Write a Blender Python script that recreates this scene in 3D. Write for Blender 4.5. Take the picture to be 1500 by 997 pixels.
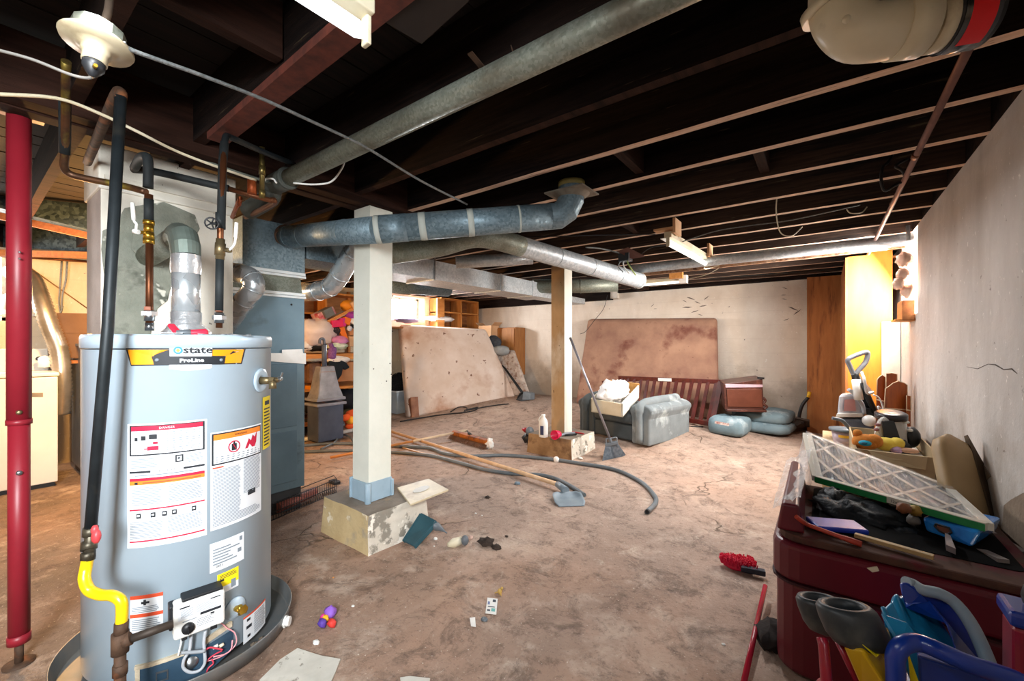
import bpy, math, random
from math import sin, cos, pi, radians
from mathutils import Vector, Matrix, noise
random.seed(7)
for o in list(bpy.data.objects): bpy.data.objects.remove(o)
SC = bpy.context.scene; COL = SC.collection
# ---------------------------------------------------------------- camera, world, lights, exposure
YAW = radians(36.8); SN, CS = sin(YAW), cos(YAW); HC = 1.25; FP = 613.0; U0, V0 = 750.0, 503.0
cam = bpy.data.objects.new('camera', bpy.data.cameras.new('camera')); COL.objects.link(cam)
cam.location = (0, 0, HC); cam.rotation_euler = (pi/2, 0, YAW)
cam.data.sensor_width = 36; cam.data.lens = FP/1500*36; cam.data.shift_y = 4.5/1500; cam.data.clip_start = .02
SC.camera = cam
w = bpy.data.worlds.new('sky'); SC.world = w; w.use_nodes = True
w.node_tree.nodes['Background'].inputs[0].default_value = (.85, .92, 1, 1); w.node_tree.nodes['Background'].inputs[1].default_value = 3.0
SC.view_settings.view_transform = 'Standard'; SC.view_settings.look = 'None'
SC.view_settings.exposure = 0.5; SC.view_settings.gamma = 1; SC.view_settings.use_curve_mapping = False
def area(name, loc, aim, sx, sy, power, col=(1, 1, 1)):
    l = bpy.data.lights.new(name, 'AREA'); l.shape = 'RECTANGLE'; l.size = sx; l.size_y = sy; l.energy = power; l.color = col
    o = bpy.data.objects.new(name, l); COL.objects.link(o); o.location = loc
    o.rotation_euler = (Vector(aim)-Vector(loc)).to_track_quat('-Z', 'Y').to_euler(); return o
def point(name, loc, power, col, r=.05):
    l = bpy.data.lights.new(name, 'POINT'); l.energy = power; l.color = col; l.shadow_soft_size = r
    o = bpy.data.objects.new(name, l); COL.objects.link(o); o.location = loc; return o
area('right_window_daylight', (.55, 4.92, 1.82), (-1.5, 4.95, .7), .6, .75, 100, (1, .94, .88))
area('left_window_daylight', (-6.2, 5.2, 1.92), (-4.2, 5.0, 1.2), .8, .45, 70, (.95, .97, 1))
area('laundry_window_daylight', (-6.2, -.2, 1.85), (-4.6, .3, .8), .9, .6, 18, (1, .9, .8))
area('side_window_daylight', (.54, -1.15, 1.72), (-2.4, .2, .8), .6, 1.1, 64, (.93, .97, 1)).data.spread = radians(100)   # unseen window assumed here; spread narrowed to keep foreground floor darker
area('tube_light', (-.80, -.05, 1.88), (-1.1, .1, 0), .04, 1.1, 8, (.95, .98, 1))
area('middle_tube_light', (-.93, 3.77, 1.975), (-.93, 3.77, 0), .05, 1.05, 24, (.97, .98, 1))
area('far_tube_light', (-1.75, 5.52, 1.97), (-1.75, 5.52, 0), 1.0, .05, 13, (1, .99, .96))
point('laundry_bulb', (-4.55, .62, 1.6), 130, (1, .52, .17), .06)
point('shelf_warm_point', (-4.6, 3.0, 1.9), 9, (1, .75, .5), .06)  # weak warm point light beside the shelving; no bulb modelled
# ---------------------------------------------------------------- helpers
def V(*a): return Vector(a)
def ray(u, v):
    a = (u-U0)/FP; b = (v-V0)/FP
    return V(a*CS-SN, a*SN+CS, -b)
CAM = V(0, 0, HC)
def at_d(u, v, d): return CAM+ray(u, v)*d
def at_z(u, v, z=0.0): r = ray(u, v); return CAM+r*((z-HC)/r.z)
def at_x(u, v, x): r = ray(u, v); return CAM+r*(x/r.x)
def at_y(u, v, y): r = ray(u, v); return CAM+r*(y/r.y)
def sst(t): t = max(0, min(1, t)); return t*t*(3-2*t)
def fh(x, y):                                                   # the slab climbs a little towards the back wall
    return .24*sst((y-4.2)/2.4)*(1-.74*sst((x+2.2)/2.0))
def fl(u, v, dz=0.0):
    z = 0
    for _ in range(12):
        p = at_z(u, v, z+dz); z = z*.5+.5*fh(p.x, p.y)
    return at_z(u, v, z+dz)
def srgb(h):
    r = [int(h[i:i+2], 16)/255 for i in (0, 2, 4)]
    return tuple((c/12.92 if c <= .04045 else ((c+.055)/1.055)**2.4) for c in r)+(1,)
MATS = {}
def mat(name, c1, c2=None, scale=6, rough=.6, metal=0, bump=0, bscale=40, stretch=(1, 1, 1), c3=None, s3=1.5, t3=.55, w3=.12, trans=0, emit=0, alpha=1, detail=6, lo=.35, hi=.65, ior=1.45, coat=0, c4=None, s4=30, t4=.62, spec=.5):
    if name in MATS: return MATS[name]
    m = bpy.data.materials.new(name); m.use_nodes = True; nt = m.node_tree; N = nt.nodes; L = nt.links; b = N['Principled BSDF']
    b.inputs['Roughness'].default_value = rough; b.inputs['Metallic'].default_value = metal; b.inputs['IOR'].default_value = ior
    b.inputs['Transmission Weight'].default_value = trans; b.inputs['Alpha'].default_value = alpha; b.inputs['Coat Weight'].default_value = coat
    b.inputs['Specular IOR Level'].default_value = spec
    c1 = srgb(c1); c2 = srgb(c2) if c2 else tuple(x*.86 for x in c1[:3])+(1,)
    tc = N.new('ShaderNodeTexCoord'); mp = N.new('ShaderNodeMapping'); mp.inputs['Scale'].default_value = stretch; L.new(tc.outputs['Object'], mp.inputs[0])
    def nz(s, d=detail):
        n = N.new('ShaderNodeTexNoise'); n.inputs['Scale'].default_value = s; n.inputs['Detail'].default_value = d; n.inputs['Roughness'].default_value = .6
        L.new(mp.outputs[0], n.inputs['Vector']); return n
    def ramp(src, lo_, hi_, a, bb):
        r = N.new('ShaderNodeValToRGB'); r.color_ramp.elements[0].position = lo_; r.color_ramp.elements[1].position = hi_
        r.color_ramp.elements[0].color = a; r.color_ramp.elements[1].color = bb; L.new(src, r.inputs[0]); return r
    def over(base, src, t, w_, col):
        r = ramp(src, t, t+w_, (0, 0, 0, 1), (1, 1, 1, 1)); x = N.new('ShaderNodeMixRGB'); L.new(r.outputs[0], x.inputs[0]); L.new(base, x.inputs[1]); x.inputs[2].default_value = col; return x.outputs[0]
    out = ramp(nz(scale).outputs[0], lo, hi, c1, c2).outputs[0]
    if c3: out = over(out, nz(s3, 8).outputs[0], t3, w3, srgb(c3))
    if c4: out = over(out, nz(s4, 3).outputs[0], t4, .04, srgb(c4))
    L.new(out, b.inputs['Base Color'])
    if emit:
        b.inputs['Emission Strength'].default_value = emit; b.inputs['Emission Color'].default_value = c1
    if bump:
        bm = N.new('ShaderNodeBump'); bm.inputs['Strength'].default_value = bump; bm.inputs['Distance'].default_value = .01
        L.new(nz(bscale, 5).outputs[0], bm.inputs['Height']); L.new(bm.outputs[0], b.inputs['Normal'])
    MATS[name] = m; return m
def galv(name, c1='6f8088', c2='a9b6bb', rough=.42, vs=38, metal=.75, dirt=None):   # zinc spangle
    m = bpy.data.materials.new(name); m.use_nodes = True; nt = m.node_tree; N = nt.nodes; L = nt.links; b = N['Principled BSDF']
    tc = N.new('ShaderNodeTexCoord'); vo = N.new('ShaderNodeTexVoronoi'); vo.inputs['Scale'].default_value = vs; L.new(tc.outputs['Object'], vo.inputs['Vector'])
    sp = N.new('ShaderNodeSeparateColor'); L.new(vo.outputs['Color'], sp.inputs[0])
    r = N.new('ShaderNodeValToRGB'); r.color_ramp.elements[0].color = srgb(c1); r.color_ramp.elements[1].color = srgb(c2); L.new(sp.outputs[0], r.inputs[0])
    n = N.new('ShaderNodeTexNoise'); n.inputs['Scale'].default_value = 3.5; n.inputs['Detail'].default_value = 7; L.new(tc.outputs['Object'], n.inputs['Vector'])
    r2 = N.new('ShaderNodeValToRGB'); r2.color_ramp.elements[0].position = .5; r2.color_ramp.elements[1].position = .72; L.new(n.outputs[0], r2.inputs[0])
    x = N.new('ShaderNodeMixRGB'); L.new(r2.outputs[0], x.inputs[0]); L.new(r.outputs[0], x.inputs[1]); x.inputs[2].default_value = srgb(dirt or c1); L.new(x.outputs[0], b.inputs['Base Color'])
    b.inputs['Metallic'].default_value = metal
    r3 = N.new('ShaderNodeMapRange'); r3.inputs['To Min'].default_value = rough-.1; r3.inputs['To Max'].default_value = rough+.15; L.new(sp.outputs[1], r3.inputs[0]); L.new(r3.outputs[0], b.inputs['Roughness'])
    bm = N.new('ShaderNodeBump'); bm.inputs['Strength'].default_value = .25; bm.inputs['Distance'].default_value = .004; L.new(n.outputs[0], bm.inputs['Height']); L.new(bm.outputs[0], b.inputs['Normal'])
    return m
class MB:
    def __init__(s, M=None): s.v = []; s.f = []; s.m = []; s.s = []; s.M = M
    def add(s, vs, fs, mi=0, sm=False):
        k = len(s.v)
        for p in vs:
            p = Vector(p); s.v.append(s.M@p if s.M is not None else p)
        for f in fs: s.f.append(tuple(k+i for i in f)); s.m.append(mi); s.s.append(sm)
        return s
    def box(s, lo, hi, mi=0):
        x0, y0, z0 = lo; x1, y1, z1 = hi
        return s.add([(x0, y0, z0), (x1, y0, z0), (x1, y1, z0), (x0, y1, z0), (x0, y0, z1), (x1, y0, z1), (x1, y1, z1), (x0, y1, z1)],
                     [(3, 2, 1, 0), (4, 5, 6, 7), (0, 1, 5, 4), (1, 2, 6, 5), (2, 3, 7, 6), (3, 0, 4, 7)], mi)
    def beam(s, p0, p1, w_, h, up=(0, 0, 1), mi=0):             # bar from p0 to p1, w_ wide, h along up
        p0 = Vector(p0); p1 = Vector(p1); d = (p1-p0).normalized(); x = d.cross(Vector(up))
        x = x.normalized() if x.length > 1e-5 else V(1, 0, 0); y = x.cross(d).normalized(); x *= w_/2; y *= h/2
        return s.add([p0-x-y, p0+x-y, p0+x+y, p0-x+y, p1-x-y, p1+x-y, p1+x+y, p1-x+y], [(0, 1, 2, 3), (7, 6, 5, 4), (0, 4, 5, 1), (1, 5, 6, 2), (2, 6, 7, 3), (3, 7, 4, 0)], mi)
    def quadbox(s, a, b, c, d, t, mi=0):                        # slab with corners a b c d, thickness vector t
        t = Vector(t); q = [Vector(p) for p in (a, b, c, d)]
        return s.add(q+[p+t for p in q], [(3, 2, 1, 0), (4, 5, 6, 7), (0, 1, 5, 4), (1, 2, 6, 5), (2, 3, 7, 6), (3, 0, 4, 7)], mi)
    def prism(s, poly, t, mi=0):
        t = Vector(t); n = len(poly); q = [Vector(p) for p in poly]
        return s.add(q+[p+t for p in q], [tuple(range(n))[::-1], tuple(range(n, 2*n))]+[(i, (i+1) % n, n+(i+1) % n, n+i) for i in range(n)], mi)
    def tube(s, pts, r, n=12, mi=0, caps=True, sm=True):
        P = [Vector(p) for p in pts]; R = r if isinstance(r, (list, tuple)) else [r]*len(P)
        T = [(P[min(i+1, len(P)-1)]-P[max(i-1, 0)]).normalized() for i in range(len(P))]
        a = V(0, 0, 1) if abs(T[0].z) < .9 else V(1, 0, 0); x = a.cross(T[0]).normalized(); vs = []
        for i in range(len(P)):
            x = (x-T[i]*x.dot(T[i]))
            x = x.normalized() if x.length > 1e-6 else V(1, 0, 0); y = T[i].cross(x)
            vs += [P[i]+(x*cos(2*pi*k/n)+y*sin(2*pi*k/n))*R[i] for k in range(n)]
        fs = [(i*n+k, i*n+(k+1) % n, (i+1)*n+(k+1) % n, (i+1)*n+k) for i in range(len(P)-1) for k in range(n)]
        s.add(vs, fs, mi, sm)
        if caps:
            k = len(s.v)-len(vs); s.f.append(tuple(k+j for j in range(n))[::-1]); s.f.append(tuple(len(s.v)-n+j for j in range(n))); s.m += [mi]*2; s.s += [False]*2
        return s
    def lathe(s, prof, c=(0, 0, 0), axis=(0, 0, 1), n=20, mi=0, sm=True):
        c = Vector(c); a = Vector(axis).normalized(); q = V(0, 0, 1).rotation_difference(a); vs = []
        for r, h in prof: vs += [c+q@V(max(r, 1e-4)*cos(2*pi*k/n), max(r, 1e-4)*sin(2*pi*k/n), h) for k in range(n)]
        return s.add(vs, [(i*n+k, i*n+(k+1) % n, (i+1)*n+(k+1) % n, (i+1)*n+k) for i in range(len(prof)-1) for k in range(n)], mi, sm)
    def ball(s, c, r, amp=0, fr=3, seed=0, n=20, mi=0, flat=None):   # ellipsoid, lumpy when amp > 0
        r = (r, r, r) if isinstance(r, (int, float)) else r; m = n//2; vs = []
        for j in range(m+1):
            for k in range(n):
                d = V(sin(pi*j/m)*cos(2*pi*k/n), sin(pi*j/m)*sin(2*pi*k/n), cos(pi*j/m)); q = 1+amp*noise.fractal(d*fr+V(seed*7.1, seed, 0), .8, 2, 4)
                p = V(c[0]+d.x*r[0]*q, c[1]+d.y*r[1]*q, c[2]+d.z*r[2]*q)
                if flat is not None: p.z = max(p.z, flat)
                vs.append(p)
        return s.add(vs, [(j*n+k, (j+1)*n+k, (j+1)*n+(k+1) % n, j*n+(k+1) % n) for j in range(m) for k in range(n)], mi, True)
    def grid(s, fn, nu, nv, mi=0, sm=True, t=0):
        s.add([fn(i/nu, j/nv) for j in range(nv+1) for i in range(nu+1)], [(j*(nu+1)+i, j*(nu+1)+i+1, (j+1)*(nu+1)+i+1, (j+1)*(nu+1)+i) for j in range(nv) for i in range(nu)], mi, sm); return s
def cr(pts, k=6):                                               # Catmull-Rom through points
    P = [Vector(p) for p in pts]; P = [P[0]*2-P[1]]+P+[P[-1]*2-P[-2]]; out = []
    for i in range(1, len(P)-2):
        for j in range(k):
            t = j/k; a, b, c, d = P[i-1:i+3]
            out.append(.5*((2*b)+(c-a)*t+(2*a-5*b+4*c-d)*t*t+(3*b-a-3*c+d)*t**3))
    return out+[P[-2]]
def pxpath(uv, d0, d1, k=6):                                    # a run between two real depths
    L_ = [0]
    for a, b in zip(uv, uv[1:]): L_.append(L_[-1]+math.hypot(b[0]-a[0], b[1]-a[1]))
    return cr([at_d(u, v, 1/((1/d0)*(1-l/L_[-1])+(1/d1)*l/L_[-1])) for (u, v), l in zip(uv, L_)], k)
def obj(name, mb, mats, parent=None, bevel=0, seg=2, solid=0, sub=0):
    me = bpy.data.meshes.new(name); lo = [min(p[i] for p in mb.v) for i in range(3)]; hi = [max(p[i] for p in mb.v) for i in range(3)]
    c = V((lo[0]+hi[0])/2, (lo[1]+hi[1])/2, lo[2] if parent is None else (lo[2]+hi[2])/2)
    me.from_pydata([p-c for p in mb.v], [], mb.f)
    for m in (mats if isinstance(mats, (list, tuple)) else [mats]): me.materials.append(m)
    me.polygons.foreach_set('material_index', mb.m); me.polygons.foreach_set('use_smooth', mb.s); me.update()
    o = bpy.data.objects.new(name, me); o.location = c; COL.objects.link(o)
    if parent is not None:
        o.parent = parent; o.matrix_parent_inverse = parent.matrix_basis.inverted()
    if solid:
        q = o.modifiers.new('solid', 'SOLIDIFY'); q.thickness = solid; q.offset = 0
    if bevel:
        q = o.modifiers.new('bevel', 'BEVEL'); q.width = bevel; q.segments = seg; q.limit_method = 'ANGLE'; q.angle_limit = radians(35)
    if sub:
        q = o.modifiers.new('sub', 'SUBSURF'); q.levels = q.render_levels = sub
    return o
def tag(o, label=None, cat=None, group=None, kind=None):
    for k, v in (('label', label), ('category', cat), ('group', group), ('kind', kind)):
        if v: o[k] = v
    return o
def thing(name, label, cat, loc=(0, 0, 0), group=None):
    o = bpy.data.objects.new(name, None); COL.objects.link(o); o.location = loc; o.empty_display_size = .05
    return tag(o, label, cat, group)
def struct(name, mb, m, parent=None, **k):
    o = obj(name, mb, m, parent, **k)
    if parent is None: o['kind'] = 'structure'
    return o
def frame(o, x, y):                                             # matrix from origin and two axes
    x = Vector(x).normalized(); z = x.cross(Vector(y)).normalized(); y = z.cross(x)
    return Matrix(((x.x, y.x, z.x, o[0]), (x.y, y.y, z.y, o[1]), (x.z, y.z, z.z, o[2]), (0, 0, 0, 1)))
def rotz(o, a): return Matrix.Translation(Vector(o))@Matrix.Rotation(a, 4, 'Z')
def text_mb(s, size, fn, mi=0, mb=None, align='CENTER', bold=0):        # flat lettering; fn maps (x, y) to a surface point
    cu = bpy.data.curves.new('t', 'FONT'); cu.body = s; cu.size = size; cu.align_x = align; cu.align_y = 'CENTER'; cu.resolution_u = 2; cu.offset = bold
    o = bpy.data.objects.new('t', cu); COL.objects.link(o); dg = bpy.context.evaluated_depsgraph_get(); dg.update()
    me = bpy.data.meshes.new_from_object(o.evaluated_get(dg)); mb = mb or MB()
    mb.add([fn(v.co.x, v.co.y) for v in me.vertices], [tuple(p.vertices) for p in me.polygons], mi)
    bpy.data.objects.remove(o); bpy.data.meshes.remove(me); return mb
def rbox(lo, hi, r, mb=None, mi=0, n=4):                        # box with rounded vertical edges
    mb = mb or MB(); x0, y0, z0 = lo; x1, y1, z1 = hi; P = []
    for cx, cy, a0 in ((x1-r, y1-r, 0), (x0+r, y1-r, 90), (x0+r, y0+r, 180), (x1-r, y0+r, 270)):
        for k in range(n+1):
            a = radians(a0+90*k/n); P.append((cx+r*cos(a), cy+r*sin(a), z0))
    return mb.prism(P, (0, 0, z1-z0), mi)
# ---------------------------------------------------------------- materials
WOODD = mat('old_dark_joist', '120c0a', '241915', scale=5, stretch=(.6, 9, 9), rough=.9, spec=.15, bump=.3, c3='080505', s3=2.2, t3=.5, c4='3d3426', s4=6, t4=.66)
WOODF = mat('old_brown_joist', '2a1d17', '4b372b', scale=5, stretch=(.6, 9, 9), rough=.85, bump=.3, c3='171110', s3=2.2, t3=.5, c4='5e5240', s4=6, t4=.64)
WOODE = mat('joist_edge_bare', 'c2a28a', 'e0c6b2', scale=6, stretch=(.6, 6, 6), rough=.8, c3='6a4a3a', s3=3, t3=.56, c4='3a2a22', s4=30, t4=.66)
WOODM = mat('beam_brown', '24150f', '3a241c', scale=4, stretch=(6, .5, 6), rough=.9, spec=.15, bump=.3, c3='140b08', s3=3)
PLANKD = mat('subfloor_dark', '120c0a', '241812', scale=5, stretch=(8, .7, 8), rough=.9)
POSTW = mat('post_white_paint', 'dcdcd0', 'cfd0c4', scale=3, rough=.55, c3='b9b8a8', s3=5, t3=.62, c4='5d5a50', s4=42, t4=.74, bump=.1)
POSTW2 = mat('post_worn_paint', 'b5956c', '94744c', scale=3, rough=.6, stretch=(1, 1, .5), c3='cfc6b4', s3=2.2, t3=.5, w3=.2, c4='4d3a28', s4=30, t4=.7)
GALV = galv('galvanised'); GALVL = galv('galvanised_bright', 'b3bdc3', 'd8dee2', .42, 60, .35); GALVD = galv('galvanised_dark', '2f3d46', '5f727c', .5, 40, .6)
GALVB = galv('galvanised_blue', '60757f', '8296a0', .5, 75, .45, '788a92')
GALVP = galv('galvanised_pipe', '7d8478', '9aa095', .5, 120, .5, '665f50')
SHINY = galv('shiny_duct', 'bcc4c8', 'dfe4e7', .28, 20, .65)
FOIL = mat('foil', 'e6e8ea', 'b8bcc0', scale=12, rough=.3, metal=.65, bump=.6, bscale=22)
COPPER = mat('copper', '8a5638', '5f3c2a', scale=5, rough=.45, metal=.8, c3='33261f', s3=3, t3=.58)
BLACKI = mat('black_iron', '2a3033', '1b2023', scale=8, rough=.5, metal=.4, c3='43403a', s3=6)
BRASS = mat('brass', 'b9912f', 'd8b04a', scale=6, rough=.3, metal=.9)
BRASSO = mat('old_brass', '6d5f45', '8f7f5e', scale=8, rough=.45, metal=.8)
RUST = mat('rusty_fitting', '5d4534', '3a2b22', scale=14, rough=.75, metal=.3, bump=.3, c3='7d4d2e', s3=12)
ALU = mat('handle_white', 'd9d9d6', 'c6c8c8', rough=.4, metal=.2); STEEL = mat('steel', 'a9adb0', '8f9497', rough=.3, metal=.9)
WHITEP = mat('white_plastic', 'eeeeea', 'e2e2dc', rough=.4); CREAM = mat('cream', 'e4dcc4', 'd2c7a8', rough=.5)
BLACKP = mat('black_plastic', '16171a', '1f2124', rough=.45); GREYP = mat('grey_plastic', '6b7278', '5c6369', rough=.45)
DGREY = mat('dark_grey_plastic', '33373b', '25292d', rough=.5)
RED = mat('red_plastic', 'b3202a', 'a01b25', rough=.4); PINKR = mat('pink_red', 'd9304a', 'c62741', rough=.45)
CARD = mat('cardboard', 'c58d62', 'b67e55', scale=4, rough=.85); CARDP = mat('cardboard_pale', 'd8ae86', 'cb9f76', scale=4, rough=.85)
PINE = mat('pine', 'd99a55', 'c07a3a', scale=5, stretch=(5, .5, 5), rough=.65); PINED = mat('pine_dark', 'a0683a', '7d4c28', scale=5, stretch=(5, .5, 5), rough=.7)
PINEZ = mat('pine_upright', 'd99a55', 'c07a3a', scale=5, stretch=(5, 5, .5), rough=.65)
WHITEW = mat('whitewash', 'e9e4da', 'd8d0c4', scale=5, rough=.8, c3='b7aea2', s3=3)
PAPER = mat('paper', 'f0efeb', 'e0ded8', rough=.7)
LAMPON = mat('lit_tube', 'f7fbff', 'eef4ff', emit=1.0, rough=.3); TUBEOFF = mat('glass_tube', 'f2f0ea', 'e6e2d8', rough=.25, emit=1.6)
SKYP = mat('daylight_pane', 'ffffff', 'f4f8ff', emit=4)
# ---------------------------------------------------------------- the setting
XR, XL, YB, YF, HJ = .58, -6.37, 7.0, -2.6, 2.18
def floor_mat():
    m = bpy.data.materials.new('floor_concrete'); m.use_nodes = True; nt = m.node_tree; N = nt.nodes; L = nt.links; b = N['Principled BSDF']; b.inputs['Roughness'].default_value = .72
    tc = N.new('ShaderNodeTexCoord')
    def nz(s, d=8, r=.62, vec=None, dist=0):
        n = N.new('ShaderNodeTexNoise'); n.inputs['Scale'].default_value = s; n.inputs['Detail'].default_value = d; n.inputs['Roughness'].default_value = r; n.inputs['Distortion'].default_value = dist
        L.new(vec or tc.outputs['Object'], n.inputs['Vector']); return n.outputs[0]
    def ramp(src, *st):
        r = N.new('ShaderNodeValToRGB'); e = r.color_ramp.elements
        while len(e) < len(st): e.new(.5)
        for q, (p, c) in zip(e, st): q.position = p; q.color = srgb(c)
        L.new(src, r.inputs[0]); return r.outputs[0]
    def mixc(f, a, bb, mode='MIX'):
        x = N.new('ShaderNodeMixRGB'); x.blend_type = mode; L.new(f, x.inputs[0]) if not isinstance(f, float) else setattr(x.inputs[0], 'default_value', f)
        for i, q in ((1, a), (2, bb)):
            if isinstance(q, str): x.inputs[i].default_value = srgb(q)
            else: L.new(q, x.inputs[i])
        return x.outputs[0]
    base = ramp(nz(1.1, 9, .65, dist=.4), (.32, '766457'), (.46, '8f7869'), (.56, 'a68c7b'), (.7, 'c4ad9b'))
    base = mixc(ramp(nz(.45, 6, .55), (.44, '000000'), (.6, 'ffffff')), base, mixc(.45, base, 'a5744f'))
    sx = N.new('ShaderNodeSeparateXYZ'); L.new(tc.outputs['Object'], sx.inputs[0])
    ng = N.new('ShaderNodeMath'); ng.operation = 'MULTIPLY_ADD'; L.new(sx.outputs[0], ng.inputs[0]); ng.inputs[1].default_value = -.18; ng.inputs[2].default_value = 0
    # greyer bare concrete in front, foreground shade darkened into it; redder dust further in
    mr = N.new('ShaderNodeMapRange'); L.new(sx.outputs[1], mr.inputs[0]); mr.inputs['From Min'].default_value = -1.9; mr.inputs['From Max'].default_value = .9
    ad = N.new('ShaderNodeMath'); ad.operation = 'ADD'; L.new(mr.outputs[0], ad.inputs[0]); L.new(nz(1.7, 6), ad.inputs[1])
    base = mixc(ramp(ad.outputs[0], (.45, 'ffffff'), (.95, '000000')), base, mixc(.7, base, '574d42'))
    base = mixc(ramp(nz(2.6, 10, .7, dist=.3), (.53, '000000'), (.63, 'ffffff')), base, mixc(.5, base, 'cbb9a8'))
    base = mixc(ramp(nz(1.9, 9, .7), (.34, 'ffffff'), (.43, '000000')), base, mixc(.6, base, '5a3f30'))
    m2 = N.new('ShaderNodeMapRange'); L.new(sx.outputs[1], m2.inputs[0]); m2.inputs['From Min'].default_value = -2.2; m2.inputs['From Max'].default_value = 1.5; m2.inputs['To Max'].default_value = .4
    base = mixc(m2.outputs[0], base, 'c9b1a1')
    base = mixc(ramp(nz(4.5, 10, .8, dist=.6), (.38, 'ffffff'), (.49, '000000')), base, mixc(.6, base, '4a372c'))
    base = mixc(ramp(nz(6.5, 10, .8, dist=.8), (.58, '000000'), (.66, 'ffffff')), base, mixc(.35, base, 'd9cbb9'))
    base = mixc(ramp(nz(13, 9, .75), (.34, 'ffffff'), (.47, '000000')), base, mixc(.6, base, '4a362b'))
    base = mixc(ramp(nz(60, 4, .7), (.28, 'ffffff'), (.42, '000000')), base, mixc(.6, base, '3c2c24'))
    base = mixc(ramp(nz(75, 3, .6), (.66, '000000'), (.72, 'ffffff')), base, 'd8cabb')
    wn = N.new('ShaderNodeTexNoise'); wn.inputs['Scale'].default_value = 1.4; wn.inputs['Detail'].default_value = 6; L.new(tc.outputs['Object'], wn.inputs['Vector'])
    wm = N.new('ShaderNodeVectorMath'); wm.operation = 'MULTIPLY_ADD'; L.new(wn.outputs['Color'], wm.inputs[0]); wm.inputs[1].default_value = (.9, .9, .9); L.new(tc.outputs['Object'], wm.inputs[2])
    vo = N.new('ShaderNodeTexVoronoi'); vo.feature = 'DISTANCE_TO_EDGE'; vo.inputs['Scale'].default_value = .42; L.new(wm.outputs[0], vo.inputs['Vector'])
    crk = ramp(vo.outputs['Distance'], (0.0, 'ffffff'), (.003, '000000')); cm = N.new('ShaderNodeMixRGB'); cm.blend_type = 'MULTIPLY'; cm.inputs[0].default_value = 1; L.new(crk, cm.inputs[1]); L.new(ramp(nz(.9, 3), (.47, '000000'), (.55, 'ffffff')), cm.inputs[2]); crk = cm.outputs[0]; base = mixc(crk, base, '54412f')
    L.new(base, b.inputs['Base Color'])
    h = mixc(.5, nz(7, 9, .7), nz(50, 5, .7)); h = mixc(crk, h, '000000')
    bm = N.new('ShaderNodeBump'); bm.inputs['Strength'].default_value = .8; bm.inputs['Distance'].default_value = .02; L.new(h, bm.inputs['Height']); L.new(bm.outputs[0], b.inputs['Normal'])
    return m
fb = MB(); NX, NY = 70, 96
def ffn(a, b_):
    x = XL-.1+(XR+.2-XL)*a; y = YF-.1+(YB+.2-YF)*b_
    return V(x, y, fh(x, y))
fb.grid(ffn, NX, NY)
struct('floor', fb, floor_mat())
def wall_mat(name, a, b_, c_, boards=True, streak=.5):
    m = bpy.data.materials.new(name); m.use_nodes = True; nt = m.node_tree; N = nt.nodes; L = nt.links; b = N['Principled BSDF']; b.inputs['Roughness'].default_value = .8
    tc = N.new('ShaderNodeTexCoord')
    def nz(s, d, sc=(1, 1, 1), dist=0):
        mp = N.new('ShaderNodeMapping'); mp.inputs['Scale'].default_value = sc; L.new(tc.outputs['Object'], mp.inputs[0])
        n = N.new('ShaderNodeTexNoise'); n.inputs['Scale'].default_value = s; n.inputs['Detail'].default_value = d; n.inputs['Roughness'].default_value = .65; n.inputs['Distortion'].default_value = dist
        L.new(mp.outputs[0], n.inputs['Vector']); return n.outputs[0]
    def rp(src, lo, hi, a='000000', bb='ffffff'):
        r = N.new('ShaderNodeValToRGB'); r.color_ramp.elements[0].position = lo; r.color_ramp.elements[1].position = hi; r.color_ramp.elements[0].color = srgb(a); r.color_ramp.elements[1].color = srgb(bb)
        L.new(src, r.inputs[0]); return r.outputs[0]
    def mx(f, x, y):
        q = N.new('ShaderNodeMixRGB'); L.new(f, q.inputs[0]); L.new(x, q.inputs[1]) if not isinstance(x, str) else setattr(q.inputs[1], 'default_value', srgb(x)); q.inputs[2].default_value = srgb(y); return q.outputs[0]
    base = rp(nz(2, 9, (1, 1, .6)), .35, .65, a, b_)
    base = mx(rp(nz(1.6, 9, (1.5, 1.5, .35)), .53, .72, bb='9a9a9a'), base, c_)
    base = mx(rp(nz(30, 5), .64, .7), base, 'f0ece6')
    base = mx(rp(nz(16, 7), .67, .72), base, '6d625a')
    # browner, noise-broken tone towards the foot of the wall
    sp = N.new('ShaderNodeSeparateXYZ'); L.new(tc.outputs['Object'], sp.inputs[0])
    ma = N.new('ShaderNodeMath'); ma.operation = 'MULTIPLY_ADD'; L.new(nz(2.2, 7), ma.inputs[0]); ma.inputs[1].default_value = -1.3; L.new(sp.outputs[2], ma.inputs[2])
    base = mx(rp(ma.outputs[0], -.35, .3, 'c0c0c0', '000000'), base, '8d7a66')
    hgt = nz(14, 8)
    if boards:
        wv = N.new('ShaderNodeTexWave'); wv.bands_direction = 'Z'; wv.inputs['Scale'].default_value = 1.55; wv.inputs['Distortion'].default_value = .6; wv.inputs['Detail'].default_value = 2; L.new(tc.outputs['Object'], wv.inputs['Vector'])
        ln = rp(wv.outputs[1], .0, .012, '4c4c4c', '000000'); base = mx(ln, base, '7c7168'); hgt = mx(ln, hgt, '303030')
    L.new(base, b.inputs['Base Color'])
    bm = N.new('ShaderNodeBump'); bm.inputs['Strength'].default_value = .45; bm.inputs['Distance'].default_value = .015; L.new(hgt, bm.inputs['Height']); L.new(bm.outputs[0], b.inputs['Normal'])
    return m
WB = wall_mat('wall_concrete_back', 'd6cabb', 'e8dfd2', 'b89c86'); WR = wall_mat('wall_concrete_side', 'bfbab5', 'd6d2cd', 'a1978d', False)
WLm = wall_mat('wall_concrete_left', 'd2bfa0', 'e0d2b8', 'a98f6c')
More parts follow.
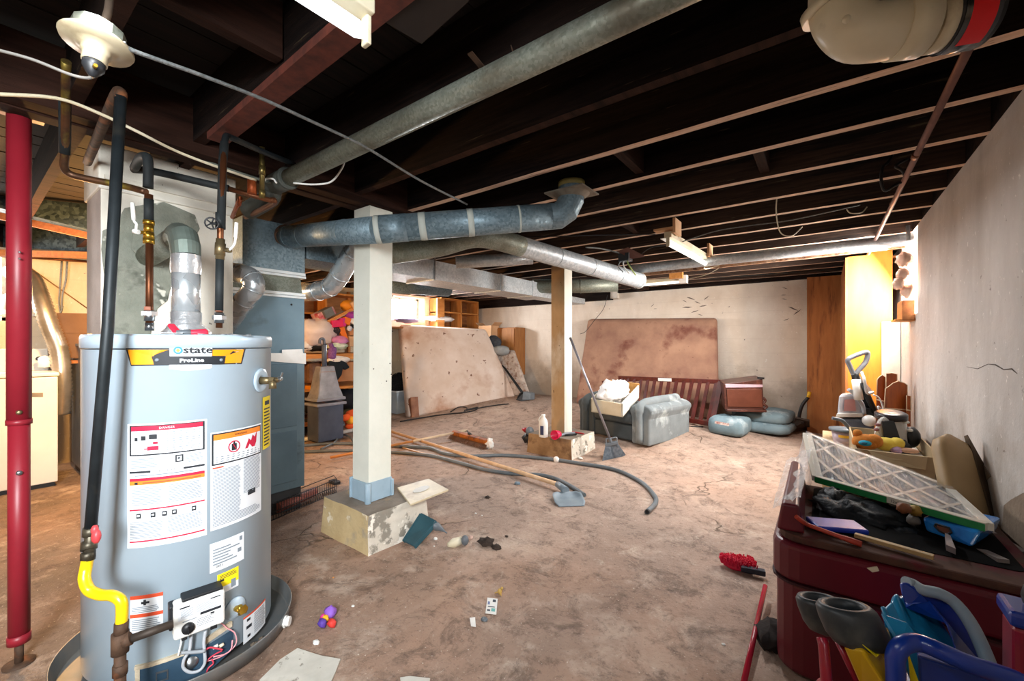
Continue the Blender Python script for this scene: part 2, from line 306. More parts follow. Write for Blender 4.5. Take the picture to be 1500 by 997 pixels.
def wall_x(name, x, t, hole, m):                                # wall in the plane x with window openings (y0, y1, z0, z1)
    mb = MB(); x0, x1 = (x, x+t); y = YF-.2
    for (a, b_, z0, z1) in hole:
        mb.box((x0, y, -.1), (x1, a, HJ)); mb.box((x0, a, -.1), (x1, b_, z0)); mb.box((x0, a, z1), (x1, b_, HJ)); y = b_
    mb.box((x0, y, -.1), (x1, YB+.2, HJ)); return struct(name, mb, m)
wr = wall_x('wall_right', XR, .28, [(-1.75, -.55, 1.40, 2.05), (4.52, 5.36, 1.49, HJ-.001)], WR)
wl = wall_x('wall_left', XL-.28, .28, [(-.85, .33, 1.47, 2.14), (4.7, 5.62, 1.66, 2.14)], WLm)
mb = MB(); mb.box((XL-.2, YB, -.1), (XR+.2, YB+.28, HJ+.02)); wbk = struct('wall_back', mb, WB)
mb = MB(); mb.box((XL-.2, YF-.28, -.1), (XR+.2, YF, HJ)); struct('wall_front', mb, WLm)
# chipped patches and cracks on the back wall, peeled paint on the right wall
CHIP = mat('bare_chip', '4a4340', '6d6258', scale=20, rough=.9)
mb = MB()
for (u, v, l) in [(1012, 437, 14), (1022, 443, 10), (1007, 450, 16), (1018, 456, 12), (1030, 448, 12), (1003, 441, 8), (1035, 436, 10), (1026, 461, 8), (956, 447, 7), (960, 452, 6), (1150, 422, 8), (1149, 438, 7), (1162, 452, 14), (1168, 457, 12), (1152, 468, 8), (1148, 432, 6), (1150, 410, 12)]:
    p = at_y(u, v, YB); d = V(random.uniform(.6, 1), 0, random.uniform(-.5, .9)).normalized()*l*.005; q = V(0, -.004, 0); n_ = V(-d.z, 0, d.x)*.16
    mb.prism([p-d, p-d*.3+n_, p+d*.4+n_*.4, p+d, p+d*.2-n_*.7], q)
struct('paint_chip', mb, CHIP, wbk)
mb = MB()
def zig(pts, w_, t): mb.prism([p+V(0, 0, w_) for p in pts]+[p for p in reversed(pts)], t)
rw = [at_x(u, v, XR-.001) for u, v in ((1416, 537), (1432, 540), (1447, 533), (1458, 534), (1470, 541), (1482, 540), (1490, 547))]
mb.tube(rw, [.001, .0015, .001, .003, .002, .003, .001], 5, caps=False)
struct('wall_crack', mb, CHIP, wr)
BARE = mat('bare_damp_concrete', '7e6e5e', '94826f', scale=6, rough=.9, bump=.4)
mb = MB()
for uv in ([(1410, 650), (1432, 668), (1448, 690), (1452, 697), (1445, 704), (1449, 735), (1455, 770), (1464, 790), (1440, 790), (1420, 740), (1405, 690)], [(1472, 740), (1482, 732), (1500, 722), (1530, 720), (1530, 830), (1466, 815), (1462, 790), (1470, 765)]):
    mb.prism([at_x(u, v, XR-.0005) for u, v in uv], (-.003, 0, 0))
struct('bare_patch', mb, BARE, wr)
# windows
def window(name, x, out, y0, y1, z0, z1):
    mb = MB(); e = .04
    for a, b_ in (((x, y0, z0), (x+out, y1, z0+e)), ((x, y0, z1-e), (x+out, y1, z1)), ((x, y0, z0), (x+out, y0+e, z1)), ((x, y1-e, z0), (x+out, y1, z1)), ((x, (y0+y1)/2-.012, z0), (x+out, (y0+y1)/2+.012, z1))):
        lo = [min(p, q) for p, q in zip(a, b_)]; hi = [max(p, q) for p, q in zip(a, b_)]; mb.box(lo, hi)
    f = struct(name, mb, WHITEW); p = MB(); p.box((x+out*.4, y0+.01, z0+.01), (x+out*.6, y1-.01, z1-.01)); obj('pane', p, SKYP, f); return f
window('window_1', XR+.2, .06, 4.52, 5.36, 1.49, HJ-.01); window('window_2', XL-.2, -.06, 4.7, 5.62, 1.66, 2.14); window('window_3', XL-.12, -.06, -.85, .33, 1.47, 2.14)
window('window_4', XR+.2, .06, -1.75, -.55, 1.40, 2.05)
# ceiling: joists, subfloor planks, main beam
mb = MB(); mb.box((XL-.3, YF-.3, 2.425), (XR+.3, YB+.3, 2.46)); ce = struct('ceiling', mb, PLANKD)
x = XL
pk = MB(); pk.box((-.07, YF, 0), (.07, YB, .02)); k = 0
while x < XR:
    o = obj('plank', MB().box((x+.003, YF, 2.402+random.uniform(0, .006)), (x+.147, YB, 2.424)), PLANKD, ce); x += .15
JY = [1.10+.41*k for k in range(-8, 15)]
def joist(y, x0, x1, t=.045):
    j = MB(); n_ = 8; z0, z1 = HJ, 2.40; vs = []
    for i in range(n_+1):
        xx = x0+(x1-x0)*i/n_; dz = .006*noise.noise(V(xx*1.3, y*3, 0)); dy = .008*noise.noise(V(xx*.9, y*5, 4))
        vs += [(xx, y-t/2+dy, z0+dz), (xx, y+t/2+dy, z0+dz), (xx, y+t/2+dy, z1), (xx, y-t/2+dy, z1)]
    for i in range(n_):
        a = 4*i; b_ = a+4
        j.add([], []); 
    j.add(vs, [(0, 1, 2, 3), tuple(4*n_+q for q in (3, 2, 1, 0))]+[(4*i+q, 4*i+4+q, 4*i+4+(q+1) % 4, 4*i+(q+1) % 4) for i in range(n_) for q in (1, 2, 3)])
    j.add(vs, [(4*i, 4*i+4, 4*i+5, 4*i+1) for i in range(n_)], 1)
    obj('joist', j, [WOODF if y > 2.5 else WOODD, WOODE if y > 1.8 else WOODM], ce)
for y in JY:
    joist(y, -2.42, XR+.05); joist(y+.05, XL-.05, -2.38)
for (u, v, k) in ((1124, 250, 11), (1000, 300, 10), (455, 90, 6), (930, 330, 13)):            # blocking between joists
    p = at_z(u, v, HJ+.08); obj('blocking', MB().box((p.x-.02, JY[k]+.03, HJ+.02), (p.x+.025, JY[k+1]-.03, 2.39)), WOODM, ce)
mb = MB(); mb.box((-2.50, YF, 2.13), (-2.42, YB-.02, 2.375)); mb.box((-2.415, YF, 2.135), (-2.33, YB-.02, 2.38)); bm_ = tag(obj('main_beam', mb, WOODM, bevel=.004), None, None, None, 'structure'); bm_.name = 'trim_1'
mb = MB(); mb.box((XL, YB-.14, HJ-.16), (-3.0, YB, HJ)); mb.box((-3.0, YB-.10, HJ-.05), (XR, YB, HJ)); struct('trim_2', mb, WOODD)
mb = MB(); mb.box((XR, YF, HJ), (XR+.28, YB, 2.42)); mb.box((XL-.28, YF, HJ), (XL, YB, 2.42)); mb.box((XL, YB, HJ), (XR, YB+.28, 2.42)); mb.box((XL, YF-.28, HJ), (XR, YF, 2.42)); struct('trim_3', mb, WOODD)
# slanting red-brown brace under the near joists
p, q = at_z(318, 203, 2.15), at_z(512, 42, 2.15)
mb = MB(); mb.beam(p, q+(q-p)*.5, .075, .03); tag(obj('wood_brace', mb, mat('red_wood', '6b3427', '4a241c', scale=6, stretch=(3, 3, 3), rough=.8)), 'flat reddish wooden brace nailed under the dark joists above the water heater', 'board')
p = at_z(620, 20, 2.14); mb = MB(); mb.beam(at_z(590, -10, 2.15), at_z(650, 30, 2.15), .22, .02); tag(obj('dark_board', mb, mat('dark_board', '2b211c', '1d1512', rough=.8)), 'dark square board fixed to the joists beside the bare fluorescent tube', 'board')
# ---------------------------------------------------------------- concrete plinths and posts
PL1 = mat('plinth_concrete', 'b39c72', 'c6b085', scale=5, rough=.85, bump=.5, c3='8f8a80', s3=4, t3=.57, c4='ded2b8', s4=8, t4=.66)
PL3 = mat('plinth_flaked', 'd9d2c4', 'c4bcae', scale=6, rough=.85, bump=.5, c3='8a8478', s3=7, t3=.54, w3=.04, c4='ece6da', s4=12, t4=.6)
PL2 = mat('plinth_bare', '8b8074', '7a6d60', scale=7, rough=.9, bump=.5, c3='a89272', s3=5)
def plinth(label, x0, x1, y0, y1, z, PA=None):
    mb = MB(); n_ = 10
    def pt(a, b_, c_):
        x = x0+(x1-x0)*a; y = y0+(y1-y0)*b_; zz = -.03+(z+.03)*c_; k = V(x*4, y*4, zz*4); e = .012
        ins = .018*c_; return V(x+(0.5-a)*2*ins+noise.noise(k)*e, y+(.5-b_)*2*ins+noise.noise(k+V(9, 0, 0))*e, zz+(noise.noise(k*2)*.006 if c_ == 1 else 0))
    mb.grid(lambda a, b_: pt(a, 0, b_), n_, 5, 0, False); mb.grid(lambda a, b_: pt(1, a, b_), n_, 5, 2, False); mb.grid(lambda a, b_: pt(1-a, 1, b_), n_, 5, 0, False); mb.grid(lambda a, b_: pt(0, 1-a, b_), n_, 5, 0, False)
    mb.grid(lambda a, b_: pt(a, b_, 1), n_, n_, 1, False)
    return tag(obj('concrete_plinth', mb, [PA or PL1, PL2, PL3]), label, 'plinth')
plinth('chipped concrete plinth carrying the near white post', -2.68, -2.14, 1.46, 1.93, .233)
plinth('concrete plinth under the far post with bottle and red cup on it', -2.76, -2.17, 3.97, 4.55, .215, mat('plinth_brown', '8a6a48', 'a58560', scale=6, rough=.9, bump=.6, c3='6b4e36', s3=4, t3=.54))
def post(label, x0, x1, y0, y1, z0, z1, mats, lean=0):
    r = thing('support_post', label, 'post', ((x0+x1)/2, (y0+y1)/2, z0))
    mb = MB(); v = []
    for z in (z0, z1):
        k = lean*(1-(z-z0)/(z1-z0)); v += [(x0+k, y0, z), (x1+k, y0, z), (x1+k, y1, z), (x0+k, y1, z)]
    mb.add(v, [(3, 2, 1, 0), (4, 5, 6, 7), (1, 2, 6, 5), (3, 0, 4, 7), (2, 3, 7, 6)], 0); mb.add(v, [(0, 1, 5, 4)], len(mats)-1)
    o = obj('post_shaft', mb, mats, r, bevel=.006); return r
r = post('white painted square timber post with a blue steel base bracket', -2.49, -2.315, 1.59, 1.765, .233, 2.13, [POSTW], -.02)
BLUEM = mat('blue_grey_bracket', '8fa6b5', '9cb2c0', rough=.45)
mb = MB(); k = -.02
mb.box((-2.495+k, 1.578, .235), (-2.31+k, 1.588, .36)); mb.box((-2.316+k, 1.58, .235), (-2.304+k, 1.765, .36)); mb.tube([(-2.305+k, 1.58, .233), (-2.305+k, 1.58, .362)], .02, 12)
mb.box((-2.31+k, 1.755, .235), (-2.296+k, 1.775, .345)); mb.box((-2.50+k, 1.57, .235), (-2.485+k, 1.60, .37)); obj('base_bracket', mb, BLUEM, r, bevel=.003)
mb = MB()
for (u, v) in ((575, 433), (575, 485), (571, 532), (573, 548), (566, 558), (547, 540)): mb.lathe([(0, 0), (.004, 0), (.004, .003), (0, .003)], at_x(u, v, -2.327), (1, 0, 0), 8)
obj('nail_hole', mb, BLACKP, r)
post('pale painted timber post standing on the far plinth by the armchair', -2.505, -2.335, 4.10, 4.28, .213, 2.13, [POSTW, POSTW2])
# wooden closet side and plywood board at the right end
YP = mat('plywood_yellow', 'c9781e', 'd38a2e', scale=3, stretch=(3, 3, .7), rough=.6, c3='b5641a', s3=2)
BP = mat('plywood_brown', '9a5f30', 'b57640', scale=3, stretch=(5, 5, .6), rough=.7, c3='6b3c1e', s3=2.5, t3=.55, c4='4a2712', s4=14, t4=.7)
r = thing('plywood_closet', 'tall bright yellow plywood closet lit by the right window', 'closet', (.37, 5.8, 0))
mb = MB(); mb.box((.185, 5.42, .02), (.52, 5.44, 2.125)); mb.box((.36, 5.42, 2.125), (.52, 5.44, 2.165)); obj('front_panel', mb, YP, r)
mb = MB(); mb.box((.165, 5.415, .02), (.185, 6.75, 2.12)); obj('side_panel', mb, mat('ply_edge', 'b9733a', '9d5c2a', stretch=(5, .6, .6), rough=.7), r)
mb = MB(); mb.box((.185, 5.44, .05), (.56, 6.75, .07)); mb.box((.185, 5.44, 1.1), (.56, 6.75, 1.12)); mb.box((.185, 5.44, 2.08), (.56, 6.75, 2.1)); obj('shelf_board', mb, PINED, r)
mb = MB()
for i in range(2): mb.box((-.19+.2*i, 6.86, .06), (.005+.2*i, 6.885, 2.13))
b0 = tag(obj('plywood_board', MB().box((-.195, 6.86, .05), (.2, 6.885, 2.135)), BP, bevel=.002), 'tall brown knotty board standing against the back wall', 'board')
mb = MB(); mb.box((.44, 5.405, .0), (.575, 5.42, 1.46)); tag(obj('whitewashed_board', mb, mat('board_white_dull', 'c4b8aa', 'b0a498', rough=.9)), 'narrow whitewashed panel below the right window beside the yellow closet', 'board')
# ragged insulation and blocks hanging in the right window
r = thing('wood_crate', 'small orange wooden crate end on the sill of the right window', 'crate', (.5, 4.8, 1.45))
mb = MB(); a = at_d(1308, 459, 3.35); mb.box((.50, 4.6, 1.44), (.575, 4.9, 1.60)); obj('side', mb, PINED, r, bevel=.004); mb = MB(); mb.box((.46, 4.62, 1.435), (.60, 4.92, 1.45)); obj('base', mb, PINE, r)
RAG = mat('pink_insulation', 'e8b9a0', 'f6dcca', scale=8, rough=.95, bump=.5)
for i, (u, v, rr) in enumerate(((1325, 380, .06), (1322, 402, .05), (1330, 425, .055), (1316, 415, .045))):
    mb = MB(); c_ = at_d(u, v, 3.35); mb.ball(c_, (rr*.8, rr*1.4, rr), .35, 2.5, i, 18)
    tag(obj('insulation_tuft', mb, RAG), ['topmost ragged pink insulation tuft hanging at the right window', 'second pink insulation tuft down in the right window', 'lowest glowing insulation tuft beside the right window pane', 'pink insulation tuft nearest the yellow closet, by the window'][i], 'insulation', 'insulation tufts in the right window')
# ---------------------------------------------------------------- chimney, water heater, pipes
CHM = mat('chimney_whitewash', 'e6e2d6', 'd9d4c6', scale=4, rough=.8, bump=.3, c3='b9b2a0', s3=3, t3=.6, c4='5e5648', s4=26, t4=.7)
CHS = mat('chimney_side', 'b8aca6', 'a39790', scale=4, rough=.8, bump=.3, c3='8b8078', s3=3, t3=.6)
PARGE = mat('grey_mortar', '767a6e', '8e9084', scale=7, rough=.9, bump=.9, bscale=25, c3='595c52', s3=6, t3=.52, c4='c9c8bb', s4=9, t4=.62)
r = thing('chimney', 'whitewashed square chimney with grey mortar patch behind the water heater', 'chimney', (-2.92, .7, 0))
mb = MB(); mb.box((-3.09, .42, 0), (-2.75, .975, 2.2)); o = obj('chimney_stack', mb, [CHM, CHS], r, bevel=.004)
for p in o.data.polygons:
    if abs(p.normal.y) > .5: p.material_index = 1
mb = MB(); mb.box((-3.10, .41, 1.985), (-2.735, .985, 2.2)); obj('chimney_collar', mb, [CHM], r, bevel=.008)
mb = MB(); P = [(178, 250), (185, 320), (165, 345), (160, 400), (165, 440), (168, 500), (205, 500), (225, 478), (245, 455), (250, 420), (238, 395), (252, 388), (275, 360), (285, 330), (278, 312), (262, 302), (245, 297), (228, 303), (205, 308)]
P = [(150, 338), (168, 330), (182, 305), (210, 300), (240, 296), (262, 305), (285, 315), (292, 335), (283, 352), (268, 372), (262, 400), (248, 425), (245, 440), (230, 452), (222, 480), (215, 520), (165, 520), (158, 470), (165, 430), (152, 400), (148, 365)]
mb.prism([at_x(u, v, -2.752) for u, v in P], (.009, 0, 0)); mb.prism([at_x(u, v, -2.744) for u, v in [(195, 330), (225, 322), (250, 325), (262, 345), (255, 372), (238, 392), (212, 388), (192, 365)]], (.012, 0, 0)); obj('mortar_patch', mb, PARGE, r, bevel=.003)
mb = MB(); mb.box((-2.737, .43, 2.03), (-2.72, .97, 2.05)); obj('seam', mb, CHM, r)
# wall flue into chimney
r = thing('vent_pipe', 'galvanised vent pipe with elbow from the heater top into the chimney', 'pipe', (-2.17, .6, 1.29))
HX, HY, HR, HT = -2.17, .593, .312, 1.283
mb = MB(); mb.tube([(HX, HY, 1.335), (HX, HY, 1.60)], .05, 24); mb.tube([(HX, HY, 1.585), (HX, HY, 1.60)], .0525, 24); obj('vertical_pipe', mb, SHINY, r)
mb = MB(); mb.lathe([(.088, 1.285), (.088, 1.30), (.055, 1.335), (.055, 1.38), (.051, 1.385)], (HX, HY, 0), n=26); obj('draft_hood', mb, FOIL, r)
mb = MB(); mb.lathe([(.0515, 1.545), (.054, 1.56), (.0535, 1.60), (.0515, 1.625)], (HX, HY, 0), n=26); obj('foil_tape', mb, FOIL, r)
mb = MB(); E = [V(HX, HY, 1.62), V(HX-.008, HY, 1.665), V(HX-.035, HY, 1.705), V(HX-.075, HY, 1.72), V(HX-.12, HY, 1.715)]
mb.tube(E, [.052, .054, .055, .054, .052], 22, sm=False); obj('elbow', mb, mat('aged_zinc', '66736c', '7f8b83', rough=.5, metal=.5), r)
mb = MB(); mb.tube([(HX-.10, HY, 1.717), (-2.755, HY, 1.69)], .05, 22); obj('horizontal_pipe', mb, GALVP, r)
# heater
HB = mat('heater_enamel', 'afc2cf', 'a9bbc8', scale=2, rough=.32, coat=.2); HC2 = mat('heater_top', '8b98a2', '98a4ad', scale=4, rough=.45, c3='7b6f66', s3=8, t3=.62)
LT = Matrix.Identity(4)
r = thing('water_heater', 'tall blue-grey gas water heater with white and yellow labels standing in a drain pan', 'water heater', (HX, HY, .05)); WH = r
mb = MB(); mb.lathe([(HR-.01, .045), (HR, .05), (HR, 1.228), (HR+.002, 1.229)], (HX, HY, 0), n=96); obj('tank_jacket', mb, HB, r)
mb = MB(); mb.lathe([(HR-.004, 1.232), (HR+.004, 1.235), (HR+.004, 1.272), (HR, 1.283), (HR-.012, 1.284), (HR-.016, 1.274), (0, 1.274)], (HX, HY, 0), n=96); obj('top_cap', mb, [HB], r)
mb = MB(); mb.lathe([(0, 1.276), (HR-.02, 1.276)], (HX, HY, 0), n=48); obj('top_plate', mb, HC2, r)
mb = MB()
for k in range(3): a = 2*pi*k/3+.4; mb.lathe([(.03, .012), (.03, .05), (0, .05)], (HX+.24*cos(a), HY+.24*sin(a), 0), n=12)
mb.lathe([(0, .045), (HR-.015, .045), (HR-.012, .055)], (HX, HY, 0), n=64); obj('leg', mb, DGREY, r)
def hit(u, v, R=HR):
    d = ray(u, v); ax, ay = d.x, d.y; A = ax*ax+ay*ay; B = -2*(ax*HX+ay*HY); Q = HX*HX+HY*HY-R*R; D = B*B-4*A*Q; t = (-B-math.sqrt(max(D, 0)))/(2*A)
    p = CAM+d*t; return math.atan2(p.y-HY, p.x-HX), p.z
def cp(th, z, r_=0): return V(HX+(HR+r_)*cos(th), HY+(HR+r_)*sin(th), z)
def patch(mb, t0, t1, z0, z1, lay=1, mi=0):                     # curved rectangle on the jacket; t grows to the viewer's right
    n_ = max(1, int(abs(t1-t0)/.06)); e = .0006*lay+.0006
    mb.grid(lambda a, b_: cp(t0+(t1-t0)*a, z0+(z1-z0)*b_, e), n_, 1, mi, True)
INK = mat('ink_black', '1c2026', '22262c', rough=.6); INKG = mat('ink_fine', '75808a', '838e97', rough=.6); INKR = mat('ink_red', 'c2123c', 'b31236', rough=.6); INKO = mat('ink_orange', 'e8842a', 'e07a22', rough=.6); INKOR = mat('ink_vermilion', 'd9502c', 'd04a28', rough=.6)
SHEET = mat('label_white', 'dde1e5', 'd6dade', rough=.6); YEL = mat('label_yellow', 'f4dc1c', 'eed414', rough=.5); AMB = mat('badge_amber', 'eb9a12', 'e0920e', rough=.45); LBLUE = mat('ink_blue', '1d86b8', '1a7cad', rough=.5)
LM = [SHEET, INK, INKG, INKR, INKO, INKOR, YEL, AMB, LBLUE]
def label(name, uL, uR, vT, vB, uref=None, base=0):
    tm = lambda u, v: hit(u, v)[0]
    t0 = tm(uL, (vT+vB)/2); t1 = tm(uR, (vT+vB)/2); z1 = hit(uL, vT)[1]; z0 = hit(uL, vB)[1]
    mb = MB(); patch(mb, t0, t1, z0, z1, 1, base); o = obj(name, mb, LM, WH); pm = MB()
    def R_(s0, a, s1, b_, mi, lay=2): patch(pm, t0+(t1-t0)*s0, t0+(t1-t0)*s1, z1-(z1-z0)*b_, z1-(z1-z0)*a, lay, mi)
    def lines(s0, a, s1, b_, n_, mi=2, rag=.15):
        for i in range(n_):
            y = a+(b_-a)*(i+.5)/n_; R_(s0, y-(b_-a)*.22/n_, s1-(s1-s0)*random.uniform(0, rag), y+(b_-a)*.22/n_, mi, 3)
    def txt(s, sc, yc, size, mi=1, lay=4):
        tc = t0+(t1-t0)*sc; zc = z1-(z1-z0)*yc; sg = 1 if t1 > t0 else -1
        text_mb(s, size, lambda x, y: cp(tc+sg*x/HR, zc+y, .0006*lay+.0006), mi, pm)
    return o, pm, R_, lines, txt, (t0, t1, z0, z1)
# big left sheet
o, pm, R_, lines, txt, B_ = label('instruction_label', 187, 303, 621, 803)
R_(.03, .015, .97, .26, 1); R_(.055, .06, .945, .248, 0, 3); R_(.055, .022, .945, .06, 3, 3); txt('DANGER', .5, .041, .011, 0, 5)
lines(.5, .07, .92, .235, 9); R_(.1, .11, .14, .14, 1, 4); R_(.18, .1, .24, .135, 1, 4); R_(.28, .09, .38, .13, 1, 4); R_(.26, .185, .4, .22, 3, 4); R_(.22, .2, .3, .21, 3, 4); R_(.33, .15, .39, .17, 3, 4); R_(.12, .225, .36, .229, 2, 4)
lines(.05, .28, .4, .36, 6); R_(.6, .275, .7, .335, 1, 3); R_(.62, .285, .68, .325, 0, 4); R_(.63, .295, .66, .31, 1, 5); lines(.73, .275, .95, .35, 6); lines(.05, .35, .6, .37, 2)
R_(.03, .383, .3, .4, 1); R_(.7, .383, .97, .4, 1); txt('FOR YOUR SAFETY', .5, .392, .0075, 1)
lines(.1, .41, .9, .43, 1); R_(.03, .44, .97, .463, 3); R_(.03, .463, .97, .495, 4); R_(.1, .472, .14, .49, 1, 4); lines(.2, .47, .95, .49, 1, 5)
lines(.06, .51, .46, .66, 11); lines(.52, .51, .95, .66, 11); R_(.03, .69, .97, .702, 3)
for q in (.12, .3, .44, .56, .8): R_(q, .725, q+.06, .765, 1, 3); R_(q+.012, .735, q+.045, .75, 0, 4)
lines(.04, .79, .45, .93, 11); lines(.51, .775, .95, .91, 11); R_(.03, .945, .97, .957, 3)
obj('print', pm, LM, o)
# right sheet
o, pm, R_, lines, txt, B_ = label('warning_label', 308, 382, 634, 778)
R_(.02, .015, .98, .34, 1); R_(.045, .085, .955, .325, 0, 3); R_(.045, .028, .955, .085, 4, 3); txt('WARNING', .5, .056, .011, 1, 5)
t0, t1, z0, z1 = B_
def ring(pm, sc, yc, r1, r2, mi, lay):
    tc = t0+(t1-t0)*sc; zc = z1-(z1-z0)*yc; sg = 1 if t1 > t0 else -1; n_ = 28; vs = []
    for k in range(n_): a = 2*pi*k/n_; vs += [cp(tc+sg*r1*cos(a)/HR, zc+r1*sin(a), .0006*lay+.0006), cp(tc+sg*r2*cos(a)/HR, zc+r2*sin(a), .0006*lay+.0006)]
    pm.add(vs, [(2*k, 2*((k+1) % n_), 2*((k+1) % n_)+1, 2*k+1) for k in range(n_)], mi)
R_(.33, .15, .42, .22, 1, 4); R_(.36, .12, .39, .16, 1, 4); ring(pm, .375, .18, .019, .0235, 3, 5)
def tri(pm, pts, mi, lay):
    pm.add([cp(t0+(t1-t0)*s, z1-(z1-z0)*y, .0006*lay+.0006) for s, y in pts], [tuple(range(len(pts)))], mi)
tri(pm, [(.36, .17), (.34, .13), (.42, .22), (.44, .25)], 3, 6)
tri(pm, [(.58, .235), (.66, .13), (.71, .16), (.75, .1), (.8, .13), (.86, .07), (.84, .19), (.8, .235)], 3, 4)
lines(.08, .25, .95, .32, 3); R_(.03, .36, .2, .375, 5); lines(.03, .385, .5, .88, 34, 2, .08); lines(.55, .345, .96, .72, 26, 2, .08); R_(.64, .70, .82, .755, 1, 3); lines(.03, .88, .96, .97, 6)
obj('print', pm, LM, o)
o, pm, R_, lines, txt, B_ = label('rating_label', 307, 357, 797, 840); lines(.08, .2, .9, .8, 6, 2, .5); txt('2021', .25, .84, .012, 1); R_(.84, .1, .93, .25, 2, 3); R_(.78, .5, .9, .64, 2, 3); obj('print', pm, LM, o)
o, pm, R_, lines, txt, B_ = label('notice_sticker', 318, 349, 842, 872); R_(0, 0, 1, .68, 6, 2); R_(.08, .3, .3, .4, 1, 3); lines(.1, .08, .9, .3, 3, 1, .2); R_(.62, .5, .85, .9, 2, 3); obj('print', pm, LM, o)
o, pm, R_, lines, txt, B_ = label('gas_caution_label', 191, 239, 873, 927); R_(0, 0, 1, .1, 5); R_(0, .5, 1, .6, 5); R_(.35, .18, .6, .24, 1, 3); R_(.42, .13, .5, .28, 1, 3); lines(.06, .3, .95, .48, 4); lines(.06, .64, .95, .95, 6); obj('print', pm, LM, o)
o, pm, R_, lines, txt, B_ = label('energy_sticker', 384.5, 395, 582, 659, base=6); R_(.2, .08, .8, .16, 1, 2); lines(.1, .2, .9, .95, 12, 1, .3); obj('print', pm, LM, o)
o, pm, R_, lines, txt, B_ = label('drain_label', 356, 388, 905, 944); R_(0, 0, 1, .07, 5); R_(.12, .14, .25, .24, 1, 3); R_(.1, .4, .3, .52, 1, 3); R_(.14, .75, .25, .85, 1, 3); lines(.4, .12, .95, .9, 12); obj('print', pm, LM, o)
# maker's badge
def uvp(mb, pts, mi, lay, N=10):                                # strip between two edges given in (u, v), on the jacket
    (a, b_, c_, d) = pts                                        # TL, TR, BR, BL
    def f(s, t):
        u = (a[0]+(b_[0]-a[0])*s)*(1-t)+(d[0]+(c_[0]-d[0])*s)*t; v = (a[1]+(b_[1]-a[1])*s)*(1-t)+(d[1]+(c_[1]-d[1])*s)*t
        th, z = hit(u, v); return cp(th, z, .0008*lay)
    mb.grid(lambda s, t: f(s, 1-t), N, 1, mi, True)
mb = MB(); uvp(mb, ((184, 509.5), (360, 509.5), (354, 533), (192, 536)), 1, 1); uvp(mb, ((188, 512), (247, 512), (222, 521), (225, 533.5)), 7, 2); uvp(mb, ((187.5, 511.8), (222, 521), (226, 533.5), (193, 534)), 7, 2); uvp(mb, ((311, 512), (357, 511.5), (331, 521), (311, 521)), 7, 2); uvp(mb, ((331, 521), (357, 511.5), (352.5, 531), (328, 532)), 7, 2)
o = obj('maker_badge', mb, LM, r); mb = MB()
uvp(mb, ((248, 505), (311, 505), (310, 523), (249, 523)), 0, 3); uvp(mb, ((262, 504), (297, 504), (310, 507), (249, 507)), 0, 3); uvp(mb, ((223, 521.5), (330, 521.5), (328, 533.5), (226, 534)), 1, 4); uvp(mb, ((248, 534), (310, 533.5), (310, 539), (248, 540)), 0, 4); uvp(mb, ((248, 540), (310, 539), (290, 542), (268, 542.5)), 0, 4)
def btxt(s, u, v, size, mi, mb, dx=0):
    th, z = hit(u, v); text_mb(s, size, lambda x, y: cp(th+(x*1.25)/HR, z+y, .0055), mi, mb, bold=.0007 if size > .015 else 0)
btxt('state', 290, 512.5, .036, 1, mb); btxt('WATER HEATERS', 290, 518.6, .0075, 2, mb); btxt('ProLine', 281, 527.6, .018, 0, mb); btxt('STANDARD RIGHT', 280, 537, .0072, 2, mb)
th, z = hit(261, 513)
for rr, mi, e in ((.0135, 8, .0048), (.0075, 0, .0051), (.0055, 7, .0054)):
    mb.add([cp(th+rr*cos(2*pi*k/20)/HR, z+rr*sin(2*pi*k/20), e) for k in range(20)], [tuple(range(20))], mi)
for u in (230.5, 323.5): th, z = hit(u, 527); mb.lathe([(.006, 0), (.006, .003), (0, .004)], cp(th, z, .003), cp(th, 0)-V(HX, HY, 0), 10, 2)
obj('badge_plate', mb, LM, o)
def jf(u, v, e=0):                                              # frame on the jacket: x tangent (viewer's right), y up, z outward
    th, z = hit(u, v); return frame(cp(th, z, e), (-sin(th), cos(th), 0), (0, 0, 1))
# relief valve
M = jf(382, 557); mb = MB(M); mb.lathe([(.0, .0), (.052, .0), (.052, .003), (.04, .006), (.022, .004)], n=28); obj('valve_escutcheon', mb, HB, r)
mb = MB(M); mb.tube([(0, 0, 0), (0, 0, .045)], [.016, .014], 12); mb.lathe([(.013, 0), (.016, .004), (.016, .02), (.013, .024)], (0, 0, .035), n=6, sm=False); mb.tube([(0, 0, .05), (.03, 0, .055)], .012, 12); mb.tube([(0, 0, .05), (-.004, -.035, .052)], [.013, .015], 12)
v_ = obj('relief_valve', mb, BRASSO, r); mb = MB(M); mb.tube([(.02, .0, .055), (.05, .004, .058)], .011, 12); mb.beam((.045, 0, .058), (.052, .03, .065), .012, .003); obj('valve_lever', mb, STEEL, v_)
# gas control
M = jf(289, 888, .0); mb = MB(M); mb.box((-.075, -.062, .01), (.075, .062, .07)); o = obj('control_valve', mb, WHITEP, r, bevel=.012, seg=3)
mb = MB(M); mb.box((-.085, -.03, 0), (-.06, .055, .05)); mb.box((-.05, .05, 0), (.07, .072, .06)); mb.box((.06, -.01, .01), (.08, .02, .05)); obj('valve_body', mb, BLACKP, r, bevel=.004)
mb = MB(M); mb.lathe([(.0, 0), (.019, 0), (.018, .01), (.0, .011)], (-.035, -.028, .07), n=24); mb.box((-.037, -.045, .08), (-.033, -.02, .085)); obj('dial_knob', mb, BLACKP, o)
mb = MB(M); mb.box((-.062, .005, .0702), (.062, .05, .0708)); mb.box((.0, .002, .0708), (.062, .011, .0712), 1); mb.box((-.058, .045, .0708), (-.03, .05, .0712), 1); mb.box((.03, .046, .0708), (.06, .05, .0712), 1)
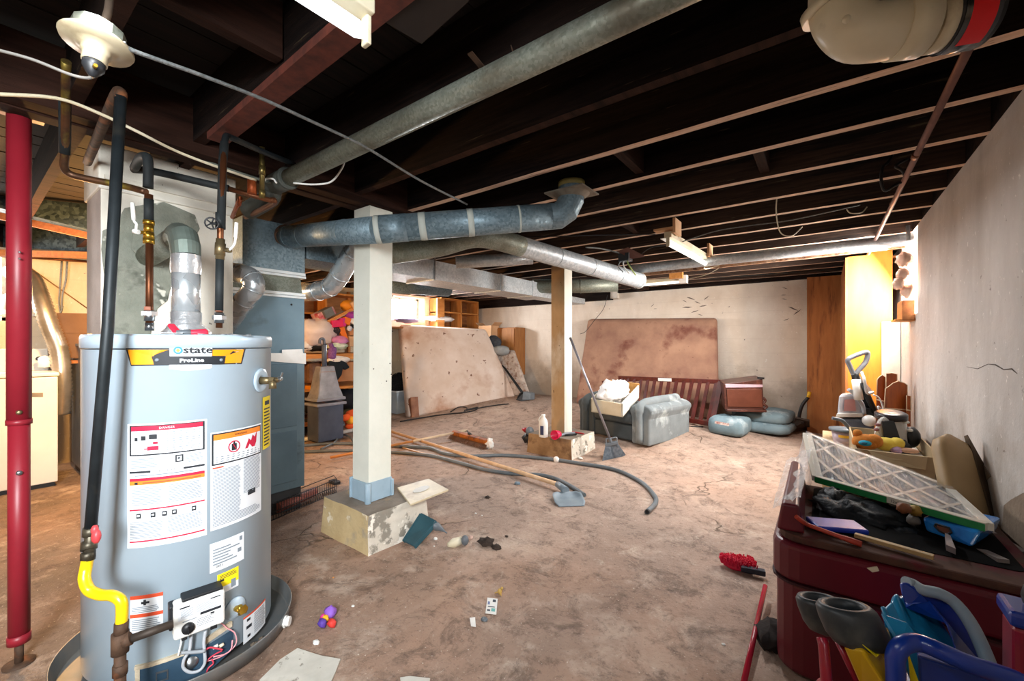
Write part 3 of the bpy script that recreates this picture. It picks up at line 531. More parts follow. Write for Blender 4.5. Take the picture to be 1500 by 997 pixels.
for i in range(7): mb.box((-.055, .014+i*.004, .0708), (-.02-.006*(i % 2), .0155+i*.004, .0711), 2); mb.box((-.012, .016+i*.004, .0708), (.05-.01*(i % 3), .0172+i*.004, .0711), 2)
for i in range(5): mb.box((-.01, -.012-i*.006, .0702), (.04-.008*(i % 2), -.010-i*.006, .0706), 2)
mb.box((.03, -.008, .0704), (.042, -.002, .0709), 1); mb.box((-.05, -.004, .0702), (-.01, -.001, .0706), 2); obj('print', mb, LM, o)
mb = MB(M); mb.box((-.052, -.072, .03), (-.036, -.058, .062)); mb.box((.03, -.066, .045), (.05, -.055, .073)); obj('connector', mb, BLACKP, o)
# drain valve
M = jf(344, 890); mb = MB(M); mb.lathe([(0, 0), (.042, 0), (.04, .005), (.02, .008), (0, .008)], n=24); obj('drain_boss', mb, HB, r)
mb = MB(M); mb.tube([(0, 0, .0), (0, 0, .035)], .011, 12); mb.tube([(-.003, .018, .035), (.003, -.018, .03)], .009, 10); mb.tube([(0, 0, .03), (.02, -.01, .04)], .012, 12); mb.lathe([(.006, 0), (.018, .002), (.018, .007), (0, .008)], (0, .005, .045), n=6, sm=False); obj('drain_valve', mb, BRASS, r)
# burner access
INS = mat('insulation_rim', 'c9bda6', 'a89a82', scale=12, rough=.9, bump=.5); mb = MB()
def strip(mb, pts, wz, e0, e1, mi=0):
    for a, b_ in zip(pts, pts[1:]):
        q = []
        for (u, v) in (a, b_):
            th, z = hit(u, v)
            for (dz, e) in ((0, e0), (wz, e0), (wz, e1), (0, e1)): q.append(cp(th, z+dz, e))
        mb.add(q, [(0, 1, 2, 3), (7, 6, 5, 4), (0, 4, 5, 1), (1, 5, 6, 2), (2, 6, 7, 3), (3, 7, 4, 0)], mi)
strip(mb, [(200, 978), (220, 974), (245, 966), (270, 957)], .012, 0, .012); obj('door_gasket', mb, INS, r); mb = MB(); strip(mb, [(297, 944), (320, 928), (338, 916)], .02, 0, .01); obj('door_gasket', mb, INS, r); mb = MB(); uvp(mb, ((199, 972), (206, 972), (206, 1010), (199, 1010)), 0, 6, 2); obj('door_gasket', mb, INS, r)
BLUG = mat('burner_plate', '54738c', '3f5b72', scale=5, rough=.4, metal=.6); mb = MB()
uvp(mb, ((206, 980), (300, 950), (300, 1010), (206, 1010)), 0, 4, 12); uvp(mb, ((297, 948), (341, 920), (341, 950), (297, 990)), 0, 4, 8); o = obj('burner_door', mb, BLUG, r)
mb = MB(); uvp(mb, ((229, 983), (247, 978), (247, 993), (229, 998)), 0, 7, 3); obj('sight_frame', mb, STEEL, o); mb = MB(); uvp(mb, ((231, 985), (245, 981), (245, 991), (231, 996)), 0, 9, 3); obj('sight_glass', mb, mat('glass_dark', '2a3f50', '22323f', rough=.1), o)
WIREW = mat('wire_grey', 'b9bec4', 'a8adb3', rough=.45); WIRER = mat('wire_red', 'd8455a', 'cc3d52', rough=.45); WIREP = mat('wire_pink', 'f0a8ae', 'e89ba2', rough=.45)
def wire(uv, e, rr, m, name='wire'):
    P = []
    for u, v in uv: th, z = hit(u, v); P.append(cp(th, z, e))
    mb = MB(); mb.tube(cr(P, 5), rr, 8); return obj(name, mb, m, r)
wire([(298, 918), (296, 935), (297, 950), (297, 965), (290, 975), (278, 977), (269, 970), (270, 958), (277, 945), (279, 925)], .03, .0052, WIREW)
wire([(267, 925), (266, 935), (264, 945), (262, 955)], .02, .003, WHITEP); wire([(266, 947), (280, 947), (297, 946)], .036, .006, mat('tie', '9aa0a6', rough=.5))
wire([(308, 913), (320, 910), (330, 918), (340, 925), (342, 940), (332, 952), (318, 960), (298, 966)], .016, .0022, WIREP); wire([(298, 948), (305, 944), (315, 946), (322, 948)], .022, .003, WIRER)
wire([(322, 950), (312, 955), (303, 962), (298, 970)], .018, .0025, WIRER); wire([(336, 935), (334, 948), (325, 955), (310, 958)], .02, .0025, WIREP); wire([(300, 985), (303, 975), (310, 968), (308, 962)], .018, .0025, WIRER)
M = jf(312, 946, .012); mb = MB(M); mb.tube([(-.004, 0, 0), (.012, .002, .0)], .006, 10); obj('wire_nut', mb, WHITEP, r); M = jf(321, 944, .012); mb = MB(M); mb.tube([(-.004, 0, 0), (.01, .002, .0)], .006, 10); obj('wire_nut', mb, CREAM, r)
M = jf(279, 970, .006); mb = MB(M); mb.lathe([(.024, 0), (.02, .004), (.008, .012), (0, .013)], n=20); obj('pilot_cap', mb, STEEL, r)
# drain pan
mb = MB(); mb.lathe([(0, .012), (.375, .012), (.38, .014), (.392, .068), (.395, .070), (.397, .066), (.386, .008), (0, .004)], (HX, HY, 0), n=80)
r2 = tag(obj('drain_pan', mb, mat('pan_metal', '6e7478', '8a8680', scale=5, rough=.4, metal=.6)), 'round grey metal drain pan under the water heater', 'pan')
M = frame(at_z(411, 928, .03), (1, 0, 0), (0, 1, 0)); c_ = at_z(412, 912, .035); dv = (c_-V(HX, HY, .035)); dv.z = 0; dv.normalize(); c_ = V(HX, HY, .04)+dv*.395
mb = MB(); mb.tube([c_-dv*.005, c_+dv*.022], .019, 14); mb.lathe([(.024, 0), (.024, .008)], c_, dv, 8, 0, False); obj('drain_fitting', mb, WHITEP, r2)
mb = MB()
for i in range(60):
    a = random.uniform(-1.6, .6); rr = random.uniform(.325, .365); mb.ball((HX+rr*cos(a), HY+rr*sin(a), .016), random.uniform(.006, .014), .3, 3, i, 6)
tag(obj('rust_debris', mb, mat('debris', '6d6153', '463c33', scale=30, rough=.95)), 'loose grey and rusty debris lying in the drain pan', 'debris', kind='stuff')
# things on the heater top
zt = 1.276
r = thing('putty_knife', 'red-handled putty knife with steel blade lying on the water heater', 'tool', at_d(260, 478, 1.55))
a = at_d(225, 476, 1.50); b_ = at_d(268, 476, 1.55); c_ = at_d(305, 470, 1.60); a.z = b_.z = zt+.012; c_.z = zt+.016
mb = MB(); mb.beam(a, b_, .06, .003); obj('blade', mb, STEEL, r); mb = MB(); mb.tube([b_-(c_-b_)*.1, b_, b_*.5+c_*.5, c_-(c_-b_)*.1, c_], [.01, .013, .013, .015, .008], 12); obj('handle', mb, PINKR, r); mb = MB(); mb.tube([b_-(c_-b_)*.25, b_+(c_-b_)*.3], [.012, .0145], 12); obj('grip', mb, GREYP, r)
a = at_d(250, 458, 1.58); b_ = at_d(262, 474, 1.56); b_.z = zt+.01; a.z = zt+.045
mb = MB(); mb.beam(a, b_, .022, .014); tag(obj('red_scraper', mb, PINKR, bevel=.004), 'small red plastic scraper handle propped beside the vent pipe foot', 'tool')
CLR = mat('clear_plastic', 'd9dde0', 'c6ccd0', rough=.15, trans=.5, scale=20, bump=.8, bscale=50)
mb = MB(); c_ = at_d(315, 476, 1.7)
mb.grid(lambda s, t: V(c_.x-.14+.26*s, c_.y-.09+.18*t, zt+.006+.012*abs(noise.noise(V(s*7, t*7, 1)))), 16, 12); tag(obj('clear_wrapper', mb, CLR, solid=.001), 'crumpled clear plastic wrapper lying on the water heater top', 'wrapper')
mb = MB(); c_ = at_d(215, 480, 1.55); mb.grid(lambda s, t: V(c_.x-.03+.10*s, c_.y-.06+.1*t, zt+.004+.006*abs(noise.noise(V(s*5, t*5, 3)))), 8, 8); tag(obj('red_tag', mb, mat('tag', '8f3a44', 'c9b9b4', scale=20), solid=.001), 'dark red paper tag at the foot of the cold water pipe', 'tag')
# water pipes
INSU = mat('pipe_foam', '23292b', '171c1e', scale=10, rough=.7)
r = thing('cold_water_pipe', 'copper water pipe with brass ball valve and white lever on heater top', 'pipe', at_z(218, 485, 1.28)*1)
def vp(u, v, d): return at_d(u, v, d)
a = [vp(219, 483, 1.66), vp(219, 355, 1.66), vp(218, 300, 1.66), vp(217, 232, 1.66)]
mb = MB(); mb.tube([a[0], a[1]], .0125, 14); mb.tube([vp(218, 330, 1.66), vp(218, 285, 1.66)], .0142, 14); obj('copper_riser', mb, COPPER, r)
mb = MB(); mb.tube([vp(218, 324, 1.66), vp(218, 292, 1.66)], .016, 14); mb.tube(cr([vp(217, 275, 1.66), vp(217, 240, 1.66), vp(214, 229, 1.68), vp(205, 232, 1.76), vp(197, 246, 1.86)], 4), .017, 14); obj('foam_sleeve', mb, INSU, r)
mb = MB()
for (v0, v1, rr) in ((323, 329, .019), (330, 340, .0165), (341, 350, .018), (350, 357, .019)): mb.tube([vp(218, v0, 1.66), vp(218, v1, 1.66)], rr, 12)
mb.tube([vp(218, 341, 1.66), vp(203, 340, 1.62)], .007, 10); vb = obj('ball_valve', mb, BRASS, r)
mb = MB(); mb.tube(cr([vp(199, 337, 1.60), vp(200, 328, 1.6), vp(196, 322, 1.6), vp(194, 300, 1.6)], 4), [.0045]*12+[.0065], 8); mb.tube([vp(196, 322, 1.6), vp(194, 297, 1.6)], .007, 8); mb.tube([vp(203, 340, 1.6), vp(196, 338, 1.6)], .009, 8); obj('valve_lever', mb, WHITEP, vb)
mb = MB(); mb.tube([vp(219, 470, 1.66), vp(219, 455, 1.66)], .017, 14); mb.lathe([(.026, 0), (.026, .016), (.018, .02)], vp(219, 462, 1.66), (0, 0, 1), 6, 0, False); mb.tube([vp(219, 484, 1.66), vp(219, 473, 1.66)], .015, 12); obj('union_nut', mb, STEEL, r)
mb = MB(); mb.tube([vp(218, 455, 1.66), vp(218, 449, 1.66)], .015, 12); obj('solder_joint', mb, mat('pinkish_ring', 'cf8f78', 'b5765f'), r)
mb = MB(); mb.tube(cr([vp(214, 281, 1.66), vp(180, 272, 1.66), vp(120, 260, 1.62), vp(100, 253, 1.6), vp(94, 243, 1.58), vp(95, 225, 1.56), vp(96, 175, 1.5), vp(97, 90, 1.35)], 6), .0125, 14); obj('copper_branch', mb, mat('copper_dark', '6d4a33', '3b2e26', scale=9, rough=.45, metal=.7, c3='8a7a35', s3=5), r)
mb = MB(); mb.tube([vp(95, 225, 1.56), vp(95, 150, 1.5)], .0165, 14); obj('foam_sleeve', mb, INSU, r)
r = thing('hot_water_pipe', 'black-sleeved water pipe with small handwheel valve on heater top', 'pipe', at_z(321, 480, 1.285)*1)
mb = MB(); mb.tube([vp(321, 480, 1.72), vp(323, 335, 1.72), vp(328, 212, 1.70)], .0118, 14); obj('copper_riser', mb, COPPER, r)
mb = MB(); mb.tube([vp(321, 455, 1.72), vp(322, 380, 1.72)], .0148, 14); mb.tube([vp(324, 330, 1.72), vp(326, 240, 1.71), vp(329, 208, 1.7)], .0155, 14); mb.tube([vp(323, 335, 1.72), vp(323, 312, 1.72)], .018, 14); obj('foam_sleeve', mb, INSU, r)
mb = MB(); mb.tube([vp(322, 374, 1.72), vp(323, 356, 1.72)], .0195, 12); mb.tube([vp(322, 380, 1.72), vp(323, 350, 1.72)], .0165, 12); mb.tube([vp(330, 366, 1.7), vp(337, 367, 1.68)], .009, 8); vb = obj('ball_valve', mb, BRASSO, r)
mb = MB(); mb.tube(cr([vp(336, 366, 1.68), vp(342, 360, 1.68), vp(345, 350, 1.68), vp(346.5, 328, 1.68)], 4), [.0045]*12+[.0065], 8); mb.tube([vp(345, 348, 1.68), vp(346.5, 326, 1.68)], .007, 8); obj('valve_lever', mb, WHITEP, vb)
c_ = vp(310, 327, 1.66); mb = MB(); ax = (vp(322, 327, 1.72)-c_).normalized(); q = V(0, 0, 1).rotation_difference((-c_+CAM).normalized()*1)
wl_ = [c_+q@V(.022*cos(2*pi*k/14), .022*sin(2*pi*k/14), 0) for k in range(15)]; mb.tube(wl_, .0032, 6, caps=False)
for k in range(5): mb.tube([c_, c_+q@V(.022*cos(2*pi*k/5), .022*sin(2*pi*k/5), 0)], .0028, 5)
mb.tube([c_, vp(322, 328, 1.72)], .005, 8); obj('handwheel', mb, BLACKP, r)
mb = MB(); mb.tube([vp(321, 473, 1.72), vp(321, 458, 1.72)], .017, 14); mb.lathe([(.025, 0), (.025, .016), (.018, .02)], vp(321, 468, 1.72), (0, 0, 1), 6, 0, False); obj('union_nut', mb, STEEL, r)
mb = MB(); mb.tube([vp(321, 456, 1.72), vp(321, 450, 1.72)], .014, 12); obj('solder_joint', mb, MATS['pinkish_ring'], r)
mb = MB(); mb.tube(cr([vp(329, 212, 1.70), vp(331, 200, 1.72), (vp(340, 202, 1.76)), vp(385, 222, 1.9), vp(430, 240, 2.1)], 5), .0125, 12); obj('upper_branch', mb, BLACKI, r)
r = thing('supply_pipe_run', 'dark sleeved pipe run crossing the chimney face below the ceiling', 'pipe', vp(300, 270, 1.9))
mb = MB(); mb.tube(cr([vp(195, 248, 1.9), vp(225, 251, 1.9), vp(300, 268, 1.95), vp(335, 276, 1.98)], 4), .016, 14); obj('foam_sleeve', mb, INSU, r)
mb = MB(); mb.tube([vp(330, 275, 1.98), vp(398, 294, 2.05)], .0125, 12); mb.tube(cr([vp(396, 293, 2.05), vp(402, 294, 2.07), vp(396, 300, 2.15), vp(360, 318, 2.4)], 4), .014, 12); obj('copper_end', mb, COPPER, r)
mb = MB(); mb.tube([vp(384, 290, 2.03), vp(384, 215, 1.98)], .0115, 12); mb.tube([vp(384, 290, 2.03), vp(384, 278, 2.02)], .0145, 12); mb.tube([vp(384, 256, 2.0), vp(384, 243, 2.0)], .0145, 12); obj('brass_riser', mb, mat('brass_dull', '8a7430', '6f6548', scale=12, rough=.4, metal=.8), r)
mb = MB(); mb.tube([vp(369, 284, 2.0), vp(369, 264, 2.0)], .02, 10); mb.tube([vp(350, 300, 2.1), vp(352, 290, 2.05), vp(340, 318, 2.3)], .01, 8); obj('valve_stub', mb, mat('copper_bright', 'c0602e', '9a4a24', rough=.5, metal=.5), r)
# gas line
r = thing('gas_pipe', 'long black gas pipe slanting down in front of the heater, yellow connector below', 'pipe', vp(177, 990, 1.32))
mb = MB(); mb.tube([vp(177, 142, 1.36), vp(158, 480, 1.34), vp(133, 772, 1.32)], .0155, 16); obj('black_pipe', mb, BLACKI, r)
mb = MB(); mb.tube(cr([vp(176, 146, 1.36), vp(177, 136, 1.37), vp(170, 140, 1.44), vp(150, 185, 1.62), vp(128, 238, 1.95)], 4), .0165, 12); obj('upper_elbow', mb, RUST, r)
mb = MB(); mb.tube([vp(133, 768, 1.32), vp(131, 820, 1.31)], .014, 12); mb.tube([vp(133, 772, 1.32), vp(132, 784, 1.32)], .019, 12); mb.tube([vp(131, 792, 1.32), vp(130, 805, 1.31)], .02, 8); mb.tube([vp(129, 808, 1.31), vp(129, 818, 1.31)], .018, 6); vb = obj('shutoff_valve', mb, mat('valve_body', '5d5646', '403b32', rough=.45, metal=.6), r)
mb = MB(); c_ = vp(141, 785, 1.28); mb.ball(c_, (.017, .012, .022), .1, 2, 3, 12); mb.ball(vp(139, 776, 1.28), (.011, .01, .016), .1, 2, 4, 10); obj('valve_lever', mb, mat('red_lever', 'd8474a', 'c23a40', rough=.4), vb)
mb = MB(); mb.tube(cr([vp(129, 816, 1.31), vp(126, 832, 1.31), vp(124, 848, 1.3), vp(131, 864, 1.3), vp(148, 871, 1.3), vp(165, 872, 1.3), vp(177, 880, 1.3), vp(179, 895, 1.3), vp(178, 912, 1.3)], 6), .0155, 16); obj('yellow_connector', mb, mat('yellow_coat', 'f0c814', 'e8bd0c', rough=.3, coat=.4), r)
mb = MB(); mb.tube([vp(178, 910, 1.3), vp(177, 930, 1.3)], .018, 8); mb.tube([vp(176, 926, 1.3), vp(176, 956, 1.3)], .022, 12); mb.tube([vp(176, 950, 1.3), vp(176, 1060, 1.3)], .015, 12); mb.tube([vp(176, 972, 1.3), vp(176, 988, 1.3)], .019, 8); mb.tube([vp(180, 940, 1.3), vp(192, 934, 1.31)], .020, 12); obj('tee_fitting', mb, RUST, r)
mb = MB(); mb.tube([vp(190, 936, 1.31), vp(254, 913, 1.38)], .0125, 12); obj('nipple', mb, mat('nipple_iron', '4a4038', '3a322c', rough=.6, metal=.5), r)
# red jack post
r = thing('steel_jack_post', 'round dark red adjustable steel jack post beside the water heater', 'post', at_z(25, 972))
p = at_d(28, 503, 1.634); JR = mat('jack_red', '8e1f2c', '7c1824', scale=3, rough=.42, c3='6a1420', s3=2)
def jp(z): return V(p.x, p.y, z)
mb = MB(); mb.tube([jp(.94), jp(2.15)], .0335, 32); mb.tube([jp(.935), jp(.955)], .0355, 32); obj('upper_tube', mb, JR, r)
mb = MB(); mb.tube([jp(.085), jp(.96)], .030, 32); mb.tube([jp(.085), jp(.12)], .0325, 32); obj('lower_tube', mb, JR, r)
mb = MB(); mb.tube([jp(.0), jp(.1)], .0125, 16); mb.lathe([(.045, 0), (.045, .006), (.012, .008)], jp(0), n=20); obj('screw_jack', mb, RUST, r)
mb = MB(); mb.box((p.x-.07, p.y-.07, 2.15), (p.x+.07, p.y+.07, 2.165)); obj('head_plate', mb, JR, r)
dv = (V(0, 0, 0)-V(p.x, p.y, 0)).normalized(); 
for (z, m_) in ((.985, BRASSO), (.752, STEEL)):
    mb = MB(); mb.lathe([(.009, 0), (.009, .006), (.004, .009), (0, .009)], jp(z)+dv*.0315, dv, 12); obj('locking_pin', mb, m_, r)
mb = MB(); [mb.lathe([(.004, 0), (.003, .003), (0, .003)], jp(1.60-.025*i)+dv*.0325+V(.018, 0, 0), dv, 8) for i in range(2)]; obj('chip', mb, STEEL, r)
# ---------------------------------------------------------------- furnace, ducts, ceiling pipes
BEAD = mat('duct_sealant', '9fa7a2', 'b9bdb4', rough=.7); FURN = mat('furnace_cabinet', '5d7583', '6b8491', scale=3, rough=.4, metal=.35, c3='51646f', s3=5)
r = thing('furnace', 'tall grey sheet-metal furnace with plenum and white trim bands behind the heater', 'furnace', (-3.5, 1.3, .13))
FX = -3.2
mb = MB(); mb.box((FX-.55, .95, .16), (FX, 1.62, 1.60)); obj('cabinet', mb, FURN, r, bevel=.006)
mb = MB(); mb.box((FX, .99, .22), (FX+.006, 1.56, .60)); mb.box((FX, .99, .63), (FX+.006, 1.56, 1.10)); obj('access_panel', mb, mat('furnace_panel', '536b7a', '607987', scale=3, rough=.4, metal=.3), r, bevel=.003)
mb = MB(); mb.box((FX-.54, .97, .0), (FX-.02, 1.60, .16)); obj('base_frame', mb, DGREY, r)
mb = MB(); mb.box((FX-.55, 1.19, 1.77), (FX+.005, 1.62, 2.13)); obj('plenum', mb, GALVB, r, bevel=.003)
mb = MB(); mb.add([(FX+.005, 1.06, 1.63), (FX+.005, 1.60, 1.63), (FX-.03, 1.60, 1.75), (FX-.03, 1.06, 1.75), (FX-.5, 1.06, 1.63), (FX-.5, 1.60, 1.63), (FX-.5, 1.60, 1.75), (FX-.5, 1.06, 1.75)], [(0, 1, 2, 3), (1, 5, 6, 2), (4, 0, 3, 7), (7, 3, 2, 6)]); obj('transition', mb, GALVP, r)
for z0 in (1.745, 1.59):
    mb = MB(); mb.box((FX-.545, 1.05, z0), (FX+.012, 1.625, z0+.018)); mb.box((FX-.545, 1.05, z0+.02), (FX+.009, 1.623, z0+.042)); obj('trim_band', mb, mat('white_metal', 'dfe6e8', 'cfd6d8', rough=.35, metal=.3), r, bevel=.002)
p0, p1 = at_x(397, 522, FX+.012), at_x(449, 524, FX+.012)
mb = MB(); mb.prism([at_x(397, 517, FX+.009), at_x(448, 517, FX+.009), at_x(448, 533, FX+.009), at_x(397, 529, FX+.009)], (.002, 0, 0)); mb.prism([at_x(413, 512, FX+.012), at_x(443, 511, FX+.012), at_x(444, 519, FX+.012), at_x(413, 519, FX+.012)], (.001, 0, 0)); obj('white_tape', mb, PAPER, r)
mb = MB(); mb.lathe([(.008, 0), (.006, .004), (0, .004)], at_x(427, 446, FX+.001), (1, 0, 0), 10); obj('screw', mb, BLACKP, r)
# ducts
def seams(mb, P, R, idx, k=1.035):
    for i in idx:
        a, b_ = P[i], P[i]+(P[min(i+1, len(P)-1)]-P[max(i-1, 0)]).normalized()*.008; mb.tube([a, b_], R*k, 28)
r = thing('round_duct', 'long round galvanised duct from furnace across the near post up to a ceiling elbow', 'duct', vp(600, 337, 2.45))
A0, A1, A2 = at_x(420, 347, FX), vp(558, 336, 2.44), vp(806, 317, 2.56); R = .079
mb = MB(); mb.tube([A0, A1], R, 32); mb.tube([A1, A1+(A2-A1)*.15], R*1.02, 32); mb.tube([A1+(A2-A1)*.15, A2], R, 32); obj('duct_pipe', mb, GALVB, r)
for t, col in ((.06, 0), (.24, 0), (.68, 0), (1.0, 0)): mb = MB(); q = A0+(A1-A0)*t; mb.tube([q, q+(A1-A0).normalized()*.006], R*1.025, 28); obj('seam', mb, GALVB, r)
for t, w_ in ((-.03, .03), (.22, .04), (.50, .035), (.80, .012)): mb = MB(); q = A1+(A2-A1)*t; d_ = (A2-A1).normalized(); mb.tube([q, q+d_*w_], R*1.03, 28); obj('sealant_band', mb, BEAD, r)
q = A2; top = vp(838, 268, 2.62); mb = MB(); d_ = (A2-A1).normalized()
E = [A2, A2+d_*.05, A2+d_*.10+V(0, 0, .03), A2+d_*.13+V(0, 0, .09), A2+d_*.135+V(0, 0, .17)]
mb.tube(E, R*1.01, 28, sm=False); obj('elbow', mb, GALVB, r)
q = E[-1]; mb = MB(); mb.tube([q, q+V(0, 0, HJ-q.z-.01)], R, 28); obj('collar', mb, GALVP, r); mb = MB(); mb.tube([q+V(0, 0, -.002), q+V(0, 0, .03)], R*1.03, 28); obj('sealant_band', mb, mat('yellowed_sealant', 'a39352', '8c7d48'), r)
mb = MB(); mb.box((q.x-.13, q.y-.11, HJ-.012), (q.x+.13, q.y+.11, HJ-.004)); mb.lathe([(R, -.03), (R+.02, -.01), (R+.035, 0)], (q.x, q.y, HJ-.01), n=28); obj('ceiling_boot', mb, mat('boot_rusty', '8a8478', '6a5f52', scale=10, rough=.7, metal=.3), r)
mb = MB(); mb.lathe([(R+.012, 0), (R+.012, .01), (R, .012)], A0, A1-A0, 28); obj('flange', mb, RUST, r)
r = thing('round_duct', 'bright round galvanised duct running towards the back wall with an open end', 'duct', vp(800, 370, 3.4))
B0, B1, B2 = vp(560, 372, 3.0), vp(700, 342, 3.0), vp(936, 411, 4.25); R = .079
P = cr([B0, vp(640, 360, 3.0), vp(690, 347, 3.02), vp(725, 350, 3.1), vp(770, 363, 3.3)], 6); mb = MB(); mb.tube(P[:-1], R, 28); obj('near_length', mb, GALVP, r)
mb = MB(); mb.tube([P[-2], B2], R*.98, 32, caps=False); mb.tube([B2, B2-(B2-P[-2]).normalized()*.02], R*.9, 32); obj('far_length', mb, GALVL, r)
mb = MB(); d_ = (B2-P[-2]).normalized(); mb.tube([B2-d_*.012, B2+d_*.004], R*1.04, 32, caps=False); mb.tube([B2-d_*.012, B2+d_*.002], R*.9, 32, caps=False); obj('end_rim', mb, WHITEP, r)
for t in (.25, .52, .78): mb = MB(); q = P[-2]+(B2-P[-2])*t; mb.tube([q, q+d_*.006], R*1.02, 28); obj('seam', mb, GALVL, r)
r = thing('trunk_duct', 'long rectangular galvanised trunk duct running from the furnace to the back', 'duct', (-3.4, 4, 1.91))
ys = [1.63, 2.42, 2.95, 4.05, 4.75, 5.2]
for a, b_ in zip(ys, ys[1:]): obj('duct_section', MB().box((-3.62, a+.004, 1.905), (FX, b_-.004, 2.10)), GALVL if a > 2 else GALVB, r)
for y in ys[1:-1]: obj('seam', MB().box((-3.63, y-.012, 1.895), (FX+.010, y+.012, 2.11)), GALVL, r)
mb = MB(); mb.box((FX+.011, 2.94, 1.9), (FX+.016, 2.955, 2.17)); obj('hanger_strap', mb, STEEL, r)
mb = MB(); mb.box((-3.5, 5.2, 1.91), (FX-.02, 6.35, 2.0)); obj('duct_end', mb, GALVL, r, bevel=.003)
mb = MB(); mb.tube([(-3.45, 5.15, 2.02), (-3.22, 5.15, 2.02)], .09, 20); obj('take_off', mb, GALVP, r)
def simple_duct(label, pts, R, m, extra=(), name='round_duct'):
    r = thing(name, label, 'duct', pts[0]); mb = MB(); mb.tube(pts, R, 26); obj('duct_pipe', mb, m, r)
    for i in extra:
        a = Vector(pts[i]); b_ = Vector(pts[min(i+1, len(pts)-1)]) if i < len(pts)-1 else a*2-Vector(pts[i-1]); mb = MB(); mb.tube([a, a+(b_-a).normalized()*.01], R*1.05, 26); obj('crimp', mb, m, r)
    return r
simple_duct('shiny crimped elbow duct hanging left of the near post', cr([vp(535, 345, 3.25), vp(512, 378, 3.35), vp(498, 402, 3.42), vp(484, 420, 3.5), vp(462, 427, 3.6), vp(440, 428, 3.75)], 4), .078, SHINY, (3, 8, 12, 15))
simple_duct('silver elbow duct bending down between chimney and furnace', cr([vp(325, 396, 2.75), vp(350, 400, 2.72), vp(368, 407, 2.7), vp(372, 422, 2.7), vp(358, 440, 2.72), vp(330, 478, 2.8)], 4), .062, SHINY, (4, 8, 12, 16))
simple_duct('pale round duct crossing under the joists behind the far posts', [vp(668, 384, 4.1), vp(780, 378, 4.15)], .06, GALVL)
simple_duct('dark grey round branch duct near the back wall behind the far post', [vp(780, 419, 5.9), vp(850, 419, 5.85), vp(905, 417, 5.75)], .095, GALVP, (1,))
simple_duct('dull blue-grey round duct under the trunk duct by the left wall window', [vp(560, 416, 5.2), vp(656, 424, 6.0)], .10, GALVB, ()); mb = MB(); q = vp(640, 423, 5.85); mb.tube([q, V(q.x, q.y, HJ+.05)], .008, 6); obj('hanger_rod', mb, STEEL, bpy.data.objects['round_duct.006'])
mb = MB(); c_ = at_y(896, 432, YB-.02); mb.box((c_.x-.1, c_.y-.10, c_.z-.07), (c_.x+.14, c_.y, c_.z+.08)); tag(obj('vent_box', mb, WHITEW, bevel=.004), 'small whitewashed vent box on the back wall under the branch duct', 'vent')
# ducts and boards above the laundry corner
def qb(u0, v0, d0, u1, v1, d1, h, t, name, label, m, cat, **k):
    a, b_ = vp(u0, v0, d0), vp(u1, v1, d1); mb = MB(); mb.beam(a, b_, t, h); return tag(obj(name, mb, m, **k), label, cat)
r = thing('laundry_duct', 'dark rectangular duct above the washer with brown wooden support board', 'duct', vp(60, 290, 3.4))
a, b_ = vp(-60, 262, 3.3), vp(200, 328, 3.7); mb = MB(); mb.beam(a, b_, .3, .33); obj('duct_body', mb, GALVD, r); mb = MB(); mb.beam(vp(-60, 303, 3.1), vp(160, 352, 3.4), .05, .05); obj('support_board', mb, mat('strip_brown', '96603f', '7c4a2f', stretch=(4, 4, 4), rough=.7), r)
r = thing('laundry_duct', 'lower dark rectangular duct above the dryer hose with orange board beneath', 'duct', vp(60, 350, 4)) 
mb = MB(); mb.beam(vp(-80, 345, 4.2), vp(200, 362, 4.2), .3, .20); obj('duct_body', mb, GALVD, r); mb = MB(); mb.beam(vp(-80, 368, 4.0), vp(200, 376, 4.0), .04, .06); obj('support_board', mb, mat('strip_orange', 'b8763c', '9c5f30', stretch=(4, 4, 4), rough=.7), r)
mb = MB(); mb.beam(vp(-80, 240, 3.0), vp(140, 262, 3.3), .05, .12); tag(obj('cross_board', mb, WOODD), 'dark cross board between the joists above the laundry ducts', 'board')
# long pipes under the joists
mb = MB(); mb.tube([(-2.22, 1.035, 2.10), (XR-.002, 1.045, 2.10)], .042, 26); r = thing('steel_pipe', 'long thick galvanised pipe slung under the near joists', 'pipe', (-1, 1.04, 2.1)); obj('pipe_length', mb, GALVP, r)
mb = MB(); mb.tube([(-2.34, 1.03, 2.10), (-2.20, 1.034, 2.10)], .052, 26); mb.tube([(-2.22, 1.034, 2.1), (-2.205, 1.034, 2.1)], .056, 26); mb.tube(cr([(-2.3, 1.03, 2.1), (-2.38, 1.03, 2.09), (-2.42, 1.03, 2.04), (-2.6, 1.0, 2.0)], 4), .05, 20); obj('coupling', mb, mat('old_coupling', '5e625c', '474a45', rough=.7, metal=.3), r)
mb = MB(); mb.beam((-.9, .98, 2.17), (-.90, 1.06, 2.15), .02, .004); mb.beam((-.78, 1.04, 2.17), (-.77, 1.045, 2.13), .02, .003); obj('pipe_hanger', mb, RUST, r)
mb = MB(); mb.tube([(.335, 1.50, 2.11), (.325, 5.15, 2.09)], .0125, 14); r = thing('copper_line', 'thin brownish pipe running front to back near the right wall under the joists', 'pipe', (.33, 3, 2.1)); obj('pipe_length', mb, mat('pink_copper', '8d6a62', '6b4c45', scale=14, rough=.45, metal=.4, stretch=(1, .3, 1)), r)
for y in (2.6, 3.4): mb = MB(); mb.tube([(.33, y, 2.105), (.33, y+.05, 2.105)], .0145, 14); obj('coupling', mb, COPPER, r)
a, b_ = vp(920, 395, 4.3), vp(1325, 351, 3.35); mb = MB(); mb.tube([a, b_+(b_-a)*.02], .048, 24); r = thing('round_duct', 'rust-edged round duct under the far joists ending at the right window', 'duct', a); obj('duct_pipe', mb, GALVL, r)
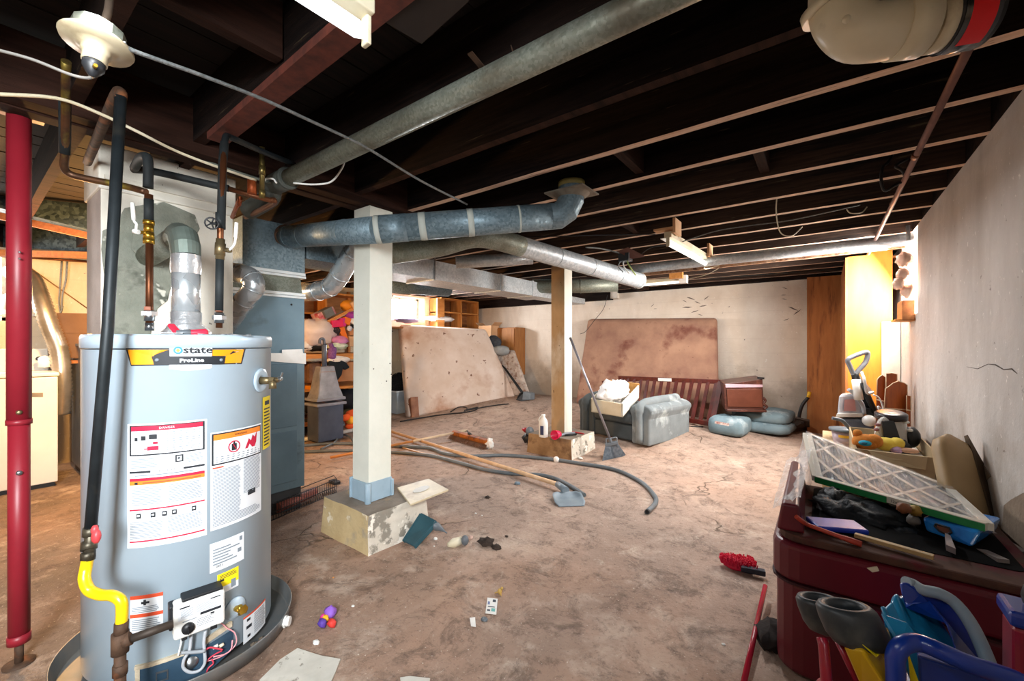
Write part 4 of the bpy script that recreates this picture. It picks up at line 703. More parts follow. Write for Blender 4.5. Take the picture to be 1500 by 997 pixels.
mb = MB(); mb.tube([a, a+(b_-a).normalized()*.03], .052, 24); obj('end_band', mb, RUST, r)
mb = MB(); mb.beam(vp(922, 404, 4.5), vp(1325, 360, 3.5), .03, .035); tag(obj('furring_strip', mb, mat('rusty_strip', '9a6a48', 'c3a184', scale=12, stretch=(2, 2, 2), rough=.85, c3='5d3a28', s3=9)), 'stained wooden strip just beneath the far round duct', 'board')
mb = MB(); mb.tube([at_y(1000, 408, 6.6), at_y(1240, 391, 6.6)], .03, 12); tag(obj('dark_pipe', mb, BLACKI), 'black horizontal pipe high along the back wall over the plywood', 'pipe')
# PVC drain at upper right
PVC = mat('aged_pvc', 'ddd3b8', 'cfc4a6', scale=5, rough=.35, c3='a8977a', s3=6, t3=.58, c4='8d7a5c', s4=22, t4=.7)
r = thing('drain_pipe', 'aged white plastic drain elbow with rubber and steel coupling under the ceiling', 'pipe', vp(1250, 30, .95))
PD = .93; e0 = vp(1236, -70, PD*1.05); c1 = [e0, vp(1228, -20, PD*1.02), vp(1232, 22, PD), vp(1256, 47, PD*.985), vp(1290, 47, PD*.97), vp(1312, 43, PD*.965)]
mb = MB(); mb.tube(cr(c1, 6), .056, 32); obj('elbow', mb, PVC, r)
e1, e2 = vp(1310, 43, PD*.965), vp(1352, 38, PD*.955); mb = MB(); mb.tube([e1, e2], .060, 32); mb.tube([vp(1222, 0, PD*1.01), vp(1226, 12, PD*1.01)], .066, 32); obj('hub', mb, PVC, r)
mb = MB(); mb.tube([e2, vp(1385, 32, PD*.95)], .056, 32); obj('pipe_length', mb, PVC, r)
f1, f2 = vp(1378, 33, PD*.952), vp(1440, 22, PD*.935); mb = MB(); mb.tube([f1, f2], .059, 32); o = obj('coupling', mb, BLACKP, r)
d_ = (f2-f1); mb = MB(); mb.tube([f1+d_*.06, f1+d_*.88], .0615, 32); obj('steel_band', mb, mat('clamp_steel', '7d8287', '3f4347', scale=2, stretch=(12, 1, 1), rough=.25, metal=.9), o)
dn = d_.normalized(); tc = (CAM-f1).normalized(); tn = (tc-dn*tc.dot(dn)).normalized(); sd = dn.cross(tn); mb = MB(); ctr = f1+d_*.48
mb.grid(lambda s, t: ctr+dn*(s-.5)*.042+(tn*cos((t-.5)*1.5+.1)+sd*sin((t-.5)*1.5+.1))*.0625, 1, 10, 0, True); obj('red_label', mb, mat('coupling_red', 'e8141c', 'd81018', rough=.35), o)
for (u, v) in ((1240, 28), (1289, 35)): mb = MB(); q = vp(u, v, PD*.97); mb.ball(q-(q-CAM).normalized()*.054, .008, 0, n=10); obj('moulded_dot', mb, PVC, r)
# fluorescent fixtures
def fixture(label, a, b_, out, lit, tm):
    r = thing('fluorescent_fixture', label, 'lamp', (a+b_)/2); d_ = (b_-a).normalized(); up = V(0, 0, 1); s = d_.cross(up).normalized()
    mb = MB(); mb.beam(a+up*.05, b_+up*.05, .055, .045); obj('channel', mb, CREAM, r, bevel=.004)
    if not lit: mb = MB(); mb.beam(a+up*.026+s*out*.03, b_+up*.026+s*out*.03, .05, .004); obj('reflector', mb, WHITEP, r)
    for q, k in ((a, 1), (b_, -1)): mb = MB(); mb.beam(q+d_*k*.0, q+d_*k*.012, .026, .075, up); obj('lamp_holder', mb, CREAM, r, bevel=.003)
    mb = MB(); mb.tube([a+d_*.012-up*.012, a+d_*.03-up*.012, b_-d_*.03-up*.012, b_-d_*.012-up*.012], [.012, .019, .019, .012], 20); obj('tube', mb, tm, r)
    return r
e = vp(540, 46, .98); fixture('lit fluorescent fixture at the top above the water heater', e+V(-.02, -1.15, .0), e, 1, True, LAMPON)
a, b_ = vp(972, 357, 2.95), vp(1037, 385, 3.7); a.z = b_.z = max(2.06, a.z)
a, b_ = at_z(978, 353, 2.02), at_z(1035, 385, 2.02)
fr = fixture('white fluorescent fixture hung on blocks under the middle of the far joists', a, b_, -1, False, TUBEOFF)
mb = MB(); mb.box((a.x-.10, a.y-.02, a.z+.085), (a.x+.06, a.y+.06, a.z+.10)); mb.box((a.x+.045, a.y-.03, a.z+.05), (a.x+.065, a.y+.13, HJ+.0)); obj('hanger_block', mb, CARDP, fr)
mb = MB(); mb.box((b_.x+.03, b_.y-.12, b_.z+.04), (b_.x+.05, b_.y+.02, HJ)); obj('hanger_block', mb, CARDP, fr)
mb = MB(); mb.tube(cr([b_, b_+V(-.02, .0, -.05), b_+V(.05, 0, -.05), b_+V(.18, .02, -.0)], 5), .003, 6); obj('loose_wire', mb, CREAM, fr)
a, b_ = at_y(944, 413, 5.6), at_y(1002, 408, 5.6); mb = MB(); r = thing('fluorescent_fixture', 'far white fluorescent fixture seen edge-on near the back wall', 'lamp', a)
mb.beam(a, b_, .06, .05); obj('channel', mb, CREAM, r, bevel=.004); mb = MB(); mb.tube([a-V(0, .02, .04), b_-V(0, .02, .04)], .017, 12); obj('tube', mb, TUBEOFF, r); mb = MB(); mb.box((b_.x-.05, b_.y-.05, b_.z-.06), (b_.x+.04, b_.y+.04, b_.z+.04)); obj('end_cap', mb, WHITEP, r)
mb = MB(); q = at_y(993, 402, 5.5); mb.box((q.x-.1, q.y-.03, q.z-.05), (q.x+.06, q.y+.03, q.z+.06)); obj('wood_block', mb, PINE, r); mb = MB(); mb.tube([q, V(q.x, q.y, HJ)], .006, 6); mb.tube([a, V(a.x, a.y, HJ)], .006, 6); obj('hanger_wire', mb, STEEL, r)
# porcelain lampholder
LK = mat('porcelain', 'b8ac92', 'a3977b', scale=12, rough=.35, c3='8a7a62', s3=10, t3=.6); r = thing('lamp_holder', 'old porcelain lampholder on a round metal box hanging at upper left', 'lamp', vp(140, 70, .95))
ax = V(.10, -.12, -1).normalized(); c_ = vp(143, 62, .95)
mb = MB(); mb.lathe([(0, -.036), (.046, -.034), (.046, 0), (.044, .002)], c_, ax, 12, 0, False); obj('junction_box', mb, GALVP, r)
mb = MB(); mb.lathe([(.03, .0), (.060, 0), (.064, .004), (.062, .009), (.04, .013), (.026, .018), (.026, .03), (.022, .034), (.022, .052), (.018, .054)], c_, ax, 28); obj('porcelain_base', mb, LK, r)
mb = MB(); mb.lathe([(.0, .05), (.02, .052), (.019, .066), (.012, .078), (.006, .086), (0, .088)], c_, ax, 18); obj('plug_adapter', mb, BLACKP, r)
mb = MB(); mb.tube(cr([c_-ax*.03, vp(158, 18, .96), vp(163, -30, 1.0)], 5), .0075, 10); obj('conduit', mb, mat('conduit_rust', '5f5046', '7b6a5c', rough=.6, metal=.4), r)
mb = MB(); mb.tube(cr([c_+ax*.07+V(.012, 0, 0), c_+ax*.072+V(.03, 0, 0)], 3), .004, 6); mb.tube([c_+ax*.055-V(.02, 0, 0), c_+ax*.06-V(.034, 0, 0)], .003, 6); obj('pull_switch', mb, BRASS, r)
def cable(label, pts, R, m, name='cable', cat='cable', n=8): mb = MB(); mb.tube(pts, R, n); return tag(obj(name, mb, m), label, cat)
ARM = mat('armoured_cable', '8b8f8f', '6d7272', scale=60, rough=.5, metal=.5, bump=.5, bscale=160)
cable('thin grey cord drooping from the lampholder to the left', pxpath([(138, 112), (125, 114), (100, 108), (50, 88), (0, 74), (-60, 60)], .97, .9), .0035, mat('cord_grey', '77746f', '6a6762'))
cable('grey armoured cable swooping from lampholder to the middle round duct', pxpath([(180, 62), (190, 72), (230, 87), (300, 112), (387, 146), (455, 177), (509, 202), (545, 221), (617, 265), (684, 299)], .95, 2.35), .0052, ARM)
cable('pale yellow cable running past the pipes toward the chimney top', pxpath([(-60, 135), (0, 138), (60, 141), (100, 148), (150, 168), (200, 192), (260, 222), (320, 245), (375, 264)], 1.25, 2.0), .0058, CREAM)
cable('grey conduit strapped beside the chimney top edge', pxpath([(185, 200), (260, 222), (340, 250), (420, 275)], 1.9, 2.2), .008, mat('conduit_green', '6e7266', '5a5e54'))
cable('white cable loop hanging beside the thick galvanised pipe end', pxpath([(430, 268), (460, 270), (485, 266), (500, 248), (505, 236)], 2.1, 2.1), .0045, WHITEP)
cable('white cable curl left of the thick pipe coupling', pxpath([(385, 268), (390, 262), (400, 262), (405, 268)], 2.1, 2.1), .0045, WHITEP)
for i, (uv, d0, d1, lb) in enumerate([([(600, 368), (735, 350), (850, 345), (960, 343)], 3.6, 3.2, 'thin dark wire stretched below the joists left of the hung fixture'),
    ([(858, 362), (880, 364), (905, 370), (918, 378)], 3.7, 4.0, 'grey armoured cable entering the ceiling junction box'), ([(935, 375), (955, 362), (985, 358), (1005, 352)], 3.9, 3.3, 'thin cable between junction box and hung fixture'),
    ([(1005, 352), (1050, 338), (1100, 330), (1160, 322), (1260, 300)], 3.3, 2.8, 'thin wire following the joists right of the hung fixture'), ([(1139, 280), (1137, 310), (1143, 340), (1160, 345), (1175, 332)], 2.9, 3.1, 'thin white wire loop dangling from a far joist'),
    ([(1240, 306), (1246, 312), (1262, 311), (1270, 303)], 2.9, 2.9, 'short pale wire loop stapled to a joist near the slanting thin pipe'), ([(890, 432), (884, 452), (870, 470), (858, 485), (850, 489)], 6.7, 6.7, 'black wire curving down the back wall above the pink mattress'),
    ([(1010, 408), (1035, 402), (1055, 390), (1040, 386)], 4.8, 4.2, 'thin white wire looping below the hung fixture')]):
    cable(lb, pxpath(uv, d0, d1), .004 if i not in (1,) else .007, [BLACKP, ARM, BLACKP, ARM, CREAM, CREAM, BLACKP, CREAM][i])
cable('black cable loop hanging between joists at the right', pxpath([(1318, 205), (1302, 236), (1293, 245), (1291, 265), (1296, 279), (1310, 272), (1325, 263), (1322, 250), (1312, 243), (1330, 232)], 2.2, 2.2), .007, BLACKP)
r = thing('junction_box', 'open ceiling junction box with loose wires under a reddish bracket', 'box', vp(915, 375, 3.9)); mb = MB(); c_ = vp(916, 378, 3.9)
mb.box((c_.x-.05, c_.y-.05, c_.z-.03), (c_.x+.05, c_.y+.05, c_.z+.04)); obj('box_body', mb, DGREY, r); mb = MB(); mb.prism([vp(905, 369, 3.85), vp(920, 364, 3.85), vp(944, 376, 3.85), (vp(925, 379, 3.85))], (0, 0, .012)); obj('bracket', mb, mat('red_bracket', '8e6458', '7a5046', rough=.7), r)
for i, m_ in enumerate((ARM, WHITEP, mat('wire_green', 'a9b86a', '95a458'))):
    mb = MB(); mb.tube(cr([c_+V(-.03+.02*i, 0, 0), c_+V(-.06+.05*i, -.02, -.07), c_+V(-.02+.06*i, .0, -.13-.02*i)], 5), .006, 6); obj('wire', mb, m_, r)
mb = MB(); q = vp(1345, 340, 2.9); mb.tube([vp(1330, 330, 3.1), vp(1331, 352, 3.1)], .012, 8); tag(obj('pipe_stub', mb, GALVL), 'short vertical pipe stub at the end of the far duct by the window', 'pipe')
# ---------------------------------------------------------------- things on the floor, middle
def onfl(uv, dz): return [fl(u, v)+V(0, 0, dz) for u, v in uv]
def lift(p, dz): return V(p.x, p.y, fh(p.x, p.y)+dz)
POLEW = mat('pole_wood', 'd8b48e', 'c79d74', scale=5, stretch=(3, 3, 3), rough=.5); HOSE = mat('hose_grey', '6c757b', '5b6368', rough=.45)
r = thing('floor_scoop', 'grey plastic scoop with a long pale wooden handle lying across the floor', 'shovel', fl(845, 745))
a, b_ = lift(fl(560, 632), .045), lift(fl(818, 718), .05); mb = MB(); mb.tube([a, b_], .019, 14); obj('handle', mb, POLEW, r)
SCOOP = mat('scoop_grey', '8d9aa3', '77848d', rough=.45); c_ = fl(828, 725); e = fl(846, 757); d_ = (e-c_).normalized(); s = V(d_.y, -d_.x, 0); L_ = .245
def sc(a_, t):
    w_ = .035+.085*sst(t*3.2)-.02*sst((t-.75)*4); x = (a_-.5)*2; z = .05*(1-t)*abs(x)**4*sst(t*4)+.045*(1-sst(t*3))*(1-.5*abs(x)**2)+.004
    return c_+d_*L_*t+s*w_*x+V(0, 0, z)
mb = MB(); mb.grid(sc, 14, 12); o = obj('scoop_pan', mb, SCOOP, r, solid=.004); mb = MB(); mb.tube([b_-(b_-a).normalized()*.01, c_+V(0, 0, .05)+d_*.03], [.026, .03], 14); obj('socket', mb, SCOOP, r)
mb = MB(); mb.beam(lift(fl(560, 648), .008), lift(fl(720, 692), .008), .018, .008); tag(obj('thin_lath', mb, POLEW), 'thin pale lath lying beside the long scoop handle', 'lath')
r = thing('push_broom', 'push broom with worn orange-brown wooden head lying on the floor', 'broom', fl(690, 645))
a, b_ = lift(fl(484, 674), .03), lift(fl(684, 640), .09); mb = MB(); mb.tube([a, a+(b_-a)*.55], .0145, 12); obj('handle', mb, mat('broom_handle', 'c98447', 'b5733c', rough=.5), r); mb = MB(); mb.tube([a+(b_-a)*.55, b_], .016, 12); obj('handle_sleeve', mb, mat('handle_pale', 'e2cdb0', 'd2b898', rough=.5), r)
h0, h1 = lift(fl(664, 642), .075), lift(fl(716, 657), .075); hd = (h1-h0).normalized(); mb = MB(); mb.tube([h0, h0+hd*.02, h1-hd*.02, h1], [.03, .04, .04, .033], 10, sm=False); obj('head_block', mb, mat('worn_orange_wood', 'b5661f', '8d4c1c', scale=10, rough=.6, c3='5c3216', s3=12), r, bevel=.003)
mb = MB(); sd_ = V(-hd.y, hd.x, 0); sd_ = sd_ if sd_.dot(CAM-h0) > 0 else -sd_
for i in range(70):
    for k in range(3): q = h0+(h1-h0)*(i/69.); q2 = q+sd_*(.01+.015*k)+V(0, 0, -.02); mb.beam(q2, q2+sd_*(.045+random.uniform(-.01, .01))+V(0, 0, -.045), .004, .004)
o = obj('bristles', mb, mat('bristle_brown', '5b3b26', '7b5236'), r); o['kind'] = 'stuff'
mb = MB(); q = (h0+h1)/2; mb.beam(b_, q+V(0, 0, .035), .012, .012); mb.beam(b_+V(0, 0, .0), q+hd*.1+V(0, 0, .01), .008, .008); mb.beam(q+hd*.02+V(0, 0, .03), q-hd*.03+V(0, 0, .045), .035, .02); obj('metal_brace', mb, DGREY, r)
mb = MB(); mb.ball(h1+hd*.02+V(0, 0, -.01), (.05, .04, .055), .5, 3, 5, 20); tag(obj('plastic_bag_scrap', mb, PAPER), 'small white plastic bag crumpled on the end of the push broom', 'bag')
hz = .018
r = thing('grey_hose', 'long grey hose curving past the plinth to an open end', 'hose', fl(950, 752))
P = onfl([(440, 655), (480, 652), (530, 652), (590, 656), (628, 658), (650, 666), (685, 670), (740, 669), (800, 674), (850, 681), (900, 690), (938, 708), (958, 728), (960, 740), (948, 753)], hz); mb = MB(); mb.tube(cr(P, 7), .0175, 14); obj('hose_body', mb, HOSE, r)
mb = MB(); e = P[-1]; dd = (P[-1]-P[-2]).normalized(); mb.tube([e-dd*.01, e+dd*.004], .0195, 14, caps=False); mb.tube([e, e+dd*.001], .014, 14); obj('hose_end', mb, BLACKP, r)
r = thing('grey_hose', 'shorter grey hose lying between the scoop handle and the longer hose', 'hose', fl(855, 727))
P = onfl([(440, 664), (520, 662), (620, 668), (665, 678), (710, 690), (750, 696), (790, 698), (815, 704), (840, 717), (856, 728)], hz); mb = MB(); mb.tube(cr(P, 7), .0165, 14); obj('hose_body', mb, HOSE, r)
P = onfl([(520, 655), (514, 645), (505, 640), (497, 641)], .03)+onfl([(490, 650), (470, 660)], .02); mb = MB(); mb.tube(cr(P, 6), .012, 10); tag(obj('hose_loop', mb, HOSE), 'short dark hose loop lying over the white plastic pipe', 'hose')
mb = MB(); mb.tube([lift(fl(440, 648), .028), lift(fl(545, 627), .028)], .026, 18); tag(obj('white_pipe', mb, WHITEP), 'white plastic pipe lying on the floor behind the near post', 'pipe')
mb = MB(); mb.tube(cr(onfl([(452, 634), (462, 633), (466, 637), (458, 642), (452, 641)], .012), 6), .01, 10); tag(obj('pipe_curl', mb, WHITEP), 'small white tubing curl beside the furnace corner', 'tube')
# near plinth surroundings
p = [at_z(582, 716, .235), at_z(628, 703, .245), at_z(657, 719, .245), at_z(601, 741, .235)]
mb = MB(); mb.quadbox(p[0], p[3], p[2], p[1], (0, 0, .012)); r = thing('stained_board', 'cream stained board resting on the near plinth corner beside the post', 'board', at_z(620, 722, .235)); obj('board_panel', mb, mat('board_cream', 'd6c6a6', 'bfae8f', scale=6, rough=.5, c3='a8937a', s3=5), r, bevel=.002)
mb = MB(); c_ = (p[0]+p[1]+p[2]+p[3])/4+V(0, 0, .0135); x = (p[2]-p[3]).normalized(); y = (p[0]-p[3]).normalized()
mb.prism([c_+x*.07*cos(k*.7)*(1+.25*noise.noise(V(k, 2, 0)))+y*.045*sin(k*.7)*(1+.3*noise.noise(V(k, 5, 0))) for k in range(9)], (0, 0, .0015)); obj('paint_smear', mb, PAPER, r)
TEAL = mat('teal_plastic', '2e5560', '24464f', rough=.5); r = thing('teal_dustpan', 'dark teal dustpan leaning on the near concrete plinth with its handle out', 'dustpan', at_z(615, 795))
q = [at_d(591, 788, 2.62), at_d(607, 799, 2.55), at_d(640, 765, 2.66), at_d(617, 753, 2.74)]; q[0].z = .01; q[1].z = .01
mb = MB(); mb.quadbox(*q, (0, 0, .012)); mb.beam(q[0], q[3], .01, .03); mb.beam(q[1], q[2], .01, .03); obj('pan', mb, TEAL, r, bevel=.004)
hs = at_d(634, 772, 2.66); he = at_d(655, 777, 2.66); hs.z = .10; he.z = .045; mb = MB(); mb.tube(cr([hs, (hs+he)/2+V(0, 0, .005), he], 5), [.026]*4+[.022, .018, .014, .010, .006, .004, .004][:7], 12); obj('handle', mb, GREYP, r)
r = thing('light_bulb', 'grimy cream and grey bulb-shaped fitting lying on the floor near the teal dustpan', 'fitting', at_z(670, 795))
a, b_, c_ = at_z(656, 798, .02), at_z(676, 791, .025), at_z(690, 787, .02); mb = MB(); mb.tube([a, a+(b_-a)*.4, b_], [.012, .028, .024], 14); obj('base', mb, CREAM, r); mb = MB(); mb.ball(at_z(681, 791, .032), (.024, .024, .031), .03, 3, 1, 16); obj('bulb', mb, GREYP, r); mb = MB(); mb.ball(c_, (.017, .012, .012), .4, 3, 2, 10); obj('tip', mb, mat('pale_pink', 'd8b6a8', 'caa595'), r)
DEB = mat('black_debris', '2a211c', '473a32', scale=30, rough=.95)
def lump(u, v, rr, m, label, name='debris_clump', cat='debris', fr=3, amp=.5, hs_=.45, seed=0, n=12):
    mb = MB(); c = fl(u, v); mb.ball((c.x, c.y, c.z+rr*hs_*.6), (rr, rr*.8, rr*hs_), amp, fr, seed, n); return tag(obj(name, mb, m), label, cat)
lump(713, 797, .05, DEB, 'black burnt-looking debris clump right of the grimy bulb fitting', seed=3); lump(727, 803, .03, DEB, 'small black scrap at the end of the burnt debris clump', seed=8)
lump(638, 790, .014, WHITEP, 'tiny white plastic cap on the floor below the teal dustpan', 'white_cap', 'loose_cap', amp=.1, hs_=.7)  # a small loose plastic cap
lump(758, 709, .03, mat('blue_scrap', '5d7180', '86949d'), 'small blue-grey scrap on the floor above the floor crack', 'scrap', 'scrap', seed=5)
lump(714, 729, .022, DEB, 'tiny blue-black scrap right of the near plinth', 'scrap', 'scrap', seed=6)
lump(742, 787 if 0 else 786, .012, DEB, 'tiny dark pebble right of the burnt debris', 'pebble', 'pebble', seed=9)
# cards, toys and scraps in the foreground
r = thing('photo_card', 'small white printed card lying on the foreground floor', 'card', at_z(718, 888)); q = [at_z(711, 898, .003), at_z(727, 900, .003), at_z(729, 877, .003), at_z(714, 875, .003)]
mb = MB(); mb.quadbox(*q, (0, 0, .0012)); obj('card_sheet', mb, PAPER, r)
def onq(q, s, t, dz): a = q[0]+(q[1]-q[0])*s; b_ = q[3]+(q[2]-q[3])*s; return a+(b_-a)*t+V(0, 0, dz)
for s0, t0_, s1, t1_, m_ in ((.1, .55, .3, .75, 'card_blue'), (.55, .75, .85, .92, 'card_dark'), (.5, .15, .85, .35, 'card_teal'), (.12, .15, .4, .25, 'card_dark'), (.15, .4, .8, .46, 'card_dark')):
    cc = {'card_blue': '6f7fa8', 'card_dark': '39424e', 'card_teal': '6db5b0'}[m_]; mb = MB(); mb.add([onq(q, s0, t0_, .0016), onq(q, s1, t0_, .0016), onq(q, s1, t1_, .0016), onq(q, s0, t1_, .0016)], [(0, 1, 2, 3)]); obj('printed_patch', mb, mat(m_, cc), r)
mb = MB(); mb.quadbox(at_z(690, 917, .002), at_z(697, 918, .002), at_z(696, 904, .002), at_z(688, 905, .002), (0, 0, .002)); tag(obj('paper_slip', mb, PAPER), 'tiny white paper slip left of the printed card', 'paper')
lump(710, 908, .016, GREYP, 'small dark wire twist just below the printed card', 'wire_twist', 'wire', seed=2)
mb = MB(); c = at_z(732, 866, .012); mb.ball(c, (.013, .01, .016), .2, 3, 3, 10); mb.ball(c+V(.006, .01, .014), (.008, .007, .008), .1, 3, 3, 8); mb.tube([c+V(-.005, -.005, 0), c+V(-.02, -.015, -.008)], .003, 6); mb.tube([c+V(.008, -.005, 0), c+V(.018, -.01, -.009)], .003, 6); tag(obj('figurine', mb, mat('ochre_plastic', 'c9a65c', 'b48f45')), 'tiny ochre plastic figurine above the printed card', 'toy')
r = thing('soft_toy', 'little purple, red and yellow cloth toy on the floor by the heater', 'toy', at_z(478, 908)); P_ = [((483, 896), .03, '8f5fc7', 'purple'), ((472, 912), .022, '5a3f9e', 'indigo'), ((486, 912), .022, 'd63c33', 'red'), ((477, 905), .017, 'f0b72c', 'yellow'), ((474, 903), .015, 'e0408a', 'pink')]
for (u, v), rr, cc, nm in P_: mb = MB(); mb.ball(at_z(u, v, rr*.8), (rr, rr*.8, rr*.8), .35, 3, rr*100, 14); obj('cloth_patch', mb, mat('toy_'+nm, cc, cc), r)
TILE = mat('grey_tile', 'b9b6ac', 'cfccc2', scale=7, rough=.5, c3='9b968a', s3=4, c4='8a857a', s4=20); mb = MB(); pts = [(436, 951), (470, 962), (499, 967), (492, 985), (478, 1015), (400, 1040), (380, 998), (410, 968)]
mb.prism([at_z(u, v, .002) for u, v in pts], (0, 0, .008)); r = tag(obj('broken_tile', mb, TILE, bevel=.002), 'large pale grey broken tile on the floor beside the drain pan', 'tile')
lump(456, 990, .013, mat('lime', 'c8e82c'), 'tiny lime green scrap lying on the pale broken tile', 'scrap', 'scrap', amp=.1)
mb = MB(); pts = [(586, 994), (600, 992), (630, 995), (628, 1010), (590, 1012)]; mb.prism([at_z(u, v, .002) for u, v in pts], (0, 0, .006)); tag(obj('tile_chip', mb, TILE), 'pale tile chip at the very front edge of the floor', 'tile')
for i, (u, v, rr, lb) in enumerate([(463, 942, .016, 'white chip on the floor just above the broken tile'), (517, 888, .009, 'small white chip between the cloth toy and the printed card'), (697, 752, .008, 'tiny pale chip on the reddish floor right of the plinth'), (1060, 944, .008, 'pale seed-shaped chip on the floor left of the red bin'), (488, 846, .006, 'tiny orange crumb on the floor above the cloth toy'), (1176, 663, .012, 'small grey-white scrap on the floor left of the wrapped filter'), (636, 800, .006, 'tiny pale pebble near the foot of the near plinth'), (706, 755, .006, 'second tiny pale chip on the reddish floor')]): lump(u, v, rr, WHITEP if i != 4 else PINE, lb, 'chip', 'chip', seed=i, amp=.3)
mb = MB(); mb.tube([at_z(412, 928, .006), at_z(417, 916, .03)], .006, 8)
# basket at furnace foot
r = thing('wire_basket', 'low black wire basket holding a red-brown coil at the furnace foot', 'basket', at_z(430, 750)); x0, x1, y0, y1, z1 = -3.15, -2.95, 1.02, 1.62, .13
W0, W1 = at_z(388, 768, .0), at_z(493, 722, .0); wd = (W1-W0); n_ = 30; up = V(0, 0, .115); bk = V(-.16, .07, 0)
mb = MB()
for i in range(n_+1): q = W0+wd*i/n_; mb.tube([q+V(0, 0, .005), q+up], .0022, 4, sm=False); mb.tube([q+up, q+up+bk*.2], .0022, 4, sm=False); mb.tube([q+V(0, 0, .005), q+bk], .002, 4, sm=False)
o = obj('wire_mesh', mb, BLACKP, r); o['kind'] = 'stuff'
mb = MB()
for z in (.008, .06, .117): mb.tube([W0+V(0, 0, z), W1+V(0, 0, z)], .0035, 6)
mb.tube([W0+bk+V(0, 0, .1), W1+bk+V(0, 0, .1)], .0035, 6); mb.tube([W0+V(0, 0, .117), W0+bk+V(0, 0, .1)], .0035, 6); mb.tube([W1+V(0, 0, .117), W1+bk+V(0, 0, .1)], .0035, 6); obj('rim', mb, BLACKP, r)
mb = MB(); mb.tube([W0+bk*.5+wd*.15+V(0, 0, .05), W0+bk*.5+wd*.66+V(0, 0, .06)], .038, 14); obj('coil', mb, mat('coil_red', '9a5b50', '6e3c36', scale=40, stretch=(6, 1, 1), rough=.6), r)
mb = MB(); q = fl(490, 708); mb.box((q.x-.05, q.y-.03, 0), (q.x+.05, q.y+.03, .03)); tag(obj('black_plug', mb, BLACKP, bevel=.006), 'small black plug block on the floor behind the wire basket', 'plug')
# ---------------------------------------------------------------- far plinth, broom, armchair
zt = .217
c = at_z(796, 640, zt); r = thing('bleach_jug', 'white plastic jug with dark label standing on the far plinth', 'bottle', c); JH = .25
mb = MB(Matrix.Translation(c)@Matrix.Diagonal((1, .72, 1, 1))); mb.lathe([(0, 0), (.05, .002), (.054, .01), (.054, .16), (.045, .19), (.022, .222), (.018, .228), (.018, .235)], n=22); obj('jug_body', mb, WHITEP, r)
mb = MB(Matrix.Translation(c)); mb.lathe([(.021, .232), (.021, .252), (.0, .254)], n=16); obj('cap', mb, WHITEP, r); mb = MB(); mb.tube(cr([c+V(-.035, -.01, .15), c+V(-.05, -.012, .19), c+V(-.03, -.008, .225), c+V(-.012, -.0, .232)], 5), .008, 8); obj('handle', mb, WHITEP, r)
mb = MB(); dv = (CAM-c); dv.z = 0; dv.normalize(); a0 = math.atan2(dv.y, dv.x); mb.grid(lambda s, t: c+V(.0552*cos(a0-.9+.8*s), .0552*.73*sin(a0-.9+.8*s), .03+.10*t), 6, 1); obj('label_print', mb, mat('navy_label', '3a4268', '2c3354'), r)
r = thing('red_cup', 'bright pink-red plastic cup lying on its side on the far plinth', 'cup', at_z(818, 632, zt)); a, b_ = at_z(812, 637, zt+.05), at_z(830, 633, zt+.04); ax = (b_-a).normalized()
mb = MB(); mb.lathe([(.0, .09), (.036, .09), (.052, 0), (.049, 0), (.034, .084), (0, .084)], a, ax, 22); obj('cup_body', mb, mat('pink_clear', 'e8305a', 'd42450', rough=.25), r)
r = thing('grey_tool', 'grey plastic nozzle tool lying across the far plinth edge with black grip', 'tool', at_z(830, 640, zt)); a, b_, c_ = at_z(809, 642, zt-.005), at_z(828, 635, zt+.03), at_z(842, 634, zt+.03)
mb = MB(); mb.tube(cr([a, b_, c_], 6), .014, 12); obj('nozzle', mb, mat('nozzle_grey', '8a8f96', '757a81'), r); mb = MB(); mb.tube([b_+V(0, -.01, -.012), c_+V(.02, 0, -.012)], .012, 8); obj('grip', mb, BLACKP, r)
mb = MB(); mb.beam(at_z(838, 632, zt+.01), at_z(855, 635, zt+.01), .02, .01); tag(obj('red_strip', mb, RED), 'short red plastic strip on the far plinth right of the post', 'strip')
r = thing('floor_polisher_disc', 'blue-grey round disc gadget lying behind the far plinth beside the jug', 'gadget', fl(776, 648)); c = fl(776, 650)+V(0, 0, .16); mb = MB(); mb.lathe([(0, -.02), (.05, -.015), (.055, 0), (.05, .015), (0, .02)], c, V(.8, -.5, .2), 20); obj('disc', mb, GREYP, r)
mb = MB(); mb.ball(c+V(-.09, .03, -.0), (.05, .03, .03), .5, 3, 2, 10); obj('red_part', mb, RED, r); mb = MB(); mb.ball(c+V(-.03, -.01, -.09), (.07, .05, .06), .5, 3, 4, 12); obj('dark_part', mb, BLACKP, r)
lump(815, 676, .035, WHITEP, 'round white plastic knob on the floor at the foot of the far plinth', 'knob', 'knob', amp=.05, hs_=1.0)
lump(850, 672, .03, WHITEW, 'crumbled mortar chips at the foot of the far plinth', 'mortar_chip', 'rubble', amp=.6)
# broom
h = lift(fl(893, 662), 0); b0 = lift(fl(884, 674), .0); b1 = lift(fl(915, 667), .0); mid = (b0+b1)/2; hd = at_d(899, 655, 4.55); top = at_d(835, 494, 4.62); ferr = at_d(893, 641, 4.56)
r = thing('angle_broom', 'grey angled broom leaning with its handle against the far post', 'broom', mid)
mb = MB(); mb.tube([ferr, top], .0135, 12); obj('handle', mb, mat('handle_metal', '9b9ba3', '86868f', rough=.3, metal=.6), r)
A_ = [at_d(888, 651, 4.56), at_d(903, 648, 4.56)]; W_ = [mid+(b0-mid)*1.0, mid+(b1-mid)*1.0]
mb = MB(); 
for i in range(40):
    t = i/39; q0 = A_[0]+(A_[1]-A_[0])*t; q1 = W_[0]+(W_[1]-W_[0])*t; 
    for k in (-1, 0, 1): o_ = V(.0, .012*k, 0); mb.beam(q0+o_, q1+o_*2.2, .005, .004)
